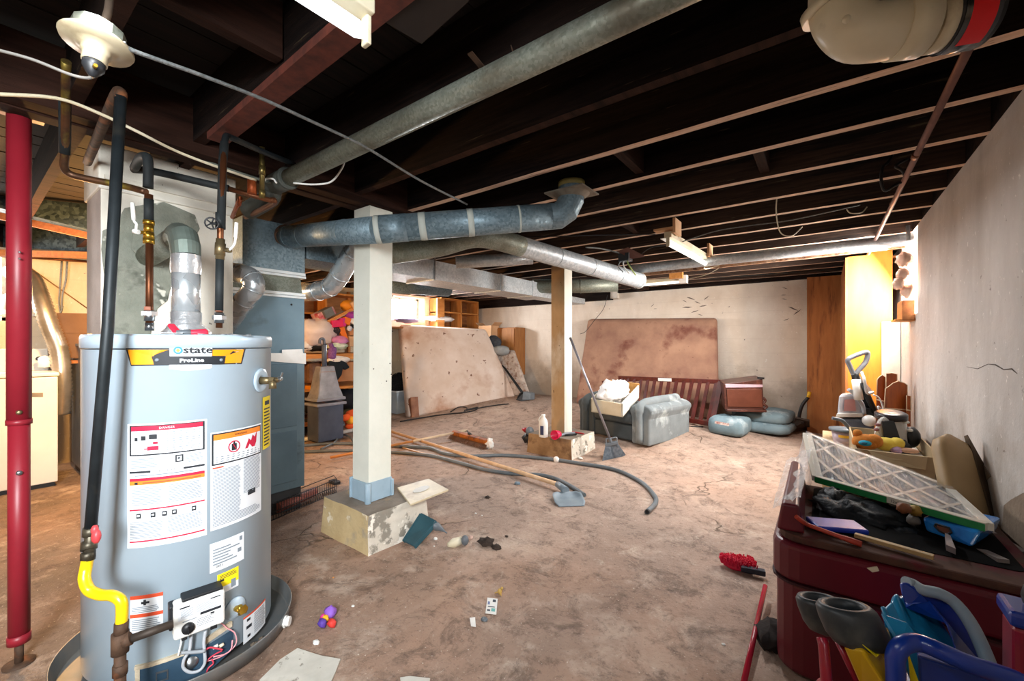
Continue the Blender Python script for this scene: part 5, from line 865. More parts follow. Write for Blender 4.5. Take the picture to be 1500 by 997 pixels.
o = obj('bristles', mb, mat('bristle_grey', '4b535c', '6d757d', scale=30), r); o['kind'] = 'stuff'
mb = MB(); mb.beam(A_[0]-(A_[1]-A_[0])*.1, A_[1]+(A_[1]-A_[0])*.1, .045, .03); mb.tube(cr([A_[0], A_[0]+V(0, 0, .06), ferr+V(0, 0, -.01), A_[1]+V(0, 0, .055), A_[1]], 5), .008, 8); mb.tube([ferr, (A_[0]+A_[1])/2], [.016, .02], 10); obj('broom_cap', mb, GREYP, r, bevel=.003)
# armchair base
CH = mat('chair_velour', '555b5c', '484e50', scale=5, rough=.95, bump=.3, bscale=120, c3='787d7e', s3=3, t3=.6); CHL = mat('chair_velour_lit', '828a8c', '71797c', scale=5, rough=.95, bump=.3, bscale=120, c3='b7c0c1', s3=3, t3=.55)  # lighter copy paints window brightness onto the right arm
c0 = fl(951, 658); ang = radians(-14); xw = V(-cos(ang), -sin(ang), 0)*1.0; xw = V(-.97, .24, 0); yd = V(.24, .97, 0)
r = thing('armchair', 'grey-blue velour armchair without its back, a cream drawer resting on the seat', 'chair', c0+xw*.5+yd*.45)
def CM(): return Matrix(((xw.x, yd.x, 0, c0.x), (xw.y, yd.y, 0, c0.y), (0, 0, 1, fh(c0.x, c0.y)), (0, 0, 0, 1)))
W, D_ = 1.06, .92
def arm(x0, x1):
    mb = MB(CM()); prof = []
    xc = (x0+x1)/2; hw = (x1-x0)/2
    P_ = [(x0, .03), (x0, .34)]; 
    for k in range(0, 13): a = pi-pi*k/12; P_.append((xc+(hw+.035)*cos(a), .42+.085*sin(a)))
    P_ += [(x1, .34), (x1, .03)]
    mb.prism([(x, 0, z) for x, z in P_], (0, D_, 0)); return mb
for x0, x1 in ((0, .24), (W-.24, W)): obj('arm', arm(x0, x1), CHL if x0 == 0 else CH, r, bevel=.03, seg=3)
for x0 in (.12, W-.12):
    mb = MB(CM()); mb.tube(cr([(x0, -.01, .06), (x0, -.015, .30), (x0+.0, -.02, .40), (x0, .03, .49), (x0, .3, .515), (x0, .8, .515)], 5), [.045]*11+[.055]*6+[.06]*9, 14); obj('arm_pad', mb, CHL if x0 < .5 else CH, r)
mb = MB(CM()); mb.box((.22, .0, .24), (W-.22, .85, .38)); obj('seat_cushion', mb, CH, r, bevel=.05, seg=4); mb = MB(CM()); mb.box((.22, .03, .04), (W-.22, .80, .235)); obj('front_panel', mb, CH, r, bevel=.03, seg=3)
mb = MB(CM()); mb.box((.02, .82, .03), (W-.02, .93, .40)); obj('back_rail', mb, CH, r, bevel=.02)
# drawer with bag
q0 = c0+xw*.28+yd*.0; zb = fh(c0.x, c0.y)+.40; TRY = mat('drawer_cream', 'e3d8bf', 'cfc1a2', scale=5, rough=.6)
F_l, F_r = at_d(866, 603, 4.95), at_d(912, 611, 4.75); DW = (F_r-F_l).length
def Dm(): return frame(F_l, F_r-F_l, V(.62, .78, .12))
r = thing('cream_drawer', 'open cream wooden drawer tilted on the armchair seat holding white bags', 'drawer', q0)
for lo, hi, m_ in (((0, 0, 0), (DW, .015, .16), TRY), ((0, .0, 0), (.015, .66, .17), TRY), ((DW-.015, 0, 0), (DW, .66, .17), WHITEP), ((0, .645, 0), (DW, .66, .19), mat('drawer_inner', 'dca765', 'c8924f', stretch=(4, 4, 4))), ((0, 0, 0), (DW, .66, .01), TRY)): mb = MB(Dm()); mb.box(lo, hi); obj('panel', mb, m_, r)
BAG = mat('white_bag', 'f4f2f0', 'e4e0de', scale=8, rough=.5, bump=.5, bscale=14)
mb = MB(Dm()); mb.ball((DW*.46, .28, .17), (DW*.46, .25, .14), .35, 2.2, 3, 30); tag(obj('plastic_bag', mb, BAG), 'crumpled white plastic bag filling the cream drawer on the armchair', 'bag')
mb = MB(Dm()); mb.lathe([(0, 0), (.07, 0), (.07, .16), (.05, .19), (.03, .2), (.03, .22), (0, .22)], (DW*.45, .10, .06), (0, 0, 1), 18); tag(obj('white_bottle', mb, WHITEP), 'white bottle standing in the cream drawer among the bags', 'bottle')
# mattresses
M1 = mat('mattress_stained', 'd3bfb0', 'e3d6cd', scale=2.2, rough=.95, bump=.25, bscale=60, c3='b08468', s3=1.3, t3=.5, w3=.2, c4='7b5a48', s4=9, t4=.66)
M2 = mat('mattress_quilt', 'a99a90', 'cbbfb4', scale=11, rough=.95, bump=.5, bscale=12, c3='8d6f60', s3=14, t3=.5); M3 = mat('mattress_pink', '8a6656', 'a8836c', scale=2.5, rough=.95, bump=.25, bscale=60, c3='714539', s3=2, t3=.54, c4='5d3a33', s4=12, t4=.7)
def slab(name, label, q, t, m, cat='mattress', bev=.05, wave=.0, pr=None):
    mb = MB(); q = [Vector(p) for p in q]; t = Vector(t)
    def f(s, u_, k): 
        a = q[0]+(q[1]-q[0])*s; b_ = q[3]+(q[2]-q[3])*s; p = a+(b_-a)*u_; e = 1-(abs(2*s-1)**10+abs(2*u_-1)**10)*.0; return p+t*k+t.normalized()*(-1 if k == 0 else 1)*wave*noise.noise(V(s*3, u_*3, k))
    n_ = 14
    mb.grid(lambda s, u_: f(s, u_, 0), n_, n_); mb.grid(lambda s, u_: f(1-s, u_, 1), n_, n_)
    for e in (lambda s, k: f(s, 0, 1-k), lambda s, k: f(s, 1, k), lambda s, k: f(0, s, k), lambda s, k: f(1, s, 1-k)): mb.grid(lambda s, k, e=e: e(s, k), n_, 1)
    o = obj(name, mb, m, pr); 
    w_ = o.modifiers.new('weld', 'WELD'); w_.merge_threshold = .001; bv = o.modifiers.new('bevel', 'BEVEL'); bv.width = bev; bv.segments = 3; bv.limit_method = 'ANGLE'; bv.angle_limit = radians(50)
    return tag(o, label, cat) if label else o
p0, p1 = fl(598, 612), fl(757, 580); d0 = (p0-CAM).dot(V(-SN, CS, 0)); d1 = (p1-CAM).dot(V(-SN, CS, 0))
tl, tr = at_d(586, 474, d0+.45), at_d(712, 481, d1+.10); n_ = (p1-p0).cross(tl-p0).normalized(); n_ = -n_ if n_.dot(CAM-p0) > 0 else n_
slab('mattress', 'largest stained tan mattress leaning left between post and back corner', [p0, p1, tr, tl], n_*.2, M1, wave=.02)
slab('mattress', 'smaller quilted mattress leaning behind the large stained one', [fl(776, 582)+V(-1.0, -.1, 0), fl(776, 582), at_d(752, 514, 8.15), at_d(752, 514, 8.15)+V(-1.0, -.1, 0)], V(-.02, .09, .03), M2, wave=.02)
slab('mattress', 'pinkish stained mattress propped against the back wall behind the slatted rail', [lift(at_y(842, 592, 6.3), .0), lift(at_y(1052, 606, 6.45), .0), at_y(1049, 467, 6.80), at_y(860, 468, 6.80)], (0, .14, .03), M3, wave=.015)
c = at_d(733, 513, 8.2); mb = MB(); mb.ball(c, (.2, .15, .1), .15, 2, 1, 20); tag(obj('grey_pillow', mb, mat('pillow_grey', 'a4a9ab', '8f9496', rough=.9)), 'small grey pillow on top of the quilted mattress', 'pillow')
c = at_d(722, 503, 8.3); mb = MB(); mb.ball(c, (.2, .1, .16), .15, 2, 5, 18); tag(obj('dark_cushion', mb, mat('dark_striped', '2f333b', '4c515a', scale=14, stretch=(1, 1, 8), rough=.9)), 'dark striped cushion beside the brown cabinet in the back corner', 'cushion')
r = thing('brown_cabinet', 'square brown wooden cabinet against the back wall near the corner', 'cabinet', at_y(738, 560, 6.8)); a, b_ = at_y(720, 480, 6.62), at_y(754, 480, 6.62)
obj('carcass', MB().box((a.x, 6.64, .62), (b_.x, 6.98, a.z)), mat('cab_brown', 'a8713d', '8f5a2e', stretch=(4, 4, .6), rough=.6), r, bevel=.004); obj('door', MB().box((a.x+.02, 6.622, .66), (b_.x-.02, 6.64, a.z-.02)), mat('cab_door', 'ad7742', '935e32', stretch=(5, 4, .5), rough=.6), r)
def cbox(label, u, v, d, sx, sy, sz, m=CARD, rz=0, open_=False, name='cardboard_box', base=None):
    c = at_d(u, v, d); M_ = rotz(c, rz); r = thing(name, label, 'box', c)
    mb = MB(M_); t = .006
    for lo, hi in (((-sx/2, -sy/2, 0), (sx/2, sy/2, t)), ((-sx/2, -sy/2, 0), (-sx/2+t, sy/2, sz)), ((sx/2-t, -sy/2, 0), (sx/2, sy/2, sz)), ((-sx/2, -sy/2, 0), (sx/2, -sy/2+t, sz)), ((-sx/2, sy/2-t, 0), (sx/2, sy/2, sz))): mb.box(lo, hi)
    obj('box_body', mb, m, r)
    if open_:
        for sg in (-1, 1): mb = MB(M_); mb.quadbox((sg*sx/2, -sy/2, sz), (sg*sx/2, sy/2, sz), (sg*(sx/2+.08), sy/2, sz+.06), (sg*(sx/2+.08), -sy/2, sz+.06), (0, 0, t)); obj('flap', mb, m, r)
    else:
        mb = MB(M_); mb.box((-sx/2, -sy/2, sz), (sx/2, sy/2, sz+t)); obj('lid', mb, m, r); mb = MB(M_); mb.box((-.02, -sy/2-.001, sz-.05), (.02, sy/2+.001, sz+t+.001)); obj('tape', mb, CARDP, r)
    return r
cbox('open cardboard box behind the large leaning mattress in the corner', 716, 500, 8.55, .35, .25, .32, CARDP, 0, True)
# black dust vac with cord
r = thing('stick_vacuum', 'small black and grey stick vacuum at the foot of the mattresses', 'vacuum', fl(765, 585)); c = fl(766, 587); mb = MB(); mb.prism([c+V(-.16, 0, 0), c+V(.0, -.05, 0), c+V(.05, .05, 0), c+V(-.02, .04, .15), c+V(-.08, 0, .14)], (.02, .14, 0)); obj('motor_head', mb, BLACKP, r, bevel=.01)
mb = MB(); mb.prism([c+V(.0, -.03, .02), c+V(.12, .06, .02), c+V(.10, .1, .14), c+V(.0, .0, .17)], (.03, .1, 0)); obj('brush_cover', mb, GREYP, r, bevel=.01); a, b_ = at_d(736, 535, d1+.1), c+V(-.04, .02, .14); mb = MB(); mb.tube([a, b_], .014, 8); mb.tube([a+V(.05, 0, -.03), b_+V(.04, 0, 0)], .012, 8); obj('wand', mb, BLACKP, r)
cable('thin black cord lying along the foot of the large mattress', cr(onfl([(586, 618), (640, 609), (690, 603), (700, 597), (680, 602), (720, 595), (745, 592)], .01), 6), .010, BLACKP)
mb = MB(); mb.tube(cr(onfl([(660, 604), (672, 597), (684, 598), (678, 605), (665, 606)], .012), 5), .009, 6); tag(obj('cord_coil', mb, BLACKP), 'small coil of black cord in front of the large mattress', 'cord')
# storage bin, wood off-cut
c = fl(585, 606); r = thing('storage_bin', 'light grey plastic storage bin half hidden behind the near post', 'bin', c); M_ = Matrix.Translation(c+V(-.14, .10, 0)); mb = MB(M_); mb.add([(-.16, -.16, .01), (.16, -.16, .01), (.16, .16, .01), (-.16, .16, .01), (-.21, -.21, .40), (.21, -.21, .40), (.21, .21, .40), (-.21, .21, .40)], [(3, 2, 1, 0), (0, 1, 5, 4), (1, 2, 6, 5), (2, 3, 7, 6), (3, 0, 4, 7)]); obj('bin_body', mb, mat('bin_grey', 'aebcc6', '9dacb7', rough=.5), r, solid=.006)
mb = MB(M_)
for q in range(4): a = q*pi/2+pi/4; b_ = a+pi/2; mb.beam((.30*cos(a), .30*sin(a), .40), (.30*cos(b_), .30*sin(b_), .40), .025, .02)
obj('rim', mb, mat('bin_rim', 'd9e0e4', 'c9d1d6', rough=.5), r); mb = MB(M_)
for i in range(900):
    d_ = V(random.gauss(0, 1), random.gauss(0, 1), random.gauss(0, 1)).normalized(); q = V(0, 0, .48)+V(d_.x*.15, d_.y*.15, d_.z*.19); mb.beam(q, q+d_*.045, .006, .006)
mb.ball((0, 0, .48), (.155, .155, .2), .1, 2, 1, 16); tag(obj('fuzzy_duster', mb, mat('fuzz_black', '0d0e12', '1a1c22', rough=.95)), 'black fuzzy bundle sticking out of the grey storage bin', 'bundle')
mb = MB(); q = fl(600, 611); mb.prism([q+V(-.06, 0, .0), q+V(.06, 0, .0), q+V(.0, .02, .34), q+V(-.06, .02, .30)], (.05, .12, 0)); tag(obj('wood_offcut', mb, mat('offcut', '8a5a42', 'b07a5a', scale=8), bevel=.01), 'brown wood off-cut standing between bin and large mattress', 'wood')
# slatted crib rail
CR = mat('rail_red_brown', '5d2018', '45160f', scale=6, stretch=(4, 4, 1), rough=.4, coat=.2); r = thing('crib_rail', 'dark red slatted crib rail leaning in front of the pink mattress', 'rail', fl(1000, 615))
tl, tr, bl, br = at_y(906, 553, 6.35), at_y(1056, 559, 6.25), at_y(900, 607, 6.1), at_y(1043, 621, 5.95); bl.z = max(bl.z, fh(bl.x, bl.y)+.05); br.z = max(br.z, fh(br.x, br.y)+.03)
for a, b_ in ((tl, tr), (bl, br)): obj('rail_bar', MB().beam(a, b_, .03, .06), CR, r, bevel=.006)
for i in range(14): t = (i+.5)/14; obj('slat', MB().beam(tl+(tr-tl)*t, bl+(br-bl)*t, .05, .014, up=(.3, 1, 0)), CR, r)
obj('end_post', MB().beam(tr, br, .06, .04, up=(0, 1, 0)), CR, r)
mb = MB(); mb.beam(at_y(882, 559, 6.33), at_y(940, 556, 6.33), .02, .03); obj('loose_bar', mb, CR, r); mb = MB(); mb.beam(tl+(tr-tl)*.43+V(0, -.02, 0), tl+(tr-tl)*.56+V(0, -.02, 0), .01, .045); obj('white_sticker', mb, PAPER, r)
# cushion pile and broken night table
CU = mat('cushion_blue', '7c929b', '6c828b', scale=4, rough=.95, bump=.4, bscale=20, c3='b2bfc4', s3=3, t3=.56); r = thing('back_cushion', 'grey-blue velour chair back cushion lying on the floor', 'cushion', fl(1090, 640))
c = fl(1108, 638)
def cush(cx, cy, z0, z1, a_, b_, rz, seed, name='pad', m=CU):
    mb = MB(rotz((cx, cy, 0), rz)); n_ = 28
    def f(s, t):
        th = 2*pi*s; ph = pi*(t-.5); k = 1+.02*noise.noise(V(cos(th)*3, sin(th)*3, seed)); sg = lambda x, e: math.copysign(abs(x)**e, x)
        return V(a_*sg(cos(th), .45)*sg(cos(ph), .5)*k, b_*sg(sin(th), .45)*sg(cos(ph), .5)*k, (z0+z1)/2+(z1-z0)/2*sg(sin(ph), .6)+.012*noise.noise(V(cos(th)*5, sin(th)*5, seed+t*3)))
    mb.grid(f, n_*2, 14); return obj(name, mb, m, r)
zc = fh(c.x, c.y); cc = fl(1118, 629); cush(cc.x, cc.y, zc, zc+.16, .36, .36, -.1, 1, 'lower_pad'); cush(cc.x+.0, cc.y+.02, zc+.12, zc+.29, .34, .34, -.12, 2, 'upper_pad')
cc2 = fl(1068, 634); cush(cc2.x, cc2.y+.05, zc, zc+.24, .22, .26, -.1, 3, 'side_pad'); mb = MB(); a, b_ = at_d(1047, 618, 5.02), at_d(1068, 622, 4.98); mb.beam(a, b_, .01, .03); obj('torn_seam', mb, mat('torn_red', '8a4a44', 'd6cfc8', scale=30), r)
NT = mat('night_table', '4d2a21', '42231b', scale=5, rough=.4, coat=.2, c3='7d4c40', s3=4); zc2 = zc+.295; r = thing('bedside_drawer_unit', 'reddish brown broken drawer unit lying on the blue cushions', 'drawers', (cc.x, cc.y, zc2))
fb, bt = at_d(1062, 600, 5.35), at_d(1119, 601, 5.35); ft = at_d(1060, 562, 5.35); tt = at_d(1117, 555, 5.35); bk = V(-.12, .38, .02)
mb = MB(); mb.quadbox(fb, bt, tt, ft, bk); obj('carcass', mb, NT, r, bevel=.006)
x = (bt-fb); y = (ft-fb); nrm = V(.0, -.012, 0)
mb = MB(); mb.quadbox(fb+x*.08+y*.12, fb+x*.97+y*.12, fb+x*.97+y*.80, fb+x*.08+y*.80, nrm); obj('drawer_front', mb, mat('drawer_brown', '663a2c', '573023', scale=5, rough=.35, coat=.3), r, bevel=.003); mb = MB(); mb.quadbox(fb+x*.05+y*.86, fb+x*1.0+y*.9, fb+x*1.0+y*1.0, fb+x*.05+y*1.0, nrm); obj('lilac_panel', mb, mat('lilac_panel', 'c7a9b4', 'b498a3'), r)
mb = MB(); q = fb+x*1.0; mb.tube(cr([q+y*.05+V(0, -.01, 0), q+x*.08+y*.15, q+x*.0+y*.25, q+x*.05+y*.38, q+y*.5], 5), .016, 8); obj('carved_leg', mb, NT, r); mb = MB(); mb.beam(fb+x*.05+V(0, -.03, .0), fb+x*1.05+V(0, -.03, .0), .05, .03); obj('plinth_rail', mb, NT, r, bevel=.006); mb = MB(); mb.beam(tt-x*.12+V(0, 0, .015), tt+x*.03+V(0, 0, .01), .03, .025); obj('bracket', mb, BLACKP, r)
cable('dark wire end curled on the floor in front of the crib rail', cr(onfl([(1003, 620), (995, 616), (998, 622), (1012, 625), (1030, 626)], .01), 5), .006, BLACKP)
# shovel at the back
r = thing('garden_shovel', 'dark shovel with yellow grip resting between cushions and plywood board', 'shovel', fl(1168, 628)); a, b_ = at_y(1184, 582, 6.78), at_y(1172, 612, 6.6)
mb = MB(); mb.tube(cr([a, at_y(1176, 592, 6.75), at_y(1172, 603, 6.7), at_y(1171, 614, 6.6), at_y(1178, 620, 6.6)], 5), .02, 10); obj('shaft', mb, BLACKP, r); mb = MB(); mb.tube([a, at_y(1186, 574, 6.8)], .022, 10); obj('grip', mb, mat('yellow_grip', 'e8b52c'), r)
mb = MB(); mb.prism([fl(1150, 634), fl(1186, 630), at_y(1186, 617, 6.55), at_y(1165, 612, 6.5)], (0, .02, .02)); obj('blade', mb, mat('blade_grey', '4e4a46', '5c5650', rough=.6, metal=.3), r, bevel=.004)
# ---------------------------------------------------------------- laundry corner
APPL = mat('appliance_white', 'd6d4cc', 'cbc9c0', scale=2, rough=.35, coat=.2); WX = -5.4
r = thing('washing_machine', 'white top-loading washing machine behind the red jack post', 'washer', (-5.7, .2, 0))
obj('cabinet', MB().box((-6.05, -.12, .04), (WX, .555, .96)), APPL, r, bevel=.008); obj('top_panel', MB().box((-6.06, -.13, .965), (WX+.01, .565, 1.0)), APPL, r, bevel=.012, seg=3)
obj('control_panel', MB().prism([(-6.06, -.12, 1.0), (-5.86, -.12, 1.0), (-5.97, -.12, 1.2), (-6.06, -.12, 1.2)], (0, .67, 0)), APPL, r, bevel=.01); obj('base', MB().box((-6.03, -.1, 0), (WX-.03, .54, .04)), BLACKP, r)
mb = MB(); mb.prism([at_x(45, 575, WX), at_x(63, 575, WX), at_x(63, 581, WX), at_x(45, 581, WX)], (.004, 0, 0)); obj('name_plate', mb, mat('plate_olive', '7a7264', '655e52'), r); mb = MB(); mb.lathe([(.022, 0), (.018, .01), (0, .01)], at_x(57, 525, -5.9), (1, 0, .5), 14); obj('dial', mb, BLACKP, r)
r = thing('grey_appliance', 'grey metal appliance beside the washer half hidden by the water heater', 'appliance', (-5.7, .9, 0))
obj('cabinet', MB().box((-6.1, .72, .06), (-5.35, 1.2, 1.22)), mat('appl_grey', '8f959b', '7d848b', rough=.35, metal=.4), r, bevel=.01); obj('top_panel', MB().box((-6.12, .70, 1.225), (-5.33, 1.22, 1.25)), GREYP, r, bevel=.006); obj('base', MB().box((-6.05, .74, 0), (-5.4, 1.18, .06)), BLACKP, r)
r = thing('dryer_hose', 'corrugated silver dryer hose hanging in the warm light behind the jack post', 'hose', at_d(95, 600, 4.3)); P = cr([at_x(18, 398, -6.2), at_x(45, 408, -5.9), at_x(60, 440, -5.75), at_x(74, 480, -5.7), at_x(87, 515, -5.7), at_x(91, 560, -5.7), at_x(89, 605, -5.75)], 16)
mb = MB(); mb.tube(P, [.062 if i % 2 else .071 for i in range(len(P))], 18); obj('hose_body', mb, mat('foil_hose', 'c9c4bc', 'a8a49c', rough=.3, metal=.85), r)
for i, (u, v, d, s_, lb) in enumerate(((116, 524, 4.1, .26, 'lower cardboard box stacked behind the dryer hose'), (119, 489, 4.1, .24, 'upper cardboard box stacked behind the dryer hose'))): cbox(lb, u, v, d, s_, .24, .23 if i == 0 else .19, mat('card_brown', '6f5540', '5f4735', scale=4, rough=.85), -.6)
obj_s = tag(obj('wall_shelf', MB().box((-6.35, .5, 1.06), (-5.75, 2.2, 1.09)), PINED), 'brown shelf board on the laundry wall carrying cardboard boxes', 'shelf')
cable('slanting wire crossing the orange-lit laundry wall', [at_x(44, 392, -6.34), at_x(140, 460, -6.34)], .006, mat('wire_brown', '8d6a3a', '6f522c')); cable('grey wire hanging on the orange-lit laundry wall, left of two', pxpath([(91, 382), (89, 410), (87, 440), (89, 458), (92, 448)], 4.33, 4.33), .007, ARM); cable('grey wire hanging on the orange-lit laundry wall, right of two', pxpath([(99, 383), (97, 410), (92, 430), (91, 450)], 4.33, 4.33), .006, ARM)
mb = MB(); mb.tube([at_x(0, 374, -6.3), at_x(170, 386, -6.3)], .012, 8); tag(obj('copper_tube', mb, COPPER), 'thin copper tube running along the top of the laundry wall', 'pipe')
r = thing('shelf_ledge', 'white ledge with small items on the laundry wall behind the jack post', 'shelf', at_x(55, 470, -6.28)); mb = MB(); mb.beam(at_x(-30, 462, -6.28), at_x(60, 462, -6.28), .12, .02); obj('board', mb, WHITEW, r)
for (u, v, rr, m_, lb) in ((18, 442, .07, ALU, 'round white fan-like disc on the laundry window sill'), (66, 530, .045, WHITEP, 'white soap bottle on top of the washing machine')):
    mb = MB(); c = at_x(u, v, -6.22 if rr > .06 else -5.75); mb.lathe([(0, 0), (rr, .01), (rr, rr*2), (rr*.4, rr*2.4), (0, rr*2.5)], c-V(0, 0, rr*1.2), n=16); tag(obj('container', mb, m_), lb, 'container')
# ---------------------------------------------------------------- shelf clutter, left of the near post
SX = -5.55
r = thing('storage_shelf', 'open pine storage shelving against the left wall full of clutter', 'shelving', (-5.9, 3.2, 0))
for z, m_ in ((.14, PINED), (.60, PINE), (1.07, PINE)): obj('shelf_board', MB().box((-6.3, 2.1, z), (SX, 3.95, z+.035)), m_, r, bevel=.003)
for y in (2.1, 3.06, 3.9): obj('upright', MB().box((-6.33, y, .0), (-6.28, y+.04, 2.1)), PINEZ, r); obj('upright', MB().box((SX-.04, y, .0), (SX-.002, y+.04, 1.07)), PINEZ, r)
obj('apron', MB().box((SX-.02, 2.14, 1.02), (SX+.002, 3.94, 1.105)), PINE, r)
r = thing('wall_cabinet', 'open pine cabinet hung high on the left wall behind the clutter', 'cabinet', (-6.2, 3.2, 1.2))
for z in (1.30, 1.68, 2.0): obj('shelf_board', MB().box((-6.34, 2.0, z), (-6.0, 4.4, z+.025)), PINE if z > 1.3 else PINED, r)
for y in (2.0, 2.95, 3.35, 4.38): obj('divider', MB().box((-6.34, y, 1.30), (-6.0, y+.025, 2.0)), PINEZ, r)
obj('back_panel', MB().box((-6.355, 2.0, 1.2), (-6.34, 4.4, 2.05)), mat('cab_back', 'b98552', '9c6b3f', stretch=(4, .6, 4), rough=.7), r)
q = at_x(465, 448, -6.05); mb = MB(); mb.box((-6.30, q.y-.30, 1.326), (-6.03, q.y+.22, 1.62)); tag(obj('brown_crate', mb, PINED, bevel=.004), 'brown wooden crate on the pine cabinet shelf above the white bag', 'crate')
S_ = lambda u, v, x=-5.75: at_x(u, v, x)
def blob(u, v, rr, m, lb, name, cat, x=-5.75, amp=.3, seed=0, fr=2.5, n=22, bumpn=0):
    mb = MB(); c = S_(u, v, x); R_ = (rr if isinstance(rr, tuple) else (rr, rr, rr)); mb.ball(c, R_, amp, fr, seed, n); return tag(obj(name, mb, m), lb, cat)
def tbox(u, v, sx, sy, sz, m, lb, name, cat, rot=0, rx=0, x=-5.75, bev=.006):
    c = S_(u, v, x); M_ = Matrix.Translation(c)@Matrix.Rotation(rot, 4, 'X')@Matrix.Rotation(rx, 4, 'Z'); mb = MB(M_); mb.box((-sx/2, -sy/2, -sz/2), (sx/2, sy/2, sz/2)); return tag(obj(name, mb, m, bevel=bev), lb, cat)
CL = lambda n_, h, **k: mat('cloth_'+n_, h, **dict(dict(scale=8, rough=.95, bump=.4, bscale=30), **k))
blob(462, 487, (.2, .30, .21), mat('pinkish_bag', 'e9dcdc', 'd8c9cc', scale=5, rough=.45, bump=.5, bscale=12), 'big pinkish-white plastic bag at the left end of the cluttered shelf', 'plastic_bag', 'bag', seed=3)
blob(446, 505, (.12, .14, .09), BAG, 'small white plastic bag under the big pinkish bag on the shelf', 'plastic_bag', 'bag', seed=4)
blob(462, 509, (.12, .24, .05), CL('black', '17181d'), 'black cloth squashed beneath the pinkish bag', 'black_cloth', 'cloth', seed=6)
tbox(474, 460, .2, .26, .12, mat('box_redwhite', 'e7d9dc', 'b8304a', scale=9, rough=.5), 'red and white toy package tilted on the shelf above the bag', 'toy_package', 'box', .5)
tbox(478, 458, .16, .14, .125, GREYP, 'small grey window panel set on the red and white package', 'grey_square', 'plate', .5, x=-5.68)
mb = MB(); a, b_ = S_(473, 474), S_(521, 449); mb.beam(a, b_, .22, .03); r = tag(obj('white_board', mb, WHITEP, bevel=.003), 'long white board with wooden edge slanting across the clutter', 'board'); mb = MB(); mb.beam(a+V(.12, 0, .02), b_+V(.12, 0, .02), .02, .04); obj('wooden_edge', mb, PINE, r)
blob(510, 448, (.1, .12, .09), mat('toy_orange', 'e89a2e', 'dc8a20', rough=.6), 'orange rounded toy at the top of the clutter heap', 'orange_toy', 'toy', amp=.1)
mb = MB(); mb.tube(cr([S_(515, 442, -5.6), S_(521, 452, -5.6), S_(523, 462, -5.6)], 5), .035, 10); tag(obj('beige_tube', mb, CARDP), 'beige curved tube beside the topmost orange toy', 'tube')
tbox(491, 474, .15, .17, .10, mat('hot_pink', 'e8246a', 'd61d5e', rough=.5), 'hot pink box on the clutter heap', 'pink_box', 'box', .1, x=-5.65); tbox(500, 472, .12, .07, .12, mat('magenta', 'e02c90', 'cc2482', rough=.5), 'magenta box next to the hot pink box', 'magenta_box', 'box', .2, x=-5.65)
tbox(506, 470, .12, .10, .10, mat('toy_orange2', 'f07c1c', 'e06e14', rough=.5), 'orange block right of the magenta box', 'orange_block_toy', 'toy', -.3, x=-5.65); mb = MB(); mb.prism([S_(494, 480, -5.62), S_(504, 478, -5.62), S_(511, 499, -5.62), S_(504, 497, -5.62)], (-.05, 0, 0)); tag(obj('orange_wedge', mb, MATS['toy_orange2']), 'tall orange wedge piece standing in the clutter heap', 'toy')
blob(514, 462, (.08, .09, .06), CL('purple', 'a03fae'), 'purple cloth bundle under the slanting white board', 'purple_cloth', 'cloth', x=-5.65, seed=3); tbox(516, 471, .1, .12, .08, WHITEP, 'white block beside the purple cloth bundle', 'white_block', 'block', -.5, x=-5.65); blob(523, 468, .05, mat('toy_teal', '46b3a8', rough=.5), 'teal toy piece at the post edge of the clutter heap', 'teal_toy', 'toy', x=-5.65, amp=.1)
blob(519, 477, (.06, .06, .04), CL('black', '17181d'), 'black cloth tuft above the cardboard boxes', 'black_cloth', 'cloth', x=-5.65, seed=9); blob(512, 481, .04, mat('toy_lightblue', 'a9bdda', 'e6e9f0', scale=12, rough=.5), 'pale blue and white toy piece above the cardboard boxes', 'pale_toy', 'toy', x=-5.62, seed=5)
blob(488, 484, (.08, .09, .10), CL('darkgrey', '332d33', c3='8d8790', s3=9), 'dark patterned cloth heap left of the orange wedge', 'dark_cloth', 'cloth', x=-5.68, seed=2)
tbox(518, 500, .2, .26, .15, CARDP, 'cardboard box at the near end of the shelf by the post', 'cardboard_box', 'box', 0, x=-5.7); tbox(518, 487, .18, .22, .08, CARD, 'smaller cardboard box stacked on the one by the post', 'cardboard_box', 'box', 0, x=-5.7)
blob(497, 499, (.1, .12, .06), CL('pinkpurple', 'd98fc4', c3='8f6fc0', s3=4), 'pink and lilac cloth bundle on the shelf', 'pink_cloth', 'cloth', x=-5.62, seed=7); blob(495, 507, (.08, .15, .05), mat('green_white_pack', 'e8ece4', 'c0dcc0', scale=14, rough=.5, c3='3e8f58', s3=9, t3=.6), 'white and green soft package below the lilac bundle', 'soft_package', 'package', x=-5.55, seed=5)
mb = MB(); mb.tube(cr([S_(484, 503, -5.5), S_(487, 512, -5.5), S_(486, 522, -5.5), S_(488, 532, -5.5)], 5), [.03]*4+[.055]*8+[.035]*4, 12); tag(obj('knitted_sock', mb, mat('knit_purple', '6a3f82', '8c62a3', scale=40, rough=.9, bump=.5, bscale=80)), 'speckled purple knitted piece hanging over the shelf edge', 'cloth')
blob(496, 527, (.05, .18, .05), BAG, 'white plastic film trailing under the purple knitted piece', 'plastic_film', 'wrapper', x=-5.5, seed=8)
mb = MB(); pts = [(484, 528), (492, 530), (500, 527), (508, 531), (513, 538), (506, 542), (503, 539), (501, 549), (496, 556), (492, 560), (487, 555), (484, 545), (480, 538)]; mb.prism([S_(u, v, -5.45) for u, v in pts], (-.05, 0, 0)); tag(obj('black_shirt', mb, CL('navyblack', '15202c'), bevel=.015, seg=3), 'black T-shirt hanging from the shelf edge over the cardboard drawers', 'shirt')
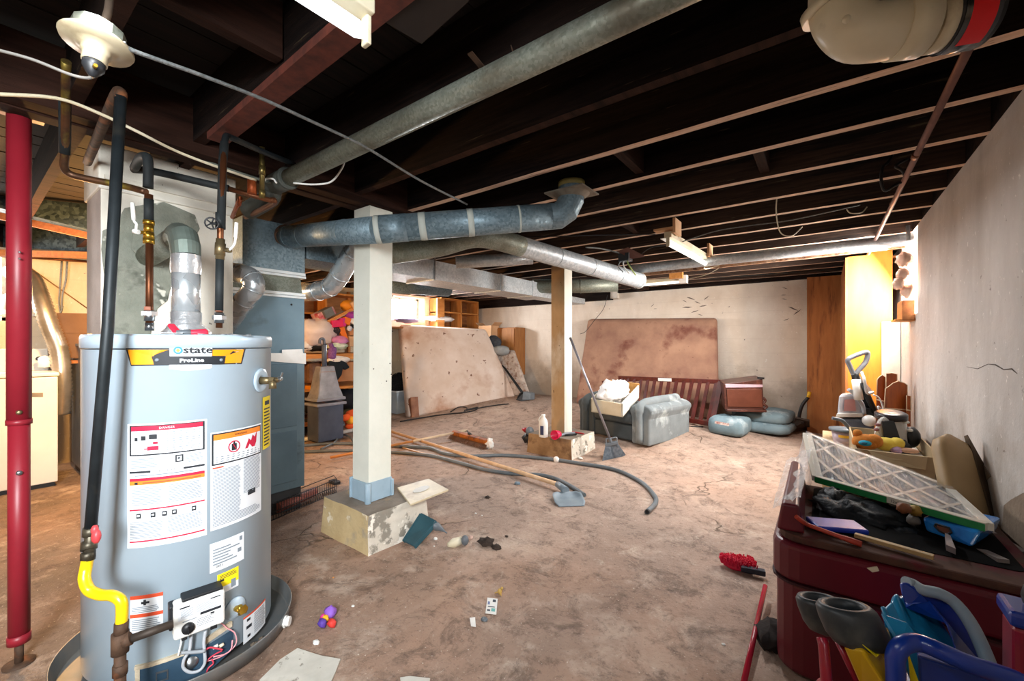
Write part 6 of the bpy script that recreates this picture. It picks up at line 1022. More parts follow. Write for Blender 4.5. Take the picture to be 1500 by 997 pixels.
tbox(505, 543, .3, .55, .28, CARD, 'large cardboard drawer box on the middle shelf', 'cardboard_box', 'box', 0, x=-5.75); tbox(460, 545, .3, .30, .30, mat('brown_bag', '5b4032', '7a5a44', scale=9, rough=.5), 'dark brown plastic-wrapped bundle on the middle shelf', 'wrapped_bundle', 'bundle', 0, x=-5.75, bev=.05); blob(460, 527, (.1, .16, .03), CLR, 'clear plastic film over the brown wrapped bundle', 'plastic_film', 'wrapper', x=-5.6, seed=2)
tbox(456, 568, .15, .10, .06, mat('toy_orange', 'e89a2e'), 'small orange box on the lower shelf left of the carpet washer', 'orange_box', 'box', 0, x=-5.6)
for i, (u, v, rr) in enumerate(((505, 585, (.15, .35, .15)), (470, 590, (.15, .3, .14)), (515, 603, (.14, .22, .08)), (460, 620, (.15, .2, .09)))): blob(u, v, rr, CL(['dark1', 'dark2', 'olive', 'dark3'][i], ['161c28', '201c1f', '3b3a26', '2a2623'][i]), ['dark navy clothes heap under the middle shelf', 'dark clothes heap behind the carpet washer', 'olive green cloth heap above the orange plush', 'dark rubbish heap on the floor at the furnace corner'][i], 'clothes_heap', 'clothes', x=-5.75, seed=i)
r = thing('carpet_washer', 'grey upright carpet washer with tapered clear tank in front of the shelf', 'vacuum', fl(478, 612)); x0 = -5.15
def cw(u, v): return at_x(u, v, x0)
def ring_(u0, u1, v): a, b_ = cw(u0, v), cw(u1, v); return (a+b_)/2, (b_-a).length/2
prof = [(466, 486, 536), (463, 488, 550), (461, 491, 566), (459, 494, 576), (456, 496, 584)]
mb = MB(); c0_, _ = ring_(*prof[0]); n_ = 4
def ringpts(u0, u1, v): c, h = ring_(u0, u1, v); return [(c.x+sx*h*.75, c.y+sy*h, c.z) for sx, sy in ((-1, -1), (1, -1), (1, 1), (-1, 1))]
vs = sum((ringpts(*p_) for p_ in prof), []); mb.add(vs, [(0, 1, 2, 3)]+[(4*i+q, 4*i+4+q, 4*i+4+(q+1) % 4, 4*i+(q+1) % 4) for i in range(len(prof)-1) for q in range(4)]); obj('tank', mb, mat('tank_smoke', '8d909c', '6f727e', rough=.2, coat=.5), r, bevel=.012)
for v, u0, u1 in ((583, 455, 497), (590, 455, 498)): c, h = ring_(u0, u1, v); obj('band', MB().box((c.x-h*.8, c.y-h, c.z-.02), (c.x+h*.8, c.y+h, c.z+.015)), mat('band_grey', '9094a2', '7c808e', rough=.3), r, bevel=.008)
c, h = ring_(458, 495, 600); obj('base_housing', MB().box((c.x-h*.8, c.y-h, fh(c.x, c.y)+.02), (c.x+h*.8, c.y+h, c.z+.08)), mat('housing_blue', '4a5468', '3d465a', rough=.35), r, bevel=.015)
c, h = ring_(466, 486, 545); obj('label_band', MB().box((c.x-h*.8, c.y-h*1.02, c.z-.015), (c.x+h*.86, c.y+h*1.02, c.z+.012)), PINED, r)
mb = MB(); a, b_ = cw(475, 540), cw(475, 505); mb.tube([a, b_], .03, 10); mb.tube(cr([b_, cw(474, 499)+V(0, 0, .02), cw(469, 497), cw(468, 503)], 5), .018, 8); obj('handle', mb, mat('handle_blue', '56627a', '47526a', rough=.4), r)
c = fl(490, 622); mb = MB(); mb.ball(c+V(0, 0, .12), (.14, .24, .13), .25, 2, 3, 20); r = tag(obj('plastic_bag', mb, mat('bag_brown_grey', '9a8378', 'b8bcc2', scale=4, rough=.4)), 'brown and grey plastic bag with pink spot on the floor by the plush', 'bag'); mb = MB(); mb.ball(at_d(487, 614, 5.75), (.03, .035, .035), .1, n=10); obj('pink_spot', mb, PINKR, r)
mb = MB(); q = [fl(478, 627), fl(505, 623), fl(505, 618), fl(478, 620)]; mb.quadbox(q[0], q[1], q[2]+V(0, 0, .08), q[3]+V(0, 0, .08), (0, 0, .02)); tag(obj('pale_tray', mb, mat('pale_blue', 'c3cdda', 'aeb9c8', rough=.4), bevel=.006), 'pale blue-white tray lip at the foot of the brown-grey bag', 'tray')
r = thing('plush_toy', 'orange and white plush toy lying on the floor left of the near post', 'toy', fl(514, 622)); c = at_d(516, 612, 5.7); OR = mat('plush_orange', 'f2652a', 'e65820', rough=.95, bump=.5, bscale=90)
for nm, dx, dz, rr, m_ in (('body', 0, 0, (.10, .13, .12), OR), ('arm', -.11, .03, (.05, .08, .045), OR), ('arm', -.06, -.09, (.05, .07, .04), OR), ('face_patch', .03, .0, (.10, .09, .09), mat('plush_white', 'f2e8da', rough=.95)), ('yellow_patch', -.06, -.01, (.09, .05, .06), mat('plush_yellow', 'f4b53a', rough=.95))):
    mb = MB(); mb.ball(c+V(.02 if nm == 'body' else .06, dx*1.2, dz), rr, .06, 3, n=18); obj(nm, mb, m_, r)
for dy in (.02, .07): mb = MB(); mb.ball(c+V(.155, dy, .03-dy*.3), (.012, .014, .018), 0, n=8); obj('eye', mb, BLACKP, r)
# back-left window cabinet
r = thing('open_pine_cabinet', 'open pine cabinet with shelves under the ducts at the back left corner', 'cabinet', (-6.2, 6.2, 1.3)); ya, yb = at_x(637, 450, -6.2).y, at_x(692, 450, -6.2).y; zb_, zt_ = 1.56, 2.13
for y in (ya, ya+(yb-ya)*.5, yb-.03): obj('divider', MB().box((-6.34, y, zb_), (-6.02, y+.035, zt_)), PINEZ, r)
obj('face_board', MB().box((-6.03, ya-.12, zb_), (-6.0, ya+.07, zt_)), PINE, r)
for z, k in ((zb_, 0), (zt_, 0), (1.86, 1)): obj('shelf_board', MB().box((-6.34, ya, z), (-6.02, yb, z+.025)), PINE, r)
obj('back_panel', MB().box((-6.35, ya, zb_), (-6.34, yb, zt_)), PINED, r)
for k in range(4): obj('stud', MB().box((-6.345, ya+.15+k*.2, zb_), (-6.30, ya+.19+k*.2, zt_)), PINED, r)
for i, (u, v, x, rr, m_, lb) in enumerate(((596, 469, -6.12, (.12, .25, .05), CL('mauve', '8b7f9a'), 'mauve cloth heap on top of the large mattress by the near post'), (645, 467, -6.12, (.15, .35, .06), BAG, 'white plastic bag on the ledge above the large mattress'))): blob(u, v, rr, m_, lb, ['cloth_heap', 'plastic_bag'][i], ['cloth', 'bag'][i], x=x, seed=i+3)
tag(obj('ledge_board', MB().box((-6.36, 4.4, 1.515), (-5.98, 6.6, 1.545)), PINED), 'brown ledge board behind the top of the large mattress', 'shelf')
# ---------------------------------------------------------------- right side group
BX = mat('box_tan', 'b4a07e', 'a28e6c', scale=3, rough=.85, c3='8c7858', s3=3)
r = thing('cardboard_box', 'large tan cardboard box holding a white printer between filter and right wall', 'box', (.33, 3.6, 0)); M_ = None; x0, x1, y0, y1, z1 = .15, .51, 3.35, 4.2, .60
for lo, hi in (((x0, y0, 0), (x1, y0+.008, z1)), ((x0, y1-.008, 0), (x1, y1, z1)), ((x0, y0, 0), (x0+.008, y1, z1)), ((x1-.008, y0, 0), (x1, y1, z1+.03)), ((x0, y0, 0), (x1, y1, .01))): obj('panel', MB().box(lo, hi), BX, r)
obj('flap', MB().quadbox((x0+.06, y0, z1), (x1-.04, y0, z1), (x1-.05, y0-.02, z1-.07), (x0+.1, y0-.03, z1-.06), (0, -.006, 0)), BX, r); obj('inner_tray', MB().box((x0+.2, y0+.02, .52), (x1-.02, y1-.05, .55)), WHITEW, r)
r = thing('cardboard_box', 'tan box on the floor beneath the upright carpet cleaner', 'box', (.12, 4.0, 0)); obj('box_body', MB().box((-.02, 4.28, 0), (.38, 5.2, .385)), BX, r, bevel=.004)
DC = 3.75
def dp(u, v, d=DC): return at_d(u, v, d)
r = thing('carpet_cleaner', 'upright grey carpet cleaner with looped handle in front of the yellow closet', 'vacuum', dp(1255, 640)); CGY = mat('cleaner_grey', '82868c', '6f747a', rough=.35)
mb = MB(); mb.tube(cr([dp(1250, 548), dp(1245, 536), dp(1242, 527), dp(1252, 521), dp(1267, 516), dp(1271, 518), dp(1268, 530), dp(1258, 542), dp(1253, 549)], 6), .020, 10); obj('loop_handle', mb, CGY, r)
mb = MB(); mb.tube([dp(1252, 546), dp(1254, 556)], .03, 10); mb.tube([dp(1256, 552), dp(1268, 580), dp(1280, 608)], [.022, .035, .04], 10); mb.tube([dp(1262, 560, DC-.08), dp(1282, 604, DC-.08)], .022, 8); obj('spine', mb, BLACKP, r)
mb = MB(); mb.tube([dp(1254, 556, DC-.05), dp(1258, 585, DC-.05)], .035, 10); obj('pole', mb, WHITEP, r); mb = MB(); mb.tube(cr([dp(1262, 545, DC-.05), dp(1266, 556, DC-.1), dp(1270, 575, DC-.1), dp(1279, 574, DC-.1)], 5), .012, 8); mb.prism([dp(1268, 560, DC-.06), dp(1280, 575, DC-.06), dp(1274, 577, DC-.06)], (0, -.02, 0)); obj('spray_hose', mb, ALU, r)
mb = MB(); a, b_ = dp(1226, 608), dp(1264, 608); t1, t2 = dp(1258, 576), dp(1229, 577); mb.quadbox(a, b_, t1, t2, (.02, .16, 0)); obj('clear_tank', mb, mat('tank_clear', 'd9dde4', 'bfc6d2', rough=.15, coat=.6), r, bevel=.025, seg=3)
mb = MB(); a, b_ = dp(1236, 602, DC-.012), dp(1254, 602, DC-.012); t1, t2 = dp(1252, 584, DC-.012), dp(1237, 585, DC-.012); mb.quadbox(a, b_, t1, t2, (0, .004, 0)); obj('pink_fill', mb, mat('pink_fill', 'd9a9a9', 'cc9a9c', rough=.3), r)
mb = MB(); mb.quadbox(dp(1224, 611, DC-.02), dp(1265, 611, DC-.02), dp(1264, 605, DC-.02), dp(1226, 605, DC-.02), (.02, .18, 0)); obj('white_trim', mb, WHITEP, r, bevel=.006); mb = MB(); mb.tube(cr([dp(1243, 570, DC-.02), dp(1250, 576, DC-.02), dp(1262, 590, DC-.02), dp(1266, 606, DC-.02)], 5), .016, 8); obj('tank_handle', mb, mat('silver_trim', 'b9bec4', 'a6abb2', rough=.3), r)
mb = MB(); mb.quadbox(dp(1228, 612, DC-.02), dp(1282, 612, DC-.02), dp(1280, 640, DC-.1), dp(1248, 640, DC-.1), (.02, .25, 0)); obj('motor_base', mb, mat('cleaner_dark', '43474d', '33363b', rough=.35), r, bevel=.03, seg=3); mb = MB(); mb.lathe([(0, 0), (.05, .003), (.045, .012), (0, .014)], dp(1273, 616, DC-.10), CAM-dp(1273, 616), 18); obj('side_cap', mb, ALU, r)
mb = MB(); mb.box((dp(1262, 602).x, dp(1262, 602).y-.0, dp(1262, 602).z-.03), (dp(1290, 602).x, dp(1290, 602).y+.12, dp(1290, 602).z+.03)); obj('rear_bracket', mb, BLACKP, r, bevel=.008)
r = thing('small_bucket', 'small clear bucket with grey rim and yellow label below the carpet cleaner', 'bucket', dp(1238, 640, 3.5)); c = dp(1238, 645, 3.5)
mb = MB(); mb.lathe([(.0, 0), (.075, 0), (.095, .14), (.092, .14), (.07, .006)], c-V(0, 0, .05), n=24); obj('bucket_body', mb, mat('bucket_pinkish', 'b9a8ae', 'a08d96', scale=14, rough=.3), r); mb = MB(); mb.lathe([(.094, .13), (.11, .132), (.112, .15), (.0, .155)], c-V(0, 0, .05), n=24); obj('lid', mb, GREYP, r); mb = MB(); mb.tube(cr([dp(1219, 612, 3.42), dp(1232, 615, 3.4), dp(1240, 622, 3.4), dp(1252, 636, 3.4)], 5), .014, 8); obj('handle', mb, GREYP, r)
dv = (CAM-c); a0 = math.atan2(dv.y, dv.x); mb = MB(); mb.grid(lambda s, t: c+V(.092*cos(a0-.5+.9*s), .092*sin(a0-.5+.9*s), .035+.022*t), 6, 1); obj('label_print', mb, mat('amber_label', 'e8b02c'), r)
r = thing('printer', 'white and black curved printer sitting on top of the tan cardboard box', 'printer', (.3, 3.6, .6)); D3 = 2.72
def pp(u, v, d=D3): return at_d(u, v, d)
c = pp(1306, 640); mb = MB(); mb.quadbox(pp(1278, 645), pp(1335, 655), pp(1326, 613), pp(1290, 610), (.02, .22, .02)); obj('shell', mb, mat('printer_grey', 'cfcdc8', 'bdbbb6', rough=.35), r, bevel=.03, seg=3)
mb = MB(); mb.quadbox(pp(1296, 650, D3-.012), pp(1322, 652, D3-.012), pp(1310, 616, D3-.012), pp(1292, 616, D3-.012), (0, .01, 0)); obj('front_panel', mb, DGREY, r, bevel=.006)
mb = MB(); mb.lathe([(0, 0), (.085, 0), (.085, .03), (.07, .04), (.0, .03)], pp(1305, 612, D3+.06), (0, -.15, 1), 28); obj('top_ring', mb, mat('ring_dark', '3a3034', '2a2428', rough=.3), r)
for i, (u, v) in enumerate(((1284, 629), (1286, 622), (1281, 638), (1318, 616), (1328, 618), (1333, 630))): mb = MB(); q = pp(u, v, D3-.01); mb.ball(q, (.016, .012, .011), 0, n=10); obj('button', mb, WHITEP if i > 2 else mat('button_red', '9c6a6c', '875a5c'), r)
mb = MB(); mb.ball(pp(1334, 640, D3+.03), (.05, .06, .07), .05, 2, n=16); obj('black_wheel', mb, BLACKP, r); mb = MB(); mb.ball(pp(1318, 655, D3-.02), (.06, .05, .05), .3, 3, 2, 14); obj('black_underside', mb, BLACKP, r)
BR = mat('plush_brown', 'd98a3c', 'c67a30', rough=.95, bump=.4, bscale=80)
r = thing('plush_toy', 'orange-brown plush toy with blue eye ring on the box front edge', 'toy', pp(1268, 650)); c = pp(1268, 647, D3-.05)
for nm, o_, rr, m_ in (('body', V(0, 0, 0), (.07, .05, .05), BR), ('ear', V(-.04, 0, .05), (.025, .02, .025), BR), ('cheek', V(.04, 0, .01), (.045, .04, .045), BR), ('eye_ring', V(-.005, -.045, .0), (.033, .014, .018), mat('eye_blue', '28b4d8', '22a4c6')), ('eye_centre', V(-.01, -.056, .0), (.016, .008, .009), mat('eye_dark', '2b6f90'))): mb = MB(); mb.ball(c+o_, rr, .08 if m_ is BR else 0, 3, n=16); obj(nm, mb, m_, r)
mb = MB(); mb.prism([pp(1276, 643, D3), pp(1292, 640, D3), pp(1284, 630, D3)], (0, .01, 0)); tag(obj('paper_scrap', mb, PAPER), 'white paper corner behind the orange-brown plush toy', 'paper')
r = thing('plush_toy', 'yellow plush toy with lilac nose on the box front edge', 'toy', pp(1298, 652)); c = pp(1298, 650, D3-.06); YL = mat('plush_yel', 'f0d868', 'e0c44c', scale=16, rough=.95)
for nm, o_, rr, m_ in (('body', V(0, 0, 0), (.075, .05, .042), YL), ('head', V(.05, 0, .012), (.04, .04, .036), YL), ('nose', V(.045, -.03, -.025), (.03, .025, .025), mat('plush_lilac', 'c9a9cc', 'b898bc')), ('arm', V(.10, -.03, -.02), (.05, .02, .016), mat('plush_peach', 'd8a98c'))): mb = MB(); mb.ball(c+o_, rr, .06, 3, n=16); obj(nm, mb, m_, r)
HW = mat('headboard_wood', 'a8561f', '8a4317', scale=5, stretch=(5, 5, 1), rough=.45, coat=.2, c3='63300f', s3=6, t3=.6); EDG = mat('pale_edge', 'd9c0a0', rough=.6)
for i, (uv, d, lb) in enumerate((([(1295, 598), (1329, 600), (1329, 564), (1325, 561), (1316, 558), (1308, 561), (1303, 565), (1297, 569)], 3.42, 'scalloped brown wooden headboard panel leaning at the right wall'), ([(1284, 585), (1297, 588), (1297, 552), (1292, 549), (1287, 553), (1285, 556)], 3.62, 'orange wooden panel behind the scalloped headboard'), ([(1298, 590), (1314, 590), (1314, 548), (1306, 546), (1298, 547)], 3.6, 'second tall orange panel behind the scalloped headboard'), ([(1328, 600), (1334, 601), (1334, 580), (1328, 579)], 3.38, 'narrow brown panel slice between headboard and right wall'))):
    P = [at_d(u, v, d) for u, v in uv]; lo_ = [V(P[0].x, P[0].y-.0, .0), V(P[1].x, P[1].y, .0)]; poly = lo_+P[1:]+[P[0]]; r = thing('headboard_panel', lb, 'panel', (P[0].x, P[0].y, 0)); obj('panel', MB().prism(poly, (0, .02, 0)), HW, r); mb = MB(); mb.tube([P[0]+V(0, -.005, 0)]+P[:1:-1]+[P[1]], .0035, 5); mb.tube([P[0]+V(0, -.005, 0), P[1]+V(0, -.005, 0)], .006, 5); obj('edge_strip', mb, EDG, r)
cable('thin wire tangle at the foot of the scalloped headboard', pxpath([(1279, 578), (1288, 583), (1294, 600), (1286, 595), (1291, 608)], 3.5, 3.45), .006, ALU)
# long cushion standing by the right wall
TANC = mat('tan_vinyl', 'b0946c', 'a1865f', scale=3, rough=.5, c3='8c744f', s3=3, t3=.6); r = thing('tan_cushion', 'long tan rounded cushion board leaning on the right wall behind the filter', 'cushion', (.5, 2.7, 0))
t0_, b0_ = at_d(1389, 636, 2.0), at_d(1420, 775, 1.79); ax = (b0_-t0_); b1_ = b0_+ax.normalized()*((b0_.z-.02)/max(.01, -ax.normalized().z)); ax = (b1_-t0_).normalized(); sx_ = V(CS, SN, 0); sx_ = (sx_-ax*sx_.dot(ax)).normalized(); sy_ = ax.cross(sx_)
mb = MB(); L_ = (b1_-t0_).length
def tc_(s, t):
    a = 2*pi*s; k = min(1, (max(t, 1e-3)/.06)**.5) if t < .06 else 1; sg = lambda x, e: math.copysign(abs(x)**e, x); return t0_+ax*(L_*t)+sx_*(.074*k*sg(cos(a), .6)*(1+.06*sst((t-.1)*3)))+sy_*(.042*k*sg(sin(a), .6))
mb.grid(tc_, 36, 24); obj('cushion_body', mb, TANC, r); mb = MB(); mb.prism([t0_+sx_*.05+sy_*.02, t0_+sx_*.11+ax*.12, t0_+sx_*.125+ax*L_*.95, t0_+sx_*.09+ax*L_*.95], sy_*.02); obj('backing_edge', mb, mat('backing_brown', '5d4a36', '4c3c2c', rough=.8), r)
# ---------------------------------------------------------------- red bin with its load
BR_ = mat('bin_burgundy', '620d1e', '540a19', scale=3, rough=.4, coat=.1, c3='4a151b', s3=4, t3=.6); DIRT = mat('bin_dirty_ledge', '43291f', '54372b', scale=16, rough=.9, c3='5a1420', s3=5, t3=.5)
r = thing('toy_box', 'large dark red plastic toy box in the foreground loaded with junk', 'box', (.2, 2.2, 0)); x0, x1, y0, y1 = -.165, .555, 1.86, 2.62
def shell(z0, z1, g, m, name, rr=.09, top=None):
    mb = rbox((x0+g, y0+g, z0), (x1-g*.5, y1-g, z1), rr); return obj(name, mb, m, r, bevel=.018, seg=3)
shell(.02, .36, .012, BR_, 'lower_body'); shell(.365, .505, .0, BR_, 'upper_body')
mb = rbox((x0+.02, y0+.02, .506), (x1-.01, y1-.02, .535), .08); obj('ledge', mb, [DIRT], r, bevel=.008)
mb = MB(); mb.prism([(x0+.02, y0+.05, .536), (x0+.10, y0+.06, .536), (x0+.085, y0+.075, .635), (x0+.03, y0+.065, .635)], (.0, .0, 0)) if 0 else None
mb.add([(x0+.015, y0+.045, .535), (x0+.105, y0+.05, .535), (x0+.09, y1-.05, .535), (x0+.015, y1-.05, .535), (x0+.03, y0+.06, .635), (x0+.085, y0+.065, .635), (x0+.07, y1-.1, .665), (x0+.03, y1-.1, .665)], [(3, 2, 1, 0), (4, 5, 6, 7), (0, 1, 5, 4), (1, 2, 6, 5), (2, 3, 7, 6), (3, 0, 4, 7)]); obj('side_rim', mb, BR_, r, bevel=.01, seg=3)
mb = rbox((x0+.12, y0+.14, .5355), (x1-.05, y1-.06, .5375), .03); obj('well_shade_sheet', mb, mat('inside_shade', '0a0a0b', '141313', rough=.95, spec=.1), r); mb = rbox((x0-.002, y0-.002, .358), (x1, y1, .366), .09); obj('seam', mb, mat('seam_dark', '33060f'), r)  # black sheet on the closed top stands in for the shaded inside
mb = MB(); mb.prism([at_y(1270, 832, y0-.004), at_y(1285, 830, y0-.004), at_y(1288, 836, y0-.004), at_y(1278, 838, y0-.004)], (0, .006, 0)); obj('scuff', mb, CREAM, r)
FILM = mat('wrap_film', 'dcdfe2', 'f2f3f4', scale=14, rough=.12, alpha=.45, bump=.9, bscale=26, spec=.8)
mb = MB(); q = [V(x0-.002, y0+.06, .60), V(x0+.09, y0+.10, .65), V(x0+.11, y1+.1, .70), V(x0-.0, y1+.05, .62)]
mb.grid(lambda s, t: q[0]*(1-s)*(1-t)+q[1]*s*(1-t)+q[2]*s*t+q[3]*(1-s)*t+V(0, 0, .02*noise.noise(V(s*4, t*7, 2))+.006), 12, 20); tag(obj('plastic_sheet', mb, FILM), 'crinkled clear plastic sheet draped over the red box side rim', 'plastic sheet')
BB = mat('black_bag', '0e1216', '161c22', scale=6, rough=.5, spec=.3, bump=.9, bscale=14)
mb = MB(); mb.ball(at_d(1262, 752, 1.76), (.17, .13, .055), .35, 2.4, 2, 34); mb.ball(at_d(1222, 732, 1.86), (.055, .08, .052), .25, 2.4, 5, 26); mb.ball(at_d(1310, 775, 1.66), (.09, .1, .04), .35, 2.4, 7, 26); tag(obj('black_bag', mb, BB), 'crumpled black plastic bag under the wrapped air filter', 'bag')
mb = MB(); mb.beam(at_z(1188, 766, .555), at_z(1262, 772, .555), .10, .018); tag(obj('blue_tray', mb, mat('deep_blue', '1c3fbf', '1835a8', rough=.4), bevel=.006), 'flat deep blue tray edge below the black bag', 'tray')
mb = MB(); mb.tube(cr([at_z(1166, 756, .60), at_z(1176, 764, .58), at_z(1190, 771, .56), at_z(1262, 797, .545)], 5), [.008]*14+[.011]*2, 8); r = tag(obj('red_stick', mb, mat('coral_red', 'b9432f', 'a83a28', rough=.5)), 'curved orange-red plastic stick lying on the red box ledge', 'stick')
mb = MB(); mb.beam(at_z(1252, 783, .55), at_z(1368, 816, .55), .022, .014); tag(obj('wood_strip', mb, mat('pale_strip', 'b99c6c', 'a68a5c', stretch=(4, 4, 4)), bevel=.002), 'short pale wooden strip on the dark load of the red box', 'strip')
BLC = mat('blue_clear', '1f6fc4', '2f8fe0', scale=12, rough=.2, coat=.4); r = thing('blue_container', 'translucent blue plastic container with handle hole under the filter corner', 'container', at_d(1395, 790, 1.5))
mb = MB(); a, b_, c_, d_ = at_d(1350, 757, 1.60), at_d(1436, 778, 1.44), at_d(1424, 802, 1.44), at_d(1356, 778, 1.58); mb.quadbox(d_, c_, b_, a, (.10, .22, .0)); obj('container_body', mb, BLC, r, bevel=.01); q = lambda s, t: (a*(1-s)+b_*s)*(1-t)+(d_*(1-s)+c_*s)*t+V(-.004, -.008, 0)
mb = MB(); mb.prism([q(.3, .22), q(.5, .25), q(.54, .45), q(.48, .62), (q(.36, .55)), q(.28, .35)], (.002, .006, 0)); obj('handle_hole', mb, mat('hole_brown', '7a4632', '5d3526'), r); mb = MB(); P = [q(.28, .18), q(.52, .21), q(.57, .45), q(.5, .68), q(.34, .6), q(.25, .35), q(.28, .18)]; mb.tube(P, .0035, 6); obj('hole_rim', mb, BLACKP, r)
for i, (u, v, m_, lb) in enumerate(((1324, 744, mat('brownish', '8d5a3a', '6d4228', scale=14), 'brown trinket between black bag and blue container'), (1341, 748, mat('gold', 'a8873a', '8a6d2c', scale=12), 'gold-coloured trinket next to the blue container'), (1338, 762, mat('greyish', '6a6560', '4a4642', scale=12), 'grey trinket lump under the filter edge'))): mb = MB(); mb.ball(at_d(u, v, 1.6), (.021, .021, .02), .35, 3, i, 16); tag(obj('trinket', mb, m_), lb, 'trinket')
mb = MB(); mb.prism([at_z(1384, 788, .55), at_z(1392, 792, .55), at_z(1400, 812, .55), at_z(1386, 806, .55)], (0, 0, .02)); tag(obj('grey_feather', mb, mat('feather', '8a7f80', '6e6466')), 'small grey pointed scrap on the dark load beside the blue container', 'scrap')
r = thing('grey_channel', 'pair of long grey channel rails behind the blue container', 'rail', at_d(1450, 805, 1.4)); mb = MB(); mb.beam(at_d(1422, 800, 1.5), at_d(1470, 822, 1.36), .03, .015); obj('rail_bar', mb, mat('taupe', '8a807c', '766c68', rough=.5), r); mb = MB(); mb.beam(at_d(1440, 776, 1.62), at_d(1500, 812, 1.46), .03, .02); obj('rail_bar', mb, MATS['taupe'], r); mb = MB(); mb.quadbox(at_d(1436, 790, 1.58), at_d(1480, 820, 1.4), at_d(1500, 815, 1.45), at_d(1445, 780, 1.6), (0, 0, -.01)); obj('red_inlay', mb, mat('maroon', '4a1a1e'), r)
mb = MB(); a, b_ = at_x(1466, 789, XR-.015), at_x(1488, 800, XR-.015); mb.tube([a, b_], .007, 6); tag(obj('pencil', mb, mat('pencil_yellow', 'd9a92c')), 'yellow pencil stub lodged by the right wall', 'pencil')
# wrapped air filter
r = thing('air_filter', 'large cardboard-framed pleated air filter wrapped in clear plastic, green-striped edge', 'filter', at_d(1300, 700, 1.9)); A, B, Cc, D = at_d(1182, 634, 2.4), at_d(1197, 697, 1.98), at_d(1447, 766, 1.45), at_d(1387, 711, 1.9)
def FQ(s, t, dz=0): sag = .012*sin(pi*s)*sin(pi*t); return (B*(1-s)+Cc*s)*(1-t)+(A*(1-s)+D*s)*t+V(0, 0, dz-sag)
PL = mat('pleat_grey', '5c6064', '7d8184', scale=30, rough=.85, bump=.4); FRM = mat('filter_card', 'dcd8cc', 'cdc8ba', rough=.7); GRN = mat('filter_green', '1f8a4a', '1a7a40', rough=.5)
mb = MB(); n_ = 60
mb.grid(lambda s, t: FQ(.03+.94*s, .04+.92*t, -.012+(.006 if int(round(s*n_)) % 2 else -.006)), n_, 10, 0, False); obj('pleated_media', mb, PL, r)
def rim(p0, p1, w_, n_=8): 
    mb = MB(); 
    for k in range(n_): a = (p0[0]+(p1[0]-p0[0])*k/n_, p0[1]+(p1[1]-p0[1])*k/n_); b_ = (p0[0]+(p1[0]-p0[0])*(k+1)/n_, p0[1]+(p1[1]-p0[1])*(k+1)/n_); mb.beam(FQ(*a, -.012), FQ(*b_, -.012), w_, .026)
    return mb
for p0, p1, w_ in (((0, .0), (1, .0), .03), ((0, 1), (1, 1), .03), ((0, 0), (0, 1), .04), ((1, 0), (1, 1), .03)): obj('frame_rail', rim(p0, p1, w_), FRM, r)
N_ = 4
for k in range(-1, N_): 
    for sg in (0, 1):
        s0, s1 = k/N_*1.0, (k+2)/N_*1.0; t0_, t1_ = (0, 1) if sg else (1, 0)
        a = [s0, t0_]; b_ = [s1, t1_]
        if a[0] < 0: f_ = -a[0]/(b_[0]-a[0]); a = [0, a[1]+(b_[1]-a[1])*f_]
        if b_[0] > 1: f_ = (1-a[0])/(b_[0]-a[0]); b_ = [1, a[1]+(b_[1]-a[1])*f_]
        mb = MB(); 
        for q in range(6): u0 = (a[0]+(b_[0]-a[0])*q/6, a[1]+(b_[1]-a[1])*q/6); u1 = (a[0]+(b_[0]-a[0])*(q+1)/6, a[1]+(b_[1]-a[1])*(q+1)/6); mb.beam(FQ(*u0, -.002), FQ(*u1, -.002), .015, .0015)
        obj('lattice_strip', mb, mat('lattice_card', 'b3aca0', '9c968b', scale=14, rough=.8), r)
ex = (Cc-B).normalized(); nz_ = ex.cross(V(0, 0, 1)).normalized(); nz_ = nz_ if nz_.y < 0 else -nz_
for s0, s1, m_ in ((.0, .5, GRN), (.64, 1.0, GRN)):
    mb = MB(); mb.grid(lambda s, t: FQ(s0+(s1-s0)*s, 0, -.027+.026*t)+nz_*.0185, 8, 1); obj('green_stripe', mb, m_, r)
q0 = FQ(.57, 0, -.013)+nz_*.0185
text_ = text_mb('12x24x1', .016, lambda x, y: q0+ex*x+V(0, 0, y)); obj('size_print', text_, INK, r)
mb = MB(); mb.grid(lambda s, t: FQ(-.01+1.02*s, -.02+1.04*t, .006+.012*abs(noise.noise(V(s*9+t*3, t*5-s*6, 1)))+.006*noise.noise(V(s*22, t*18, 4))), 60, 30); obj('plastic_wrap', mb, mat('filter_wrap', 'e4e7ea', 'f6f7f8', scale=10, rough=.1, alpha=.2, bump=1, bscale=20, spec=1), r)
mb = MB(); mb.grid(lambda s, t: FQ(0, .0+1.0*s, -.03-.10*t+.01*noise.noise(V(s*9, t*4, 7)))+V(-.02-.02*t, -.01, 0), 16, 6); obj('loose_wrap', mb, FILM, r)
